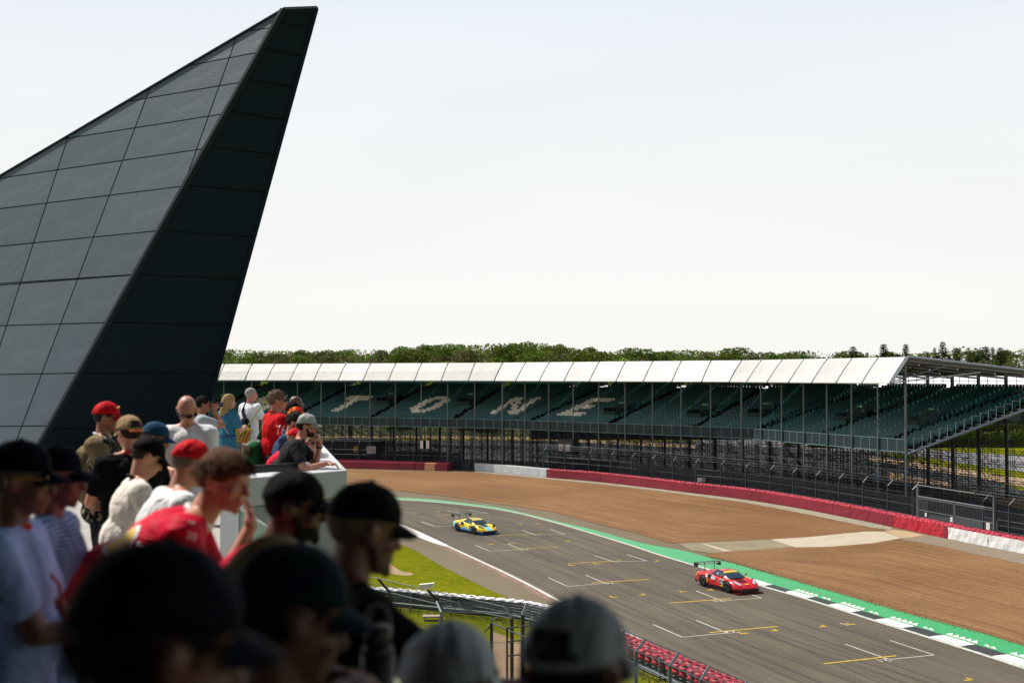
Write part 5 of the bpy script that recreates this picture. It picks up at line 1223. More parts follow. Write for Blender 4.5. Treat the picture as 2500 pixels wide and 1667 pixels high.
race_car('race_car', 'yellow and light blue racing car with dark blue splitter, farther back on the track', livery('yellow_livery', 'yellow'), G(1116, 1296.7), G(1158, 1304.7), '8', dict(wing=sky_b, mirror=sky_b, lamp=lamp_d, splitter=deep_b, panel=blk, digit=wht, vent=mat('petrol_louvre', (0.02, 0.12, 0.17), 0.4),
    stickers=[(-.85, 1.0, .80, .30, .2, wht), (-.1, 0, 1.20, .35, .6, mat('pale_roof_sticker', (0.70, 0.62, 0.50), 0.4)), (-1.0, 1.005, .50, .14, .12, orn)]), banner=mat('pale_yellow_strip', (0.78, 0.66, 0.12), 0.4), group='racing cars on the track')
pc = race_car('parked_car', 'small dark red car parked in the shade beyond the left debris fence', dred, G(768, 1094), G(800, 1096), '', {}, wing=False)
pc.scale = (0.92, 0.85, 1.2)
# ------------------------------------------------------------ tyre walls and guard rail on the near side of the circuit
TW = smooth([Vector(p) for p in ((-13, 75.2, 0), (-10.5, 74.2, 0), (-8.5, 73.4, 0), (-6.35, 72.6, 0), (-4.2, 71.5, 0), (-2.1, 70.4, 0), (0, 69.4, 0), (1.4, 68.2, 0), (2.7, 66.2, 0), (4.2, 63.0, 0), (5.8, 59.3, 0), (9.6, 50.2, 0), (12.6, 43, 0))], 8)
tyre_w = MB().torus((0, 0, 0), 0.215, 0.098, n=18, k=8).dark_inside(18, 8).mesh('tyre', [white_tyre, black_post], True); tyre_r = MB().torus((0, 0, 0), 0.215, 0.098, n=18, k=8).dark_inside(18, 8).mesh('tyre', [red_tyre, black_post], True)
L_ = plen(TW); n_t = int(L_ / 0.60); TQ = resample(TW, n_t); split = next(i for i, p in enumerate(TQ) if p.y < 61.5)
w1 = tag(empty('tyre_wall', TQ[0]), 'white painted tyre wall curving along the near guard rail by the grass', 'tyre wall')
w2 = tag(empty('tyre_wall', TQ[split]), 'red painted tyre wall seen through the overhanging wire panels at the bottom', 'tyre wall')
rs = random.Random(12)
for i, p in enumerate(TQ):
    root, me = (w1, tyre_w) if i < split else (w2, tyre_r)
    for row in range(1 if i < split else 2):
        q = offset(TQ, -0.60 * row)[i] if row else p
        for zi in range(4):
            if row and zi < 2: continue
            t = inst('tyre', me, root, Vector((q.x + rs.uniform(-.03, .03), q.y + rs.uniform(-.03, .03), 0.13 + .25 * zi)) - Vector((root.location.x, root.location.y, 0)))
            t.rotation_euler = (rs.uniform(-.10, .10) * (zi > 2), rs.uniform(-.10, .10) * (zi > 2), rs.uniform(0, 6))
gq = offset(TQ, -0.75); gq2 = offset(TQ, -1.4)
rail = tag(empty('guard_rail', gq[0]), 'triple height galvanised guard rail seen from behind, in front of the tyre walls', 'guard rail'); mb = MB()
def wbeam(path, z, parent, m, org, name='rail_beam'):
    prof_ = [(-.03, -.14), (.03, -.10), (-.03, 0), (.03, .10), (-.03, .14)]; O = [offset(path, a) for a, _ in prof_]; mb = MB(); k = len(path)
    for i in range(k):
        for j, (a, zz) in enumerate(prof_): q = O[j][i]; mb.v.append((q.x - org.x, q.y - org.y, z + zz))
    for i in range(k - 1):
        for j in range(4): mb.f.append((i * 5 + j, (i + 1) * 5 + j, (i + 1) * 5 + j + 1, i * 5 + j + 1)); mb.m.append(0)
    return mb.build(name, m, parent)
rail_m = mat('weathered_guard_rail', (0.07, 0.09, 0.092), 0.65, 0.2, noise_s=1.2, noise_a=.25)
PR = gq2 if False else gq
PR = [p for p in PR]
for z in (0.22, 0.54, 0.86): wbeam(PR, z, rail, rail_m, gq[0])
LP = plen(PR); Q = resample(offset(PR, -0.16), int(LP / 2.4))
for q in Q: MB().box((0, 0, .5), (.10, .12, 1.05)).build('post', galv, rail, loc=q - gq[0])
mb = MB()
o_ = offset(PR, -.5)
for a, b in zip(o_[:-1], o_[1:]): mb.tube(Vector((a.x, a.y, .42)) - gq[0], Vector((b.x, b.y, .42)) - gq[0], .03, 4)
mb.build('brace_rail', galv, rail)
wd = MB(); rs = random.Random(2)
for k in range(900): p = PR[rs.randint(0, len(PR) - 1)]; c_ = Vector((p.x + rs.uniform(-.5, .1), p.y - rs.uniform(.3, 1.3), 0)); wd.add([c_, c_ + Vector((rs.uniform(-.05, .05), 0, rs.uniform(.1, .4))), c_ + Vector((.03, 0, 0))], [(0, 1, 2)])
tag(wd.build('weeds', mat('weed_green', (0.07, 0.10, 0.02), 0.8)), kind='stuff')

# ------------------------------------------------------------ near wire fences
def near_fence(name, label, Q, over, h, wire_m, pr=0.065, post_m=black_post, posts=True):
    Q = [Vector(q) for q in Q]; root = tag(empty(name, Q[0]), label, 'fence'); O_ = Q[0]
    for i, q in enumerate(Q):
        ov = Vector(over[i]); mb = MB().tube((0, 0, 0), (0, 0, h), pr, 8); p = mb.build('post', post_m, root, loc=q - O_)
        MB().tube((0, 0, h - .02), ov + Vector((0, 0, h)), pr * .9, 4).build('overhang_arm', post_m if post_m is black_post else galv, p)
    wb = MB()
    for a, b, oa, ob in zip(Q[:-1], Q[1:], over[:-1], over[1:]):
        oa, ob = Vector(oa), Vector(ob); up_ = Vector((0, 0, h))
        for z in (0.1, 1.2, 2.3): wb.tube(a - O_ + Vector((0, 0, z)), b - O_ + Vector((0, 0, z)), .010, 4)
        for f_ in (0, .5, 1.0): wb.tube(a - O_ + up_ + oa * f_, b - O_ + up_ + ob * f_, .022 if f_ != .5 else .012, 5)
        for f_ in (0.0,) if post_m is black_post else (0.0, .25, .5, .75): 
            q = a.lerp(b, f_) - O_ + up_; 
            if f_: wb.tube(q, q + oa.lerp(ob, f_), .012, 4)
    wb.build('cable', galv if post_m is black_post else dark_steel, root)
    for a, b, oa, ob in zip(Q[:-1], Q[1:], over[:-1], over[1:]):
        m = MB(); A0 = Vector((0, 0, 0)); B0 = b - a; mesh_panel(m, A0, B0, .05, h); k = len(m.v); oa, ob = Vector(oa), Vector(ob)
        m.v += [tuple(A0 + Vector((0, 0, h))), tuple(B0 + Vector((0, 0, h))), tuple(B0 + Vector((0, 0, h)) + ob), tuple(A0 + Vector((0, 0, h)) + oa)]; m.f.append((k, k + 1, k + 2, k + 3)); m.m.append(0); m.uv += [(0, 0), (B0.length, 0), (B0.length, oa.length), (0, oa.length)]
        m.build('wire_panel', wire_m, root, loc=a - O_)
    return root
HB = 3.5
ov1 = (-0.62, 0.25, 0.62)
f1 = near_fence('debris_fence', 'near wire fence on black posts with arms leaning left, in front of the guard rail', [(-10.9, 62.0, 0), (-8.2, 59.6, 0), (-5.62, 57.2, 0), (-3.10, 54.2, 0), (0.0, 51.2, 0)], [ov1] * 4 + [(-.3, .4, .4)], HB, near_wire, .075)
ov2 = (0.42, 0.85, 0.24)
f2 = near_fence('debris_fence', 'near galvanised fence with overhanging mesh panels above the red tyres', [(3.9, 46.7, 0), (4.53, 45.2, 0), (5.49, 43.0, 0), (6.26, 41.0, 0), (7.1, 38.8, 0), (7.9, 36.6, 0)], [ov2] * 6, HB, near_wire, .07, galv)
f3 = near_fence('debris_fence', 'short fence bay with overhang panel behind the pale grey cap', [(-3.0, 52.6, 0), (0.42, 52.0, 0), (2.4, 49.8, 0)], [(-.25, .75, .3), (.2, .85, .32), (.35, .85, .3)], HB, near_wire, .06, galv)
gt = tag(empty('pedestrian_gate', (-.9, 49, 0)), 'dark tubular gate frame standing on the grass between the wire fences', 'gate'); mb = MB()
def gpt(x, y, d): return P(x, y, d) - gt.location
mb.tube(gpt(1200, 1518, 47), gpt(1200, 1760, 47), .06, 8).tube(gpt(1238, 1530, 45.5), gpt(1238, 1760, 45.5), .04, 6).tube(gpt(1277, 1500, 48.5), gpt(1277, 1740, 48.5), .07, 8)
mb.build('post', black_post, gt); mb = MB()
for (a, b, c, d, e, f_) in ((1200, 1520, 47, 1300, 1563, 44), (1238, 1533, 45.5, 1312, 1524, 46), (1238, 1566, 45.5, 1312, 1558, 46), (1238, 1600, 45.5, 1312, 1594, 46), (1200, 1524, 47, 1183, 1542, 47), (1200, 1514, 47, 1212, 1508, 49)): mb.tube(gpt(a, b, c), gpt(d, e, f_), .03, 5)
mb.build('rail', dark_steel, gt)
q = P(1078, 1436, 54.0); q = P(1041, 1430, 54.4)
cc = tag(MB().box((0, 0, 0), (.58, .20, .17), mat=Matrix.Rotation(R(-6), 3, 'Y')).box((.02, 0, .10), (.66, .24, .02), mat=Matrix.Rotation(R(-6), 3, 'Y')).tube((.1, 0, -.1), (.14, 0, -.26), .03, 6).build('security_camera', kwhite, loc=q), 'white box shaped security camera on top of the near fence post', 'camera')
pk = P(1054, 1496, 68.5); tag(MB().box((pk.x, pk.y, .22), (1.0, .5, .10), .05).box((pk.x - .4, pk.y, .1), (.08, .4, .2)).box((pk.x + .4, pk.y, .1), (.08, .4, .2)).build('low_bench', mat('bleached_wood', (.42, .34, .25), .8)), 'small bleached wooden platform on the grass behind the guard rail', 'bench')
# ------------------------------------------------------------ spectators
def skin(name, col): 
    g = NT(name); o = g.co('Object'); n = g.noise(o, 9, 4); g.base(g.mix(g.rng(n, .3, .7, 0, 1), col, tuple(c * f for c, f in zip(col, (1.12, .88, .84)))))
    g.b.inputs['Roughness'].default_value = 0.48; g.b.inputs['Subsurface Weight'].default_value = 0.12; g.b.inputs['Subsurface Radius'].default_value = (.012, .005, .003); g.b.inputs['Subsurface Scale'].default_value = 1.0; return g.m
SK = dict(fair=skin('fair_skin', (0.47, 0.235, 0.155)), pink=skin('ruddy_skin', (0.46, 0.215, 0.145)), tan=skin('tanned_skin', (0.34, 0.155, 0.09)), brown=skin('brown_skin', (0.095, 0.045, 0.028)), dark=skin('shaded_skin', (0.15, 0.068, 0.048)))
def cloth(name, col, col2=None, stripes=0, rough=0.85, kind='z', bs_=10, bd=0.012, th=0.5):
    if name in MATS: return MATS[name]
    g = NT(name); o = g.co('Object'); n = g.noise(o, bs_, 4, 0.55, 0.6); n2 = g.noise(o, 4.5, 3, 0.5, 1.0); a = g.mix(g.rng(n2, .3, .7, 0, 1), tuple(c * .86 for c in col), col)
    if stripes:
        sp = g.n('ShaderNodeSeparateXYZ'); g.l(o, sp.inputs[0]); v = sp.outputs[2 if kind == 'z' else 0]; v = g.math('ADD', v, g.math('MULTIPLY', n2, 0.015)); a = g.mix(g.math('LESS_THAN', g.math('FRACT', g.math('MULTIPLY', v, stripes)), th), a, col2)
    elif col2: a = g.mix(g.math('GREATER_THAN', g.noise(o, 16, 3, .5, 1.5), .56), a, col2)
    g.base(a); g.b.inputs['Roughness'].default_value = rough; g.b.inputs['Specular IOR Level'].default_value = 0.08
    g.bump(g.math('ADD', n2, g.math('MULTIPLY', n, .25)), bd * 3.4); return g.m
CL = dict(white=cloth('white_cotton', (.80, .80, .82)), cream=cloth('off_white_cotton', (.78, .72, .66)), black=cloth('black_cotton', (.0035, .0035, .0045)), charcoal=cloth('charcoal_cotton', (.022, .022, .026)), red=cloth('red_jersey', (.62, .004, .034), rough=.6), scarlet=cloth('scarlet_polo', (.55, .010, .016)), navy=cloth('navy_cotton', (.008, .012, .032)), blue=cloth('blue_linen', (.035, .16, .25)), denim=cloth('denim_cotton', (.035, .07, .15)), grey=cloth('light_grey_cotton', (.36, .40, .42)), khaki=cloth('khaki_cotton', (.23, .15, .07)), palewhite=cloth('pale_blue_white_polo', (.36, .50, .90)),
          striped=cloth('fine_striped_jersey', (.10, .21, .46), (.34, .48, .75), 62, th=.42), jeans=cloth('dark_jeans', (.015, .02, .035)), floral=cloth('black_floral_shirt', (.010, .010, .013), (.30, .25, .17)), olive=cloth('olive_jacket', (.22, .17, .09)))
CAPM = dict(navy=cloth('navy_cap', (.0022, .004, .013), rough=.8), black=cloth('black_cap', (.0025, .0025, .003), rough=.8), red=cloth('red_cap', (.60, .010, .016), rough=.7), khaki=cloth('khaki_cap', (.36, .25, .13), rough=.8), grey=cloth('pale_grey_cap', (.38, .40, .38), rough=.8), steel=cloth('steel_grey_cap', (.50, .56, .64), rough=.8), slate=cloth('slate_grey_cap', (.32, .36, .41), rough=.8), bluecap=cloth('petrol_blue_cap', (.012, .055, .12), rough=.7), tartan=cloth('dark_green_blue_cap', (.002, .014, .018), (.003, .004, .02), rough=.8), tan=cloth('tan_sunhat', (.30, .20, .11), rough=.9), multi=cloth('red_and_yellow_cap', (.60, .012, .02), (.65, .42, .02)))
HAIRM = {}
for nm, c in dict(brown=(.105, .045, .018), black=(.010, .008, .007), grey=(.17, .12, .08), blond=(.34, .22, .10), silver=(.33, .31, .28), dark=(.022, .015, .011), stubble=(.16, .10, .07)).items():
    g = NT(nm + '_hair'); o = g.co('Object', (60, 60, 6)); n = g.noise(o, 2.5, 4, .7); g.base(g.mix(g.rng(n, .3, .7, 0, 1), tuple(x * .55 for x in c), tuple(x * 1.35 for x in c))); g.b.inputs['Roughness'].default_value = .65; g.b.inputs['Specular IOR Level'].default_value = .15; g.bump(n, .01); HAIRM[nm] = g.m
lens_m = mat('dark_lens', (0.01, 0.01, 0.012), 0.08, spec=.9); lens_b = mat('blue_mirror_lens', (0.02, 0.30, 0.62), 0.08, .8); frame_m = mat('black_frame', (0.012, 0.012, 0.012), 0.35); gold_m = mat('gold_frame', (0.65, 0.36, 0.06), 0.3, .6)
eye_w = mat('eye_white', (0.55, 0.50, 0.47), 0.2); iris_m = mat('dark_iris', (0.02, 0.015, 0.012), 0.15); lip_m = mat('lip_skin', (0.34, 0.11, 0.09), 0.4)

def blob(mb, name, m, parent, vox, sm=6, disp=0.0, ds=9.0, seed=0.0):
    o = bpy.data.objects.new(name, mb.mesh(name, m)); COL.objects.link(o)
    r = o.modifiers.new('r', 'REMESH'); r.mode = 'VOXEL'; r.voxel_size = vox; r.use_smooth_shade = True
    s = o.modifiers.new('s', 'SMOOTH'); s.factor = .5; s.iterations = sm
    dg = bpy.context.evaluated_depsgraph_get(); me = bpy.data.meshes.new_from_object(o.evaluated_get(dg)); old = o.data; o.modifiers.clear(); o.data = me; bpy.data.meshes.remove(old)
    me.name = name; me.materials.clear(); me.materials.append(m)
    if disp:
        n = len(me.vertices); co = np.zeros(n * 3); me.vertices.foreach_get('co', co); no = np.zeros(n * 3); me.vertex_normals.foreach_get('vector', no); co = co.reshape(-1, 3); no = no.reshape(-1, 3)
        dv = np.array([noise.noise((c[0] * ds + seed, c[1] * ds, c[2] * ds * .55)) + .5 * noise.noise((c[0] * ds * 2.3, c[1] * ds * 2.3 + seed, c[2] * ds * 1.1)) for c in co]); co += no * (dv * disp)[:, None]; me.vertices.foreach_set('co', co.ravel()); me.update()
    me.polygons.foreach_set('use_smooth', [True] * len(me.polygons)); o.parent = parent; return o

def ik(S, T, a, b, pole):
    d = T - S; L = min(d.length, (a + b) * .995); u = d.normalized(); T = S + u * L; x = (a * a - b * b + L * L) / (2 * L); h = math.sqrt(max(0, a * a - x * x)); p = Vector(pole); p = (p - u * p.dot(u)).normalized(); return S + u * x + p * h, T

def hand(mb, W, d, nrm, s, curl=.5, spread=1.0, side=1, fr=.0088):
    """palm, four unequal bent fingers and a thumb; d = direction of the hand, nrm = back of the hand"""
    d = d.normalized(); nrm = (nrm - d * nrm.dot(d)).normalized(); t = d.cross(nrm) * side
    mb.capsule(W, .026 * s, W + d * .02 * s, .028 * s)
    for k in range(4):
        off = (k - 1.5) * .019 * s * spread; base = W + d * .078 * s + t * off; mb.capsule(W + d * .015 * s + t * off * .7, .016 * s, base, .0125 * s, 8)
        l1, l2 = (.040, .042, .038, .030)[k] * s, (.036, .040, .036, .028)[k] * s; a1 = curl * (1.0 + .12 * k); a2 = a1 + curl * 1.25
        q = base + (d * math.cos(a1) - nrm * math.sin(a1)) * l1; r = q + (d * math.cos(a2) - nrm * math.sin(a2)) * l2; mb.capsule(base, fr * 1.12 * s, q, fr * s, 8); mb.capsule(q, fr * s, r, fr * .85 * s, 8)
    tb = W + d * .02 * s - t * .026 * s; tm_ = tb + (d * .6 - t * .7 - nrm * .35 * curl).normalized() * .042 * s; te = tm_ + (d * .9 - t * .25 - nrm * .5 * curl).normalized() * .032 * s
    mb.capsule(W + d * .01 * s - t * .01 * s, .017 * s, tb, .015 * s, 8); mb.capsule(tb, .0125 * s, tm_, .011 * s, 8); mb.capsule(tm_, .011 * s, te, .009 * s, 8)

def person(label, x, ytop, d, yaw, hyaw=None, hpitch=0, hroll=0, lean=0, s=1.0, bulk=1.0, sk='fair', shirt='white', sleeve=.5, legs='jeans', shorts=False, cap=None, brim=1, hair='dark', hstyle='short', glasses=None, arms=None, vox=.012, beard=False, twist=0, dress=False, neckband=None, capback=False, female=False, group='spectators on the terrace', hang=(.12, .10), folds=.009, lower=True):
    hyaw = yaw if hyaw is None else hyaw
    T = P(x, ytop, d); A = R(-yaw); A2 = R(-(hyaw - yaw)); le = R(lean)
    # joints in the person's frame (x right, y forward, z up)
    sp = Vector((0, math.sin(le), math.cos(le))); sp2 = Vector((0, math.sin(le * .75), math.cos(le * .75)))
    pel = Vector((0, 0, 0)); ch = pel + sp * .33 * s; nb = ch + sp2 * .20 * s
    hdir = Vector((0, math.sin(le * .45 + R(hpitch) * .3), math.cos(le * .45 + R(hpitch) * .3))); hc = nb + hdir * .165 * s + Vector((0, .025 * s, 0))
    MH = Matrix.Rotation(A2, 3, 'Z') @ Matrix.Rotation(R(hroll), 3, 'Y') @ Matrix.Rotation(-R(hpitch), 3, 'X')
    ct = (.128 if cap else (.122 if hstyle not in ('bald',) else .113)) * s
    top = hc.z + ct
    dz = (T.z - ZF) - top; pel.z += dz; ch.z += dz; nb.z += dz; hc.z += dz
    hw = Matrix.Rotation(A, 3, 'Z') @ Vector((hc.x, hc.y, 0)); root = empty('person', (T.x - hw.x, T.y - hw.y + .0, ZF), A); tag(root, label, 'person', group)
    hm = lambda v: hc + MH @ (Vector(v) * s)
    body = MB()
    body.ell(hm((0, -.014, .022)), (.077 * s, .097 * s, .090 * s), MH); body.ell(hm((0, .020, -.028)), (.062 * s, .070 * s, .084 * s), MH); body.ell(hm((0, .036, -.075)), (.047 * s, .050 * s, .038 * s), MH)
    body.ell(hm((0, .070, -.100)), (.020 * s, .018 * s, .018 * s), MH); body.capsule(hm((0, .086, .004)), .009 * s, hm((0, .108, -.034)), .0135 * s, 8); body.capsule(hm((-.036, .079, .020)), .011 * s, hm((.036, .079, .020)), .011 * s, 8)
    for sx in (-1, 1): body.ell(hm((.036 * sx, .062, -.036)), (.025 * s, .022 * s, .024 * s), MH); body.ell(hm((.080 * sx, -.010, -.012)), (.010 * s, .021 * s, .034 * s), MH); body.ell(hm((.084 * sx, -.016, -.006)), (.010 * s, .012 * s, .024 * s), MH)
    body.ell(hm((0, .088, -.062)), (.024 * s, .012 * s, .008 * s), MH); body.ell(hm((0, .086, -.076)), (.021 * s, .012 * s, .009 * s), MH)
    body.capsule(hm((0, -.022, -.04)), .054 * s, nb + Vector((0, 0, -.02 * s)), .060 * s * (1.0 if not female else .85)); 
    sw = (.188 if not female else .165) * s * (.85 + .15 * bulk); Rt = Matrix.Rotation(-le, 3, 'X'); Rs = Matrix.Rotation(-le * .75, 3, 'X')
    torso = [(pel + Vector((0, -.005, .02)), (.165 * bulk, .115 * bulk, .14), Rt), (pel + sp * .17 * s, (.148 * bulk, .105 * bulk + (.03 if bulk > 1.1 else 0), .16), Rt), (ch + sp2 * .02 * s, (.175 * bulk, .118 * (.6 + .4 * bulk), .18), Rs)]
    for c, r_, M_ in torso: body.ell(c, tuple(q * s for q in r_), M_)
    SH = [nb - sp2 * .055 * s + Vector((sx * sw, 0, 0)) for sx in (-1, 1)]; body.capsule(SH[0], .058 * s, SH[1], .058 * s)
    for S in SH: body.capsule(nb + sp2 * .01 * s, .045 * s, S + Vector((0, 0, .01 * s)), .052 * s)
    arms = arms or (None, None); pts = []
    for i, sx in enumerate((-1, 1)):
        S = SH[i]; a = arms[i]
        if a is None: a = dict(h=(sx * .10, .06, -.52), p=(sx * .3, -1, 0))
        if 'w' in a: a = dict(a); wl = Matrix.Rotation(-A, 3, 'Z') @ (Vector(a['w']) - root.location); a['h'] = tuple((wl - S) / s)
        E, W = ik(S, S + Vector(a['h']) * s, .285 * s, .255 * s, a.get('p', (sx * .5, -.3, -1))); pts.append((S, E, W))
        body.capsule(S, .050 * s * (.8 + .2 * bulk), E, .040 * s); body.capsule(E, .040 * s, W, .027 * s); fd = (W - E).normalized(); hd_ = Vector(a['d']) if 'd' in a else fd
        nr = Vector(a.get('n', (sx, 0, .3))); hand(body, W + fd * .012 * s, hd_, nr, s, a.get('c', .45), a.get('sp', 1.0), -sx, .0088 if vox < .009 else .0105)
    foot_z = 0.0
    if lower:
        for sx in (-1, 1):
            hip = pel + Vector((sx * .09 * s, 0, -.03 * s)); kn = Vector((sx * .10 * s, .03 + math.sin(le) * -.05, max(.35, pel.z * .50))); an = Vector((sx * .11 * s, -.02 - math.sin(le) * .10, .09)); 
            body.capsule(hip, .088 * s, kn, .058 * s); body.capsule(kn, .056 * s, an, .038 * s); body.ell(an + Vector((0, .06, -.05)), (.045 * s, .125 * s, .04 * s))
    body.v = [v if v[2] > .0 else (v[0], v[1], .001) for v in body.v]
    bo = blob(body, 'body', SK[sk], root, vox, 2 if vox < .009 else 2)
    # clothing
    sh = MB(); infl = .020 * s
    for c, r_, M_ in torso: sh.ell(c, tuple(q * s + infl for q in r_), M_)
    hem = pel + Vector((0, 0, -hang[0] * s)); sh.ell(hem + Vector((0, 0, .06)), (.17 * s * bulk + .03, .125 * s * bulk + .025, hang[1] * s + .02))
    sh.capsule(SH[0], .076 * s, SH[1], .076 * s)
    for S in SH: sh.capsule(nb + sp2 * .004 * s - Vector((0, 0, .02)) * s, .056 * s, S + Vector((0, 0, .006 * s)), .070 * s)
    for (S, E, W) in pts:
        if sleeve <= .6: sh.capsule(S, .072 * s, S.lerp(E, sleeve / .5 * .62), .066 * s)
        else: sh.capsule(S, .070 * s, E, .056 * s); sh.capsule(E, .056 * s, W, .040 * s)
    if dress: 
        for k in range(6): zz = pel.z - .02 - k * .11; sh.ell((0, 0, zz), ((.17 + .022 * k) * s, (.13 + .022 * k) * s, .10))
    so = blob(sh, 'dress' if dress else 'shirt', CL[shirt] if shirt in CL else MATS[shirt], root, max(vox, .011), 7, folds, 9.0, x * .1)
    if lower and not dress:
        tr_ = MB(); tr_.ell(pel + Vector((0, 0, -.03)), (.172 * s * bulk, .125 * s * bulk, .12 * s))
        for sx in (-1, 1):
            hip = pel + Vector((sx * .09 * s, 0, -.03 * s)); kn = Vector((sx * .10 * s, .03 + math.sin(le) * -.05, max(.35, pel.z * .50))); an = Vector((sx * .11 * s, -.02 - math.sin(le) * .10, .09)); tr_.capsule(hip, .100 * s, kn, .076 * s)
            if not shorts: tr_.capsule(kn, .074 * s, an, .055 * s)
        blob(tr_, 'shorts' if shorts else 'trousers', CL[legs], root, max(vox, .014), 4, .004)
        se = MB()
        for sx in (-1, 1): an = Vector((sx * .11 * s, -.02 - math.sin(le) * .10, .09)); se.ell(an + Vector((0, .06, -.045)), (.052 * s, .138 * s, .045)) 
        for sx in (-1, 1):
            an = Vector((sx * .11 * s, -.02 - math.sin(le) * .10, .09)); s1 = MB().ell(an + Vector((0, .06, -.040)), (.052 * s, .138 * s, .042)); s1.v = [(a, b, max(.002, c)) for a, b, c in s1.v]; s1.build('shoe', black_post, root, True)
    if neckband: 
        q = MB(); M_ = Matrix.Rotation(-le * .75 - .25, 3, 'X'); q.torus(nb + sp2 * .020 * s + Vector((0, -.006, 0)), .066 * s, .010 * s, M_, 20, 6); q.build('collar', neckband, root, True)
    # eyes and glasses
    far_ = d > 9
    if not far_ or glasses is None:
        for sx in (-1, 1):
            e = MB().ell(hm((.031 * sx, .076, .000)), (.0135 * s, .009 * s, .0085 * s), MH, 10, 8); e = e.build('eye', eye_w, root, True); MB().ell(hm((.031 * sx, .084, .000)), (.006 * s, .003 * s, .006 * s), MH, 8, 6).build('iris', iris_m, e, True)
    if glasses:
        lm, fm = {'dark': (lens_m, frame_m), 'blue': (lens_b, frame_m), 'gold': (lens_m, gold_m)}[glasses]; g = MB()
        for sx in (-1, 1): g.tube(hm((.066 * sx, .086, .012)), hm((.084 * sx, -.005, .008)), .0035 * s, 5)
        g.tube(hm((-.064, .094, .016)), hm((.064, .094, .016)), .004 * s, 5); go = g.build('sunglasses', fm, root)
        for sx in (-1, 1):
            l = MB(); cpts = [(.008, .022), (.058, .020), (.060, -.004), (.046, -.020), (.018, -.020), (.008, -.002)]; l.add([hm((a * sx, .100 - .25 * a, b)) for a, b in cpts] + [hm((a * sx, .096 - .25 * a, b)) for a, b in cpts], [tuple(range(6)), tuple(range(11, 5, -1))] + [(k, 6 + k, 6 + (k + 1) % 6, (k + 1) % 6) for k in range(6)]); l.build('lens', lm, go)
    # hair
    hmtl = HAIRM[hair]
    def scalp(front, back, infl, name='hair', rough_=.006, extra=None):
        q = MB(); nu, nv = 40, 28; vs_ = {}; rx_, ry_, rz_ = .077 + infl, .097 + infl, .090 + infl * 1.1
        for j in range(nv + 1):
            t = math.pi / 2 - math.pi * .98 * j / nv
            for k in range(nu):
                a = 2 * math.pi * k / nu; v = Vector((rx_ * math.cos(t) * math.cos(a), ry_ * math.cos(t) * math.sin(a), rz_ * math.sin(t))); f_ = .5 + .5 * math.sin(a); side_ = abs(math.cos(a)) ** 3; cut = back + (front - back) * (f_ ** 1.3) - side_ * .012
                v2 = v * (1 + rough_ * 12 * noise.noise((v.x * 30 + x, v.y * 30, v.z * 30))); below = cut - v2.z
                vs_[j, k] = (v2, below)
        for (j, k), (v, b_) in vs_.items():
            if b_ > 0: 
                sh_ = max(.0, min(1, b_ / .012)); v = v * (1 - .14 * sh_); v.z = max(v.z, v.z + b_ * .0)
            q.v.append(tuple(hm(v + Vector((0, -.014, .022)))))
        for j in range(nv):
            for k in range(nu):
                if min(vs_[j, k][1], vs_[j + 1, k][1]) < .012: q.f.append((j * nu + k, (j + 1) * nu + k, (j + 1) * nu + (k + 1) % nu, j * nu + (k + 1) % nu)); q.m.append(0)
        return q.build(name, hmtl, root, True)
    if hstyle == 'short':
        ho = scalp(.040 if not cap else .03, -.085, .002 if cap else .008); tf = MB(); rs2 = random.Random(int(x))
        for k in range(900):
            a = rs2.uniform(0, 6.28); t = math.asin(rs2.uniform(-.75, 1)); v = Vector((.083 * math.cos(t) * math.cos(a), .103 * math.cos(t) * math.sin(a), .098 * math.sin(t)))
            if cap and v.z > .0: continue
            if v.z < -.085 + .125 * (.5 + .5 * math.sin(a)) ** 1.3 - .01: continue
            p0 = v * .99 + Vector((0, -.014, .022)); fl = Vector((v.x * .5, .02 + v.y * .3, -.02 if v.z < .05 else .004)).normalized() * rs2.uniform(.006, .016) + v.normalized() * rs2.uniform(.001, .007); tf.tube(hm(p0), hm(p0 + fl), .0030 * s, 3, .0008 * s, cap=False)
        tf.build('tuft', hmtl, ho)['kind'] = 'stuff'
    elif hstyle == 'crop': scalp(.045, -.075, .004, rough_=.002)
    elif hstyle == 'bald': pass
    elif hstyle == 'mop':
        ho = scalp(.034, -.066, .013); tf = MB(); rs2 = random.Random(5)
        for k in range(1500):
            a = rs2.uniform(0, 6.28); t = math.asin(rs2.uniform(-.15, 1)); v = Vector((.086 * math.cos(t) * math.cos(a), .107 * math.cos(t) * math.sin(a), .101 * math.sin(t))); 
            if v.z < .012 + .02 * (math.sin(a) > .3) and math.sin(a) > -.2: continue
            fl = Vector((v.x * .7 + .3 * rs2.uniform(-.05, .05), .05 * (1 if v.z > .05 else 0) + v.y * .5, -.045)).normalized() * rs2.uniform(.022, .046); p0 = v + Vector((0, -.014, .022)); p1 = p0 + fl + v.normalized() * rs2.uniform(-.003, .002); tf.tube(hm(p0), hm(p1), .0030 * s, 3, .0006 * s, cap=False)
        tf.build('tuft', hmtl, ho)['kind'] = 'stuff'
    elif hstyle == 'long':
        ho = scalp(.045, -.09, .018); q = MB(); rs2 = random.Random(3)
        q.capsule(hm((0, -.05, .02)), .088 * s, hm((0, -.075, -.19)), .085 * s)
        for sx in (-1, 1): q.capsule(hm((.055 * sx, -.03, .03)), .050 * s, hm((.072 * sx, -.02, -.12)), .034 * s)
        for k in range(26): a = rs2.uniform(-2.9, -.2); p_ = (.085 * math.cos(a), -.02 + .085 * math.sin(a)); q.capsule(hm((p_[0], p_[1], .02)), .016 * s, hm((p_[0] * 1.12 + rs2.uniform(-.01, .01), p_[1] * 1.1, -.15 - rs2.uniform(0, .045))), .009 * s, 6)
        blob(q, 'hair_length', hmtl, root, .009, 2)
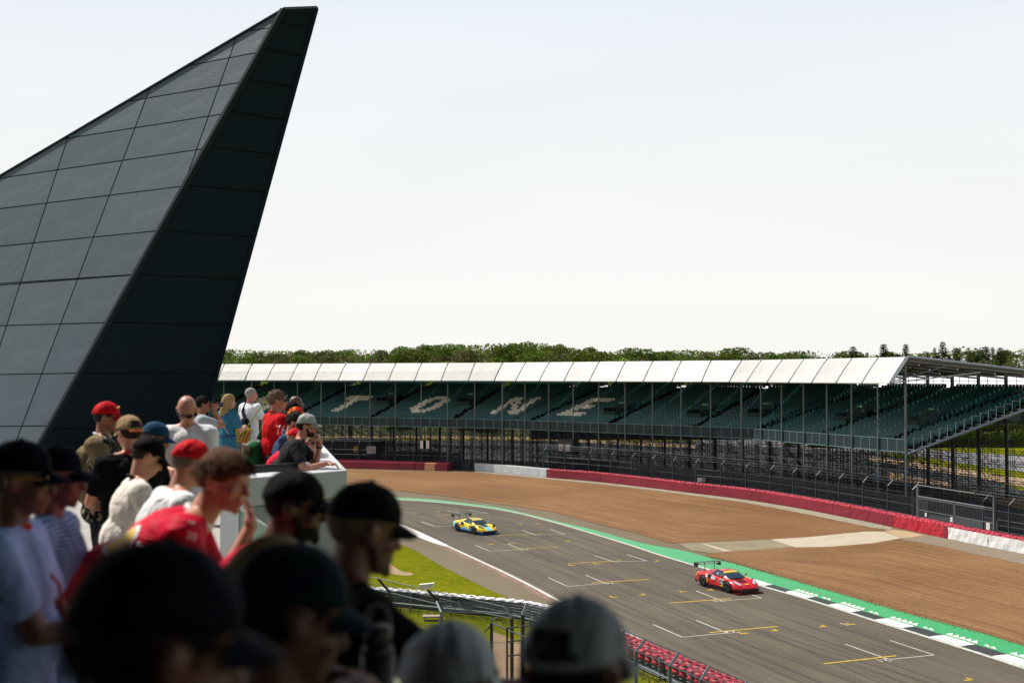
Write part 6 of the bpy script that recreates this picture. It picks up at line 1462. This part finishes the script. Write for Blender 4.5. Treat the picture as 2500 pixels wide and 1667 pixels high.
    if beard:
        q = MB(); q.ell(hm((0, .042, -.082)), (.054 * s, .054 * s, .038 * s), MH); q.ell(hm((0, .086, -.104)), (.024 * s, .016 * s, .020 * s), MH)
        for sx in (-1, 1): q.capsule(hm((.070 * sx, .005, -.03)), .010 * s, hm((.044 * sx, .04, -.085)), .018 * s, 8)
        blob(q, 'beard', hmtl, root, .006, 2, .002, 60)
    # cap
    if cap:
        cm = CAPM[cap] if cap in CAPM else MATS[cap]; q = MB(); nu, nv = 36, 12; rx_, ry_, rz_ = .085, .106, .096; C0_ = Vector((0, -.013, .030)); tilt = .05
        def cp(t, a, e=0.0): return C0_ + Vector(((rx_ + e) * math.cos(t) ** .85 * math.cos(a), (ry_ + e) * math.cos(t) ** .85 * math.sin(a), (rz_ + e) * math.sin(t)))
        fac_ = -1 if capback else 1; hide = lambda j, a: capback is not None and brim and False
        for j in range(nv + 1):
            t = (math.pi / 2) * (1 - j / nv) ** 1.0
            for k in range(nu): 
                a = 2 * math.pi * k / nu; v = cp(t, a); seam = .0022 * (1 if (k % 6) else -.6); v = v + Vector((0, 0, -(j / nv) * (.018 if math.sin(a) < 0 else .0) * abs(math.sin(a)))) + v.normalized() * seam + v.normalized() * .004 * noise.noise((v.x * 25 + x, v.y * 25, v.z * 25)); q.v.append(tuple(hm(v)))
        for k in range(nu): a = 2 * math.pi * k / nu; v = cp(0, a, -.007) + Vector((0, 0, -(.018 if math.sin(a) < 0 else 0) * abs(math.sin(a)))); q.v.append(tuple(hm(v)))
        ba = math.pi * 1.5 if brim > 0 else math.pi / 2
        opn = brim in (2, -1, -2)
        for j in range(nv + 1):
            for k in range(nu):
                a = 2 * math.pi * (k + .5) / nu; da = abs((a - ba + math.pi) % (2 * math.pi) - math.pi)
                if opn and j >= nv - 5 and j < nv - 1 and da < .62 * math.sqrt(max(0, 1 - ((nv - 1 - j - .5) / 5.0) ** 2)): continue
                q.f.append((j * nu + k, (j + 1) * nu + k, (j + 1) * nu + (k + 1) % nu, j * nu + (k + 1) % nu)); q.m.append(0)
        co_ = q.build('cap', cm, root, True); MB().ell(hm(C0_ + Vector((0, 0, rz_ + .003))), (.009 * s, .009 * s, .005 * s), MH, 10, 6).build('button', cm, co_, True)
        b_ = MB(); sgn_ = 1 if brim > 0 else -1; n1_, n2_ = 6, 14
        for side_ in (0, 1):
            for i in range(n1_ + 1):
                for k in range(n2_ + 1):
                    a = math.pi / 2 + (k / n2_ - .5) * 1.7; f_ = i / n1_; ex = .068 * f_ * (math.cos((k / n2_ - .5) * 2.5) ** .6 if abs(k / n2_ - .5) < .5 else .05) 
                    v = Vector(((rx_ - .002) * math.cos(a) * (1 + .08 * f_), (ry_ - .002) * math.sin(a) + ex, .0)); v.z = .004 - .030 * (abs(v.x) / .088) ** 2 - .024 * f_ ** 1.2 - side_ * .004; v.y *= sgn_
                    if sgn_ < 0: v.z -= .012
                    b_.v.append(tuple(hm(C0_ + v)))
        N_ = (n1_ + 1) * (n2_ + 1)
        for side_ in (0, 1):
            for i in range(n1_):
                for k in range(n2_): a = side_ * N_ + i * (n2_ + 1) + k; b_.f.append((a, a + 1, a + n2_ + 2, a + n2_ + 1)); b_.m.append(0)
        for k in range(n2_): a = n1_ * (n2_ + 1) + k; b_.f.append((a, a + 1, N_ + a + 1, N_ + a)); b_.m.append(0)
        b_.build('brim', cm, co_, True)
    return dict(root=root, shirt=so, body=bo, SH=SH, pts=pts, hm=hm, nb=nb, ch=ch, pel=pel, s=s, MH=MH, sp=sp, sp2=sp2)

def decal(pr, target, name, m, origin, direction, upv, size, shape=None, txt=None, off=.005):
    """flat print pressed onto a garment: projected along a direction onto its surface"""
    me = target.data; bv = BVHTree.FromPolygons([v.co for v in me.vertices], [p.vertices for p in me.polygons]); D = Vector(direction).normalized(); U = Vector(upv); U = (U - D * U.dot(D)).normalized(); X = D.cross(U).normalized(); O = Vector(origin); q = MB()
    if txt:
        t = text_mesh(txt, 1.0, m, 'tmp'); co = [v.co.copy() for v in t.data.vertices]; fs = [tuple(p.vertices) for p in t.data.polygons]; bpy.data.objects.remove(t)
        pts_ = [(c.x * size[0], c.y * size[1]) for c in co]
    else:
        n = 26; pts_ = []; fs = []; keep = {}
        for j in range(n + 1):
            for i in range(n + 1): pts_.append(((i / n - .5) * size[0], (j / n - .5) * size[1]))
        for j in range(n):
            for i in range(n):
                if shape((i + .5) / n * 2 - 1, (j + .5) / n * 2 - 1): fs.append((j * (n + 1) + i, j * (n + 1) + i + 1, (j + 1) * (n + 1) + i + 1, (j + 1) * (n + 1) + i))
    ok = []
    for (a, b) in pts_:
        o = O + X * a + U * b - D * .5; h_ = bv.ray_cast(o, D, 1.2)
        if h_[0] is None: q.v.append(tuple(O + X * a + U * b)); ok.append(False)
        else: q.v.append(tuple(h_[0] - D * off)); ok.append(True)
    q.f = [f for f in fs if all(ok[i] for i in f)]; q.m = [0] * len(q.f)
    used = sorted({i for f in q.f for i in f}); mp_ = {i: k for k, i in enumerate(used)}; q.v = [q.v[i] for i in used]; q.f = [tuple(mp_[i] for i in f) for f in q.f]
    return q.build(name, m, target if target.parent is not None else None)
def strap(name, m, pr, pts_, w=.02, th=.006, parent=None):
    q = MB()
    for a, b in zip(pts_[:-1], pts_[1:]): q.tube(a, b, w * .5, 6)
    return q.build(name, m, parent if parent is not None else pr['root'], True)
ywl = mat('emblem_yellow', (0.80, 0.50, 0.01), 0.6); wpr = mat('white_print', (0.72, 0.70, 0.70), 0.6)
lany = cloth('red_lanyard', (.50, .03, .03)); blk_c = CL['black']
# A, B: two men at the left edge
a = person('man at the left edge in navy cap and pale polo with arms folded', 52, 1073, 4.05, 82, hpitch=6, sk='dark', shirt='palewhite', cap='navy', hair='grey', hstyle='crop', glasses='gold', bulk=1.12, arms=(dict(h=(.20, .30, -.26), p=(-.5, -.2, -1), c=.8), dict(h=(-.16, .34, -.27), p=(.4, -.3, -1), c=.8, n=(0, 0, 1))), vox=.010, neckband=lany)
strap('lanyard', lany, a, [a['nb'] + Vector((.05, .03, .0)), a['ch'] + Vector((.04, .165, .02)), a['ch'] + Vector((.02, .185, -.22))], .010)
decal(a, a['shirt'], 'leaping_cat_print', mat('dark_print', (.01, .012, .02), .6), a['SH'][1] + Vector((.02, .01, -.13)), (-1, 0, 0), (0, 0, 1), (.075, .06), lambda u, v: abs(v - .35 * u + .25 * math.sin(3 * u)) < .20 * (1.1 - abs(u)) or (abs(u + .55) < .10 and -.75 < v < 0) or (abs(u - .35) < .10 and -.55 < v < .2) or (u + .9) ** 2 * 6 + (v - .1) ** 2 * 8 < .12)
b = person('man in fine striped blue top and navy peaked cap, second from the left edge', 140, 1085, 4.85, 84, hpitch=4, sk='dark', shirt='striped', cap='navy', hair='grey', hstyle='crop', bulk=1.22, arms=(dict(h=(.05, .25, -.38), p=(-.5, -.5, -1)), dict(h=(-.02, .22, -.40), p=(.6, -.5, -1))), vox=.010)
# C: the big dark head in front, D: patterned cap beside it
c = person('huge blurred dark head in navy cap nearest the camera, seen from behind', 392, 1318, 1.52, 55, hpitch=12, sk='dark', shirt='navy', cap='navy', hair='black', hstyle='short', vox=.010, s=1.02)
dd = person('blurred person in dark green and blue patterned cap right of the huge dark head', 712, 1325, 2.25, 62, hpitch=14, sk='dark', shirt='navy', cap='tartan', hair='black', hstyle='short', vox=.010, s=1.03, arms=(dict(w=P(790, 1655, 2.85), p=(-.4, .2, -1), c=.9, n=(0, .2, 1), d=(.7, .5, .1)), dict(w=P(842, 1660, 2.75), p=(.4, .2, -1), c=.9, n=(0, -.4, 1), d=(-.6, .7, .1))))
d2 = person('person in a tan sunhat just behind the patterned cap', 668, 1306, 2.9, 60, hpitch=10, sk='dark', shirt='navy', cap='tan', hair='dark', hstyle='short', vox=.012)
# E: black polo man, F: black cap and sunglasses
e = person('heavy set man in black cap and black polo at the right of the group', 893, 1175, 3.4, 58, hyaw=62, hpitch=14, lean=16, sk='dark', shirt='black', cap='black', hair='stubble', hstyle='crop', bulk=1.18, beard=True, vox=.009, arms=(dict(h=(.06, .40, -.22), p=(-.5, 0, -1)), dict(h=(.16, .44, -.20), p=(.5, 0, -1), c=1.0, n=(1, .2, 0))), neckband=blk_c)
f = person('dark skinned man in black cap, sunglasses and red shirt looking right', 722, 1144, 4.3, 78, hyaw=88, hpitch=8, lean=42, sk='brown', shirt='red', cap='black', hair='black', hstyle='crop', glasses='dark', beard=True, vox=.009, bulk=1.05, arms=(dict(h=(.10, .34, -.30), p=(-.5, -.3, -1)), dict(h=(.0, .36, -.30), p=(.5, -.3, -1))))
decal(f, f['shirt'], 'x', wpr, (0, 0, 0), (0, 0, 1), (0, 1, 0), (.001, .001), lambda u, v: False) if False else None
# G: boy in red team shirt
g_ = person('brown haired boy in red team shirt with his hand on his cheek', 552, 1095, 5.0, 80, hyaw=112, hpitch=8, hroll=-8, lean=64, sk='fair', shirt='red', hair='brown', hstyle='mop', vox=.007, s=1.06, bulk=1.04, sleeve=.5,
    arms=(dict(w=P(610, 1290, 5.24), p=(.1, .6, -1), c=.30, d=(.16, -.14, 1), n=(-.3, 1, .1), sp=.9), dict(h=(-.02, .30, -.42), p=(.5, .1, -1), c=.6)))
pelv, chst, nbk = g_['pel'], g_['ch'], g_['nb']
mid_ = pelv.lerp(chst, .72)
bk_d = Vector((-.86, .18, -.30))
shell = lambda k: (lambda u, v: (v > -.92 * k and (u * u / (.88 * k) ** 2 + (v - .02) ** 2 / (.95 * k) ** 2) < 1 and abs(u) < (.34 + .62 * (v + 1) / 1.1) * k))
decal(g_, g_['shirt'], 'emblem_outline', wpr, mid_ + Vector((.07, -.02, .08)), Vector((-.55, .25, -.80)), g_['sp'], (.165, .175), shell(1.0), off=.004)
decal(g_, g_['shirt'], 'shell_emblem', ywl, mid_ + Vector((.07, -.02, .08)), Vector((-.55, .25, -.80)), g_['sp'], (.165, .175), shell(.80), off=.006)
SHr = g_['SH'][1]
for k, (tx, sz) in enumerate((('HP', .022), ('20', .040), ('PIRELLI', .026))): decal(g_, g_['shirt'], 'sleeve_print', wpr, SHr + Vector((.02, .045 - .0 * k, .045 - .055 * k)), (-1, -.05, -.25), (0, .25, 1), (sz, sz), txt=tx, off=.004)
def ribbon(pl): 
    def f_(u, v):
        for (ax, ay), (bx, by) in zip(pl[:-1], pl[1:]):
            dx, dy = bx - ax, by - ay; t = max(0, min(1, ((u - ax) * dx + (v - ay) * dy) / (dx * dx + dy * dy)))
            if (u - ax - t * dx) ** 2 + (v - ay - t * dy) ** 2 < .0036: return True
        return False
    return f_
decal(g_, g_['shirt'], 'white_piping', wpr, chst + Vector((.15, .02, -.03)), (-1, 0, -.1), (0, .2, 1), (.20, .22), ribbon([(-.9, .8), (.0, .35), (.35, -.2), (.45, -.95)]), off=.004)
decal(g_, g_['shirt'], 'white_piping', wpr, chst + Vector((.15, -.16, -.12)), (-1, 0, -.1), (0, .2, 1), (.20, .18), ribbon([(-.95, -.6), (-.4, .1), (.5, .4)]), off=.004)
q = MB(); q.torus(nbk + g_['sp2'] * .012 + Vector((0, .004, .0)), .066, .011, Matrix.Rotation(-R(50) * .75 - .1, 3, 'X'), 22, 6); q.build('collar', wpr, g_['root'], True)
# H: red cap and white tee
h = person('man in bright red cap and white tee bending forward behind the boy', 468, 1073, 6.7, 58, hpitch=18, lean=30, sk='pink', shirt='white', cap='red', brim=1, hair='stubble', hstyle='crop', vox=.010, bulk=1.05)
# I: black cap boy
i_ = person('boy in black cap and loose off white top looking down at his hands', 362, 1065, 7.9, 66, hpitch=28, lean=12, sk='fair', shirt='cream', cap='black', hair='dark', hstyle='crop', vox=.010, sleeve=.9, bulk=1.15, arms=(dict(h=(.12, .30, -.22), p=(-.5, -.4, -1), c=.8), dict(h=(-.04, .32, -.20), p=(.6, -.4, -1), c=.8)), neckband=blk_c, hang=(.2, .18))
# J: khaki cap
j_ = person('stocky man in khaki cap with orange strap and black shirt, seen from behind', 315, 1013, 9.0, -42, hyaw=-48, hpitch=8, sk='fair', shirt='black', cap='khaki', brim=2, hair='dark', hstyle='crop', vox=.011, bulk=1.30, s=1.02, neckband=lany, arms=(dict(h=(.05, .3, -.3), p=(-.6, -.3, -1)), dict(h=(.0, .28, -.32), p=(.7, -.3, -1))))
t_ = MB(); hm_ = j_['hm']
for k in range(8): a0_ = -math.pi / 2 + (k - 4) * .16; a1_ = a0_ + .16; t_.tube(hm_((.090 * math.cos(a0_), -.012 + .110 * math.sin(a0_), .004)), hm_((.090 * math.cos(a1_), -.012 + .110 * math.sin(a1_), .004)), .009, 6)
t_.build('cap_strap', mat('orange_strap', (0.75, 0.16, 0.02), 0.6), j_['root'], True)
# K: red cap left
k_ = person('man in red cap with yellow shield, olive jacket over dark floral shirt, farthest left group', 262, 980, 10.0, 78, hpitch=8, sk='tan', shirt='floral', cap='red', hair='dark', hstyle='crop', glasses='dark', vox=.011, bulk=1.12, sleeve=.5, arms=(dict(h=(.1, .2, -.45), p=(-.5, -.5, -1)), dict(h=(.0, .30, -.28), p=(.6, -.5, -1), c=.5)), neckband=mat('grey_lanyard', (.45, .45, .47), .6))
q = MB(); s1 = k_['SH']; q.capsule(k_['ch'] + Vector((0, -.09, .02)), .14, k_['pel'] + Vector((0, -.08, .1)), .13); q.capsule(s1[0] + Vector((0, -.04, 0)), .082, s1[1] + Vector((0, -.04, 0)), .082)
for (S, E, W) in k_['pts']: q.capsule(S + Vector((0, -.01, 0)), .082, E, .068)
blob(q, 'jacket', CL['olive'], k_['root'], .012, 6, .007)
hm_ = k_['hm']; MB().ell(hm_((.018, .072, .088)), (.022, .007, .022), k_['MH'] @ Matrix.Rotation(-.75, 3, 'X')).build('cap_shield', ywl, k_['root'], True)
# L: blue and grey cap
l_ = person('bearded man in petrol blue cap and dark glasses, forearm raised with red wristband', 380, 1029, 9.5, 80, hpitch=16, lean=8, sk='pink', shirt='navy', cap='bluecap', hair='grey', hstyle='crop', glasses='dark', beard=True, vox=.010, arms=(dict(h=(.10, .2, -.4), p=(-.5, -.4, -1)), dict(h=(.02, .40, -.06), p=(.4, -.1, -1), c=.9, n=(.3, .2, 1))))
S, E, W = l_['pts'][1]; MB().tube(W.lerp(E, .04), W.lerp(E, .16), .036, 12).build('wristband', dred, l_['root'])
# M: bald man facing the camera
m_ = person('bald man in white tee and dark sunglasses bowing his head towards the camera', 456, 967, 10.6, 176, hyaw=172, hpitch=42, lean=4, sk='pink', shirt='white', hair='stubble', hstyle='bald', glasses='dark', vox=.010, bulk=1.06, arms=(dict(h=(.16, .26, -.30), p=(-.6, -.3, -1), c=.8), dict(h=(-.12, .28, -.30), p=(.6, -.3, -1), c=.8)))
# N: photographer
n_p = person('dark haired person in pale grey top raising a camera beside the fin', 497, 965, 17.0, 72, hpitch=2, sk='tan', shirt='grey', hair='black', hstyle='short', vox=.013, s=.98, sleeve=.5, arms=(dict(h=(.15, .17, .13), p=(-.4, .3, -1), c=1.0, d=(.2, .2, 1)), dict(h=(-.10, .17, .13), p=(.6, .3, -1), c=1.0, d=(-.1, .2, 1))))
cp_ = n_p['root'].matrix_basis @ (n_p['hm']((0, .145, -.005))); ca = empty('camera_body', cp_, R(-72)); tag(ca, 'small black camera held to the eye of the person in pale grey', 'camera')
MB().box((0, 0, 0), (.14, .06, .09)).box((0, 0, .055), (.05, .05, .03)).build('housing', frame_m, ca); MB().tube((0, .03, 0), (0, .12, 0), .036, 14).build('lens', lens_m, ca)
strap('backpack_strap', CL['denim'], n_p, [n_p['SH'][1] + Vector((-.06, .08, -.10)), n_p['SH'][1] + Vector((-.07, .0, .078)), n_p['SH'][1] + Vector((-.08, -.11, -.15))], .035)
# O: woman in blue
o_p = person('blonde woman in a mid blue dress standing with her back to the camera', 560, 962, 20.0, 38, hyaw=55, hpitch=2, sk='fair', shirt='blue', hair='blond', hstyle='long', vox=.013, s=.97, bulk=.92, female=True, dress=True, sleeve=.55, arms=(dict(h=(.02, .16, -.36), p=(-.5, -.6, -1)), dict(h=(-.05, .26, -.22), p=(.7, -.4, -1))))
q = MB().torus(o_p['pel'] + Vector((0, 0, .12)), .155, .012, None, 24, 6); q.v = [(a, b * .8, c) for a, b, c in q.v]; q.build('belt', CL['denim'], o_p['root'], True)
strap('bag_strap', CL['grey'], o_p, [o_p['SH'][0] + Vector((.06, -.09, .05)), o_p['ch'] + Vector((.0, -.145, .02)), o_p['pel'] + Vector((.15, -.10, .15))], .014)
# P: white tee man with bags
p_p = person('grey haired man in white tee and khaki shorts with a navy bag on his back', 614, 945, 21.0, 40, hyaw=58, hpitch=0, sk='pink', shirt='white', legs='khaki', shorts=True, hair='silver', hstyle='crop', vox=.013, bulk=1.06, arms=(dict(h=(.0, .1, -.5),), dict(h=(-.02, .27, -.16), p=(.7, -.5, -1), c=.9)))
strap('bag_strap', CL['navy'], p_p, [p_p['SH'][0] + Vector((.10, -.02, .075)), p_p['ch'] + Vector((.0, -.165, .08)), p_p['ch'] + Vector((.12, -.17, -.12))], .05)
bp = p_p['root'].matrix_basis @ (p_p['ch'] + Vector((.13, -.22, -.22))); nbag = MB(); nbag.ell((0, 0, 0), (.13, .08, .21)); nbag.ell((.0, .0, -.10), (.14, .09, .12)); o = blob(nbag, 'shoulder_bag', CL['navy'], None, .012, 4, .008); o.location = bp; o.rotation_euler = (0, .15, R(-40)); tag(o, 'navy shoulder bag hanging on the back of the man in white tee', 'bag')
tote_m = cloth('multi_stripe_canvas', (.30, .36, .03), (.42, .045, .06), 22, kind='x', th=.5)
tp = P(592, 1056, 20.6); tb = MB(); tb.ell((0, 0, 0), (.17, .10, .13)); tb.ell((0, 0, -.06), (.185, .11, .11)); tb.box((0, 0, .03), (.27, .16, .16)); o = blob(tb, 'bag_body', tote_m, None, .012, 5, .01); tt_ = empty('tote_bag', tp, R(-25)); tt_.rotation_euler = (0, .35, R(-20)); o.parent = tt_; tag(tt_, 'green, red and cream striped canvas bag hanging behind the woman in blue', 'bag')
MB().path([Vector((-.08, -.09, .12)), Vector((-.05, -.12, .02)), Vector((0, -.13, -.05)), Vector((.05, -.12, .02)), Vector((.08, -.09, .12))], .010).build('handle', cloth('lime_strap', (.36, .42, .03)), tt_); MB().path([Vector((.05, 0, .13)), Vector((.13, .05, .45)), Vector((.26, .12, .80))], .011).build('shoulder_strap', MATS['lime_strap'], tt_)
# Q: red polo man
q_p = person('man in red polo numbered 76 with blue mirrored sunglasses looking right', 678, 950, 14.3, 58, hyaw=80, hpitch=2, sk='pink', shirt='scarlet', hair='grey', hstyle='short', glasses='blue', vox=.011, bulk=1.12, s=1.03, neckband=CL['scarlet'], arms=(dict(h=(.02, .2, -.42), p=(-.5, -.5, -1)), dict(h=(.0, .20, -.42), p=(.7, -.5, -1))))
decal(q_p, q_p['shirt'], 'number_print', wpr, q_p['SH'][1] + Vector((.02, -.01, -.115)), (-.9, .42, 0), (0, 0, 1), (.125, .16), txt='76', off=.012)
gs = cloth('green_canvas', (.012, .10, .03)); od = cloth('olive_canvas', (.030, .030, .018))
strap('bag_strap', gs, q_p, [q_p['SH'][0] + Vector((.12, .02, .06)), q_p['SH'][0] + Vector((.10, -.085, -.02)), q_p['ch'] + Vector((-.10, -.165, -.08))], .05)
gb = q_p['root'].matrix_basis @ (q_p['pel'] + Vector((-.06, -.24, .15))); bgm = MB(); bgm.ell((0, 0, 0), (.16, .08, .09), Matrix.Rotation(-.35, 3, 'Y')); bgm.ell((.02, .01, -.16), (.13, .09, .17)); bgm.capsule((-.12, 0, -.1), .05, (-.02, 0, -.45), .045)
o = blob(bgm, 'sling_bag', gs, None, .012, 4, .012); o.location = gb; o.rotation_euler = (0, 0, R(-58)); tag(o, 'green and olive sling bag hanging low behind the man in the red polo', 'bag')
MB().ell((.05, -.09, -.02), (.11, .04, .07)).build('olive_flap', od, o, True)
cj = MB(); cj.ell((0, 0, 0), (.17, .14, .26)); cj.ell((.03, .02, -.25), (.15, .12, .22)); o = blob(cj, 'tied_jacket', od, None, .013, 4, .012); o.location = q_p['root'].matrix_basis @ (q_p['pel'] + Vector((.08, -.10, -.12))); o.parent = q_p['root']; o.location = q_p['pel'] + Vector((.08, -.06, -.12))
# R, S, T, U: heads between the polo man and the grey cap
person('bald head showing behind the sunglasses of the man in the red polo', 724, 966, 17.6, 70, sk='brown', shirt='black', hair='black', hstyle='bald', vox=.014)
person('person with short brown hair and red and black cap behind the red polo man', 716, 981, 16.6, 80, sk='fair', shirt='denim', cap='black', hair='stubble', hstyle='short', vox=.014)
person('person in red and yellow cap between the red polo and the grey cap', 724, 993, 15.4, 86, hpitch=8, sk='tan', shirt='scarlet', cap='multi', hair='dark', hstyle='crop', vox=.013)
person('dark haired bearded man in denim shirt and gold rimmed glasses looking down', 722, 1004, 14.0, 96, hpitch=22, sk='pink', shirt='denim', hair='dark', hstyle='short', glasses='gold', beard=True, vox=.011, lean=22, neckband=CL['denim'])
# W, X
person('person in red shirt and red cap bending over the parapet behind the grey cap man', 724, 1044, 13.5, 84, hpitch=25, lean=44, sk='pink', shirt='red', cap='red', hair='blond', hstyle='crop', vox=.012)
person('small child in white hat and sunglasses peering over the parapet beyond the grey cap man', 764, 1058, 14.4, 150, hpitch=8, s=.8, sk='pink', shirt='white', hair='blond', hstyle='crop', glasses='dark', vox=.011)
# V: grey cap man leaning on the parapet
v = person('man in pale grey cap and black tee leaning on the white parapet', 750, 1009, 12.8, 84, hyaw=88, hpitch=6, lean=36, sk='pink', shirt='charcoal', cap='grey', brim=2, hair='dark', hstyle='short', glasses='gold', beard=True, vox=.008, bulk=1.04,
    arms=(dict(w=P(781, 1082, 12.8), p=(-.2, .2, -1), c=1.3, d=(.1, -.25, 1), n=(.1, 1, .1)), dict(w=G(797, 1131, 12.66), p=(.6, -.3, -.6), c=.5, n=(0, .1, 1), d=(.2, 1, -.10))))
S, E, W = v['pts'][0]; MB().tube(W.lerp(E, .10), W.lerp(E, .20), .034, 14).build('wristwatch', black_post, v['root'])
# Y: two caps at the bottom of the frame
y1 = person('pale grey blurred cap at the bottom centre, seen from behind', 1098, 1518, 2.42, 28, hpitch=8, sk='dark', shirt='grey', cap='steel', hair='dark', hstyle='crop', vox=.011, s=1.03)
y2 = person('slate grey blurred cap with open back strap at the bottom right of centre', 1412, 1456, 2.18, 30, hyaw=34, hpitch=6, sk='dark', shirt='navy', cap='slate', brim=2, hair='dark', hstyle='short', vox=.010, s=1.03, glasses='dark')
for pr_ in (c, dd): pass
# bottle in the hand of the black polo man
bt = P(922, 1573, 2.95); bo_ = tag(empty('drinks_bottle', bt), 'dark insulated drinks bottle with loop handle held up beside the black polo man', 'bottle')
MB().tube((0, 0, -.34), (0, 0, -.02), .041, 22).tube((0, 0, -.02), (0, 0, .0), .041, 22, .034).build('flask', black_post, bo_, True); MB().tube((0, 0, .0), (0, 0, .045), .034, 20).build('lid', black_post, bo_, True); MB().path([Vector((.026 * math.cos(t) , 0, .05 + .042 * math.sin(t))) for t in [math.pi * k / 8 for k in range(9)]], .008, 8).build('loop_handle', black_post, bo_, True)
print('people done')
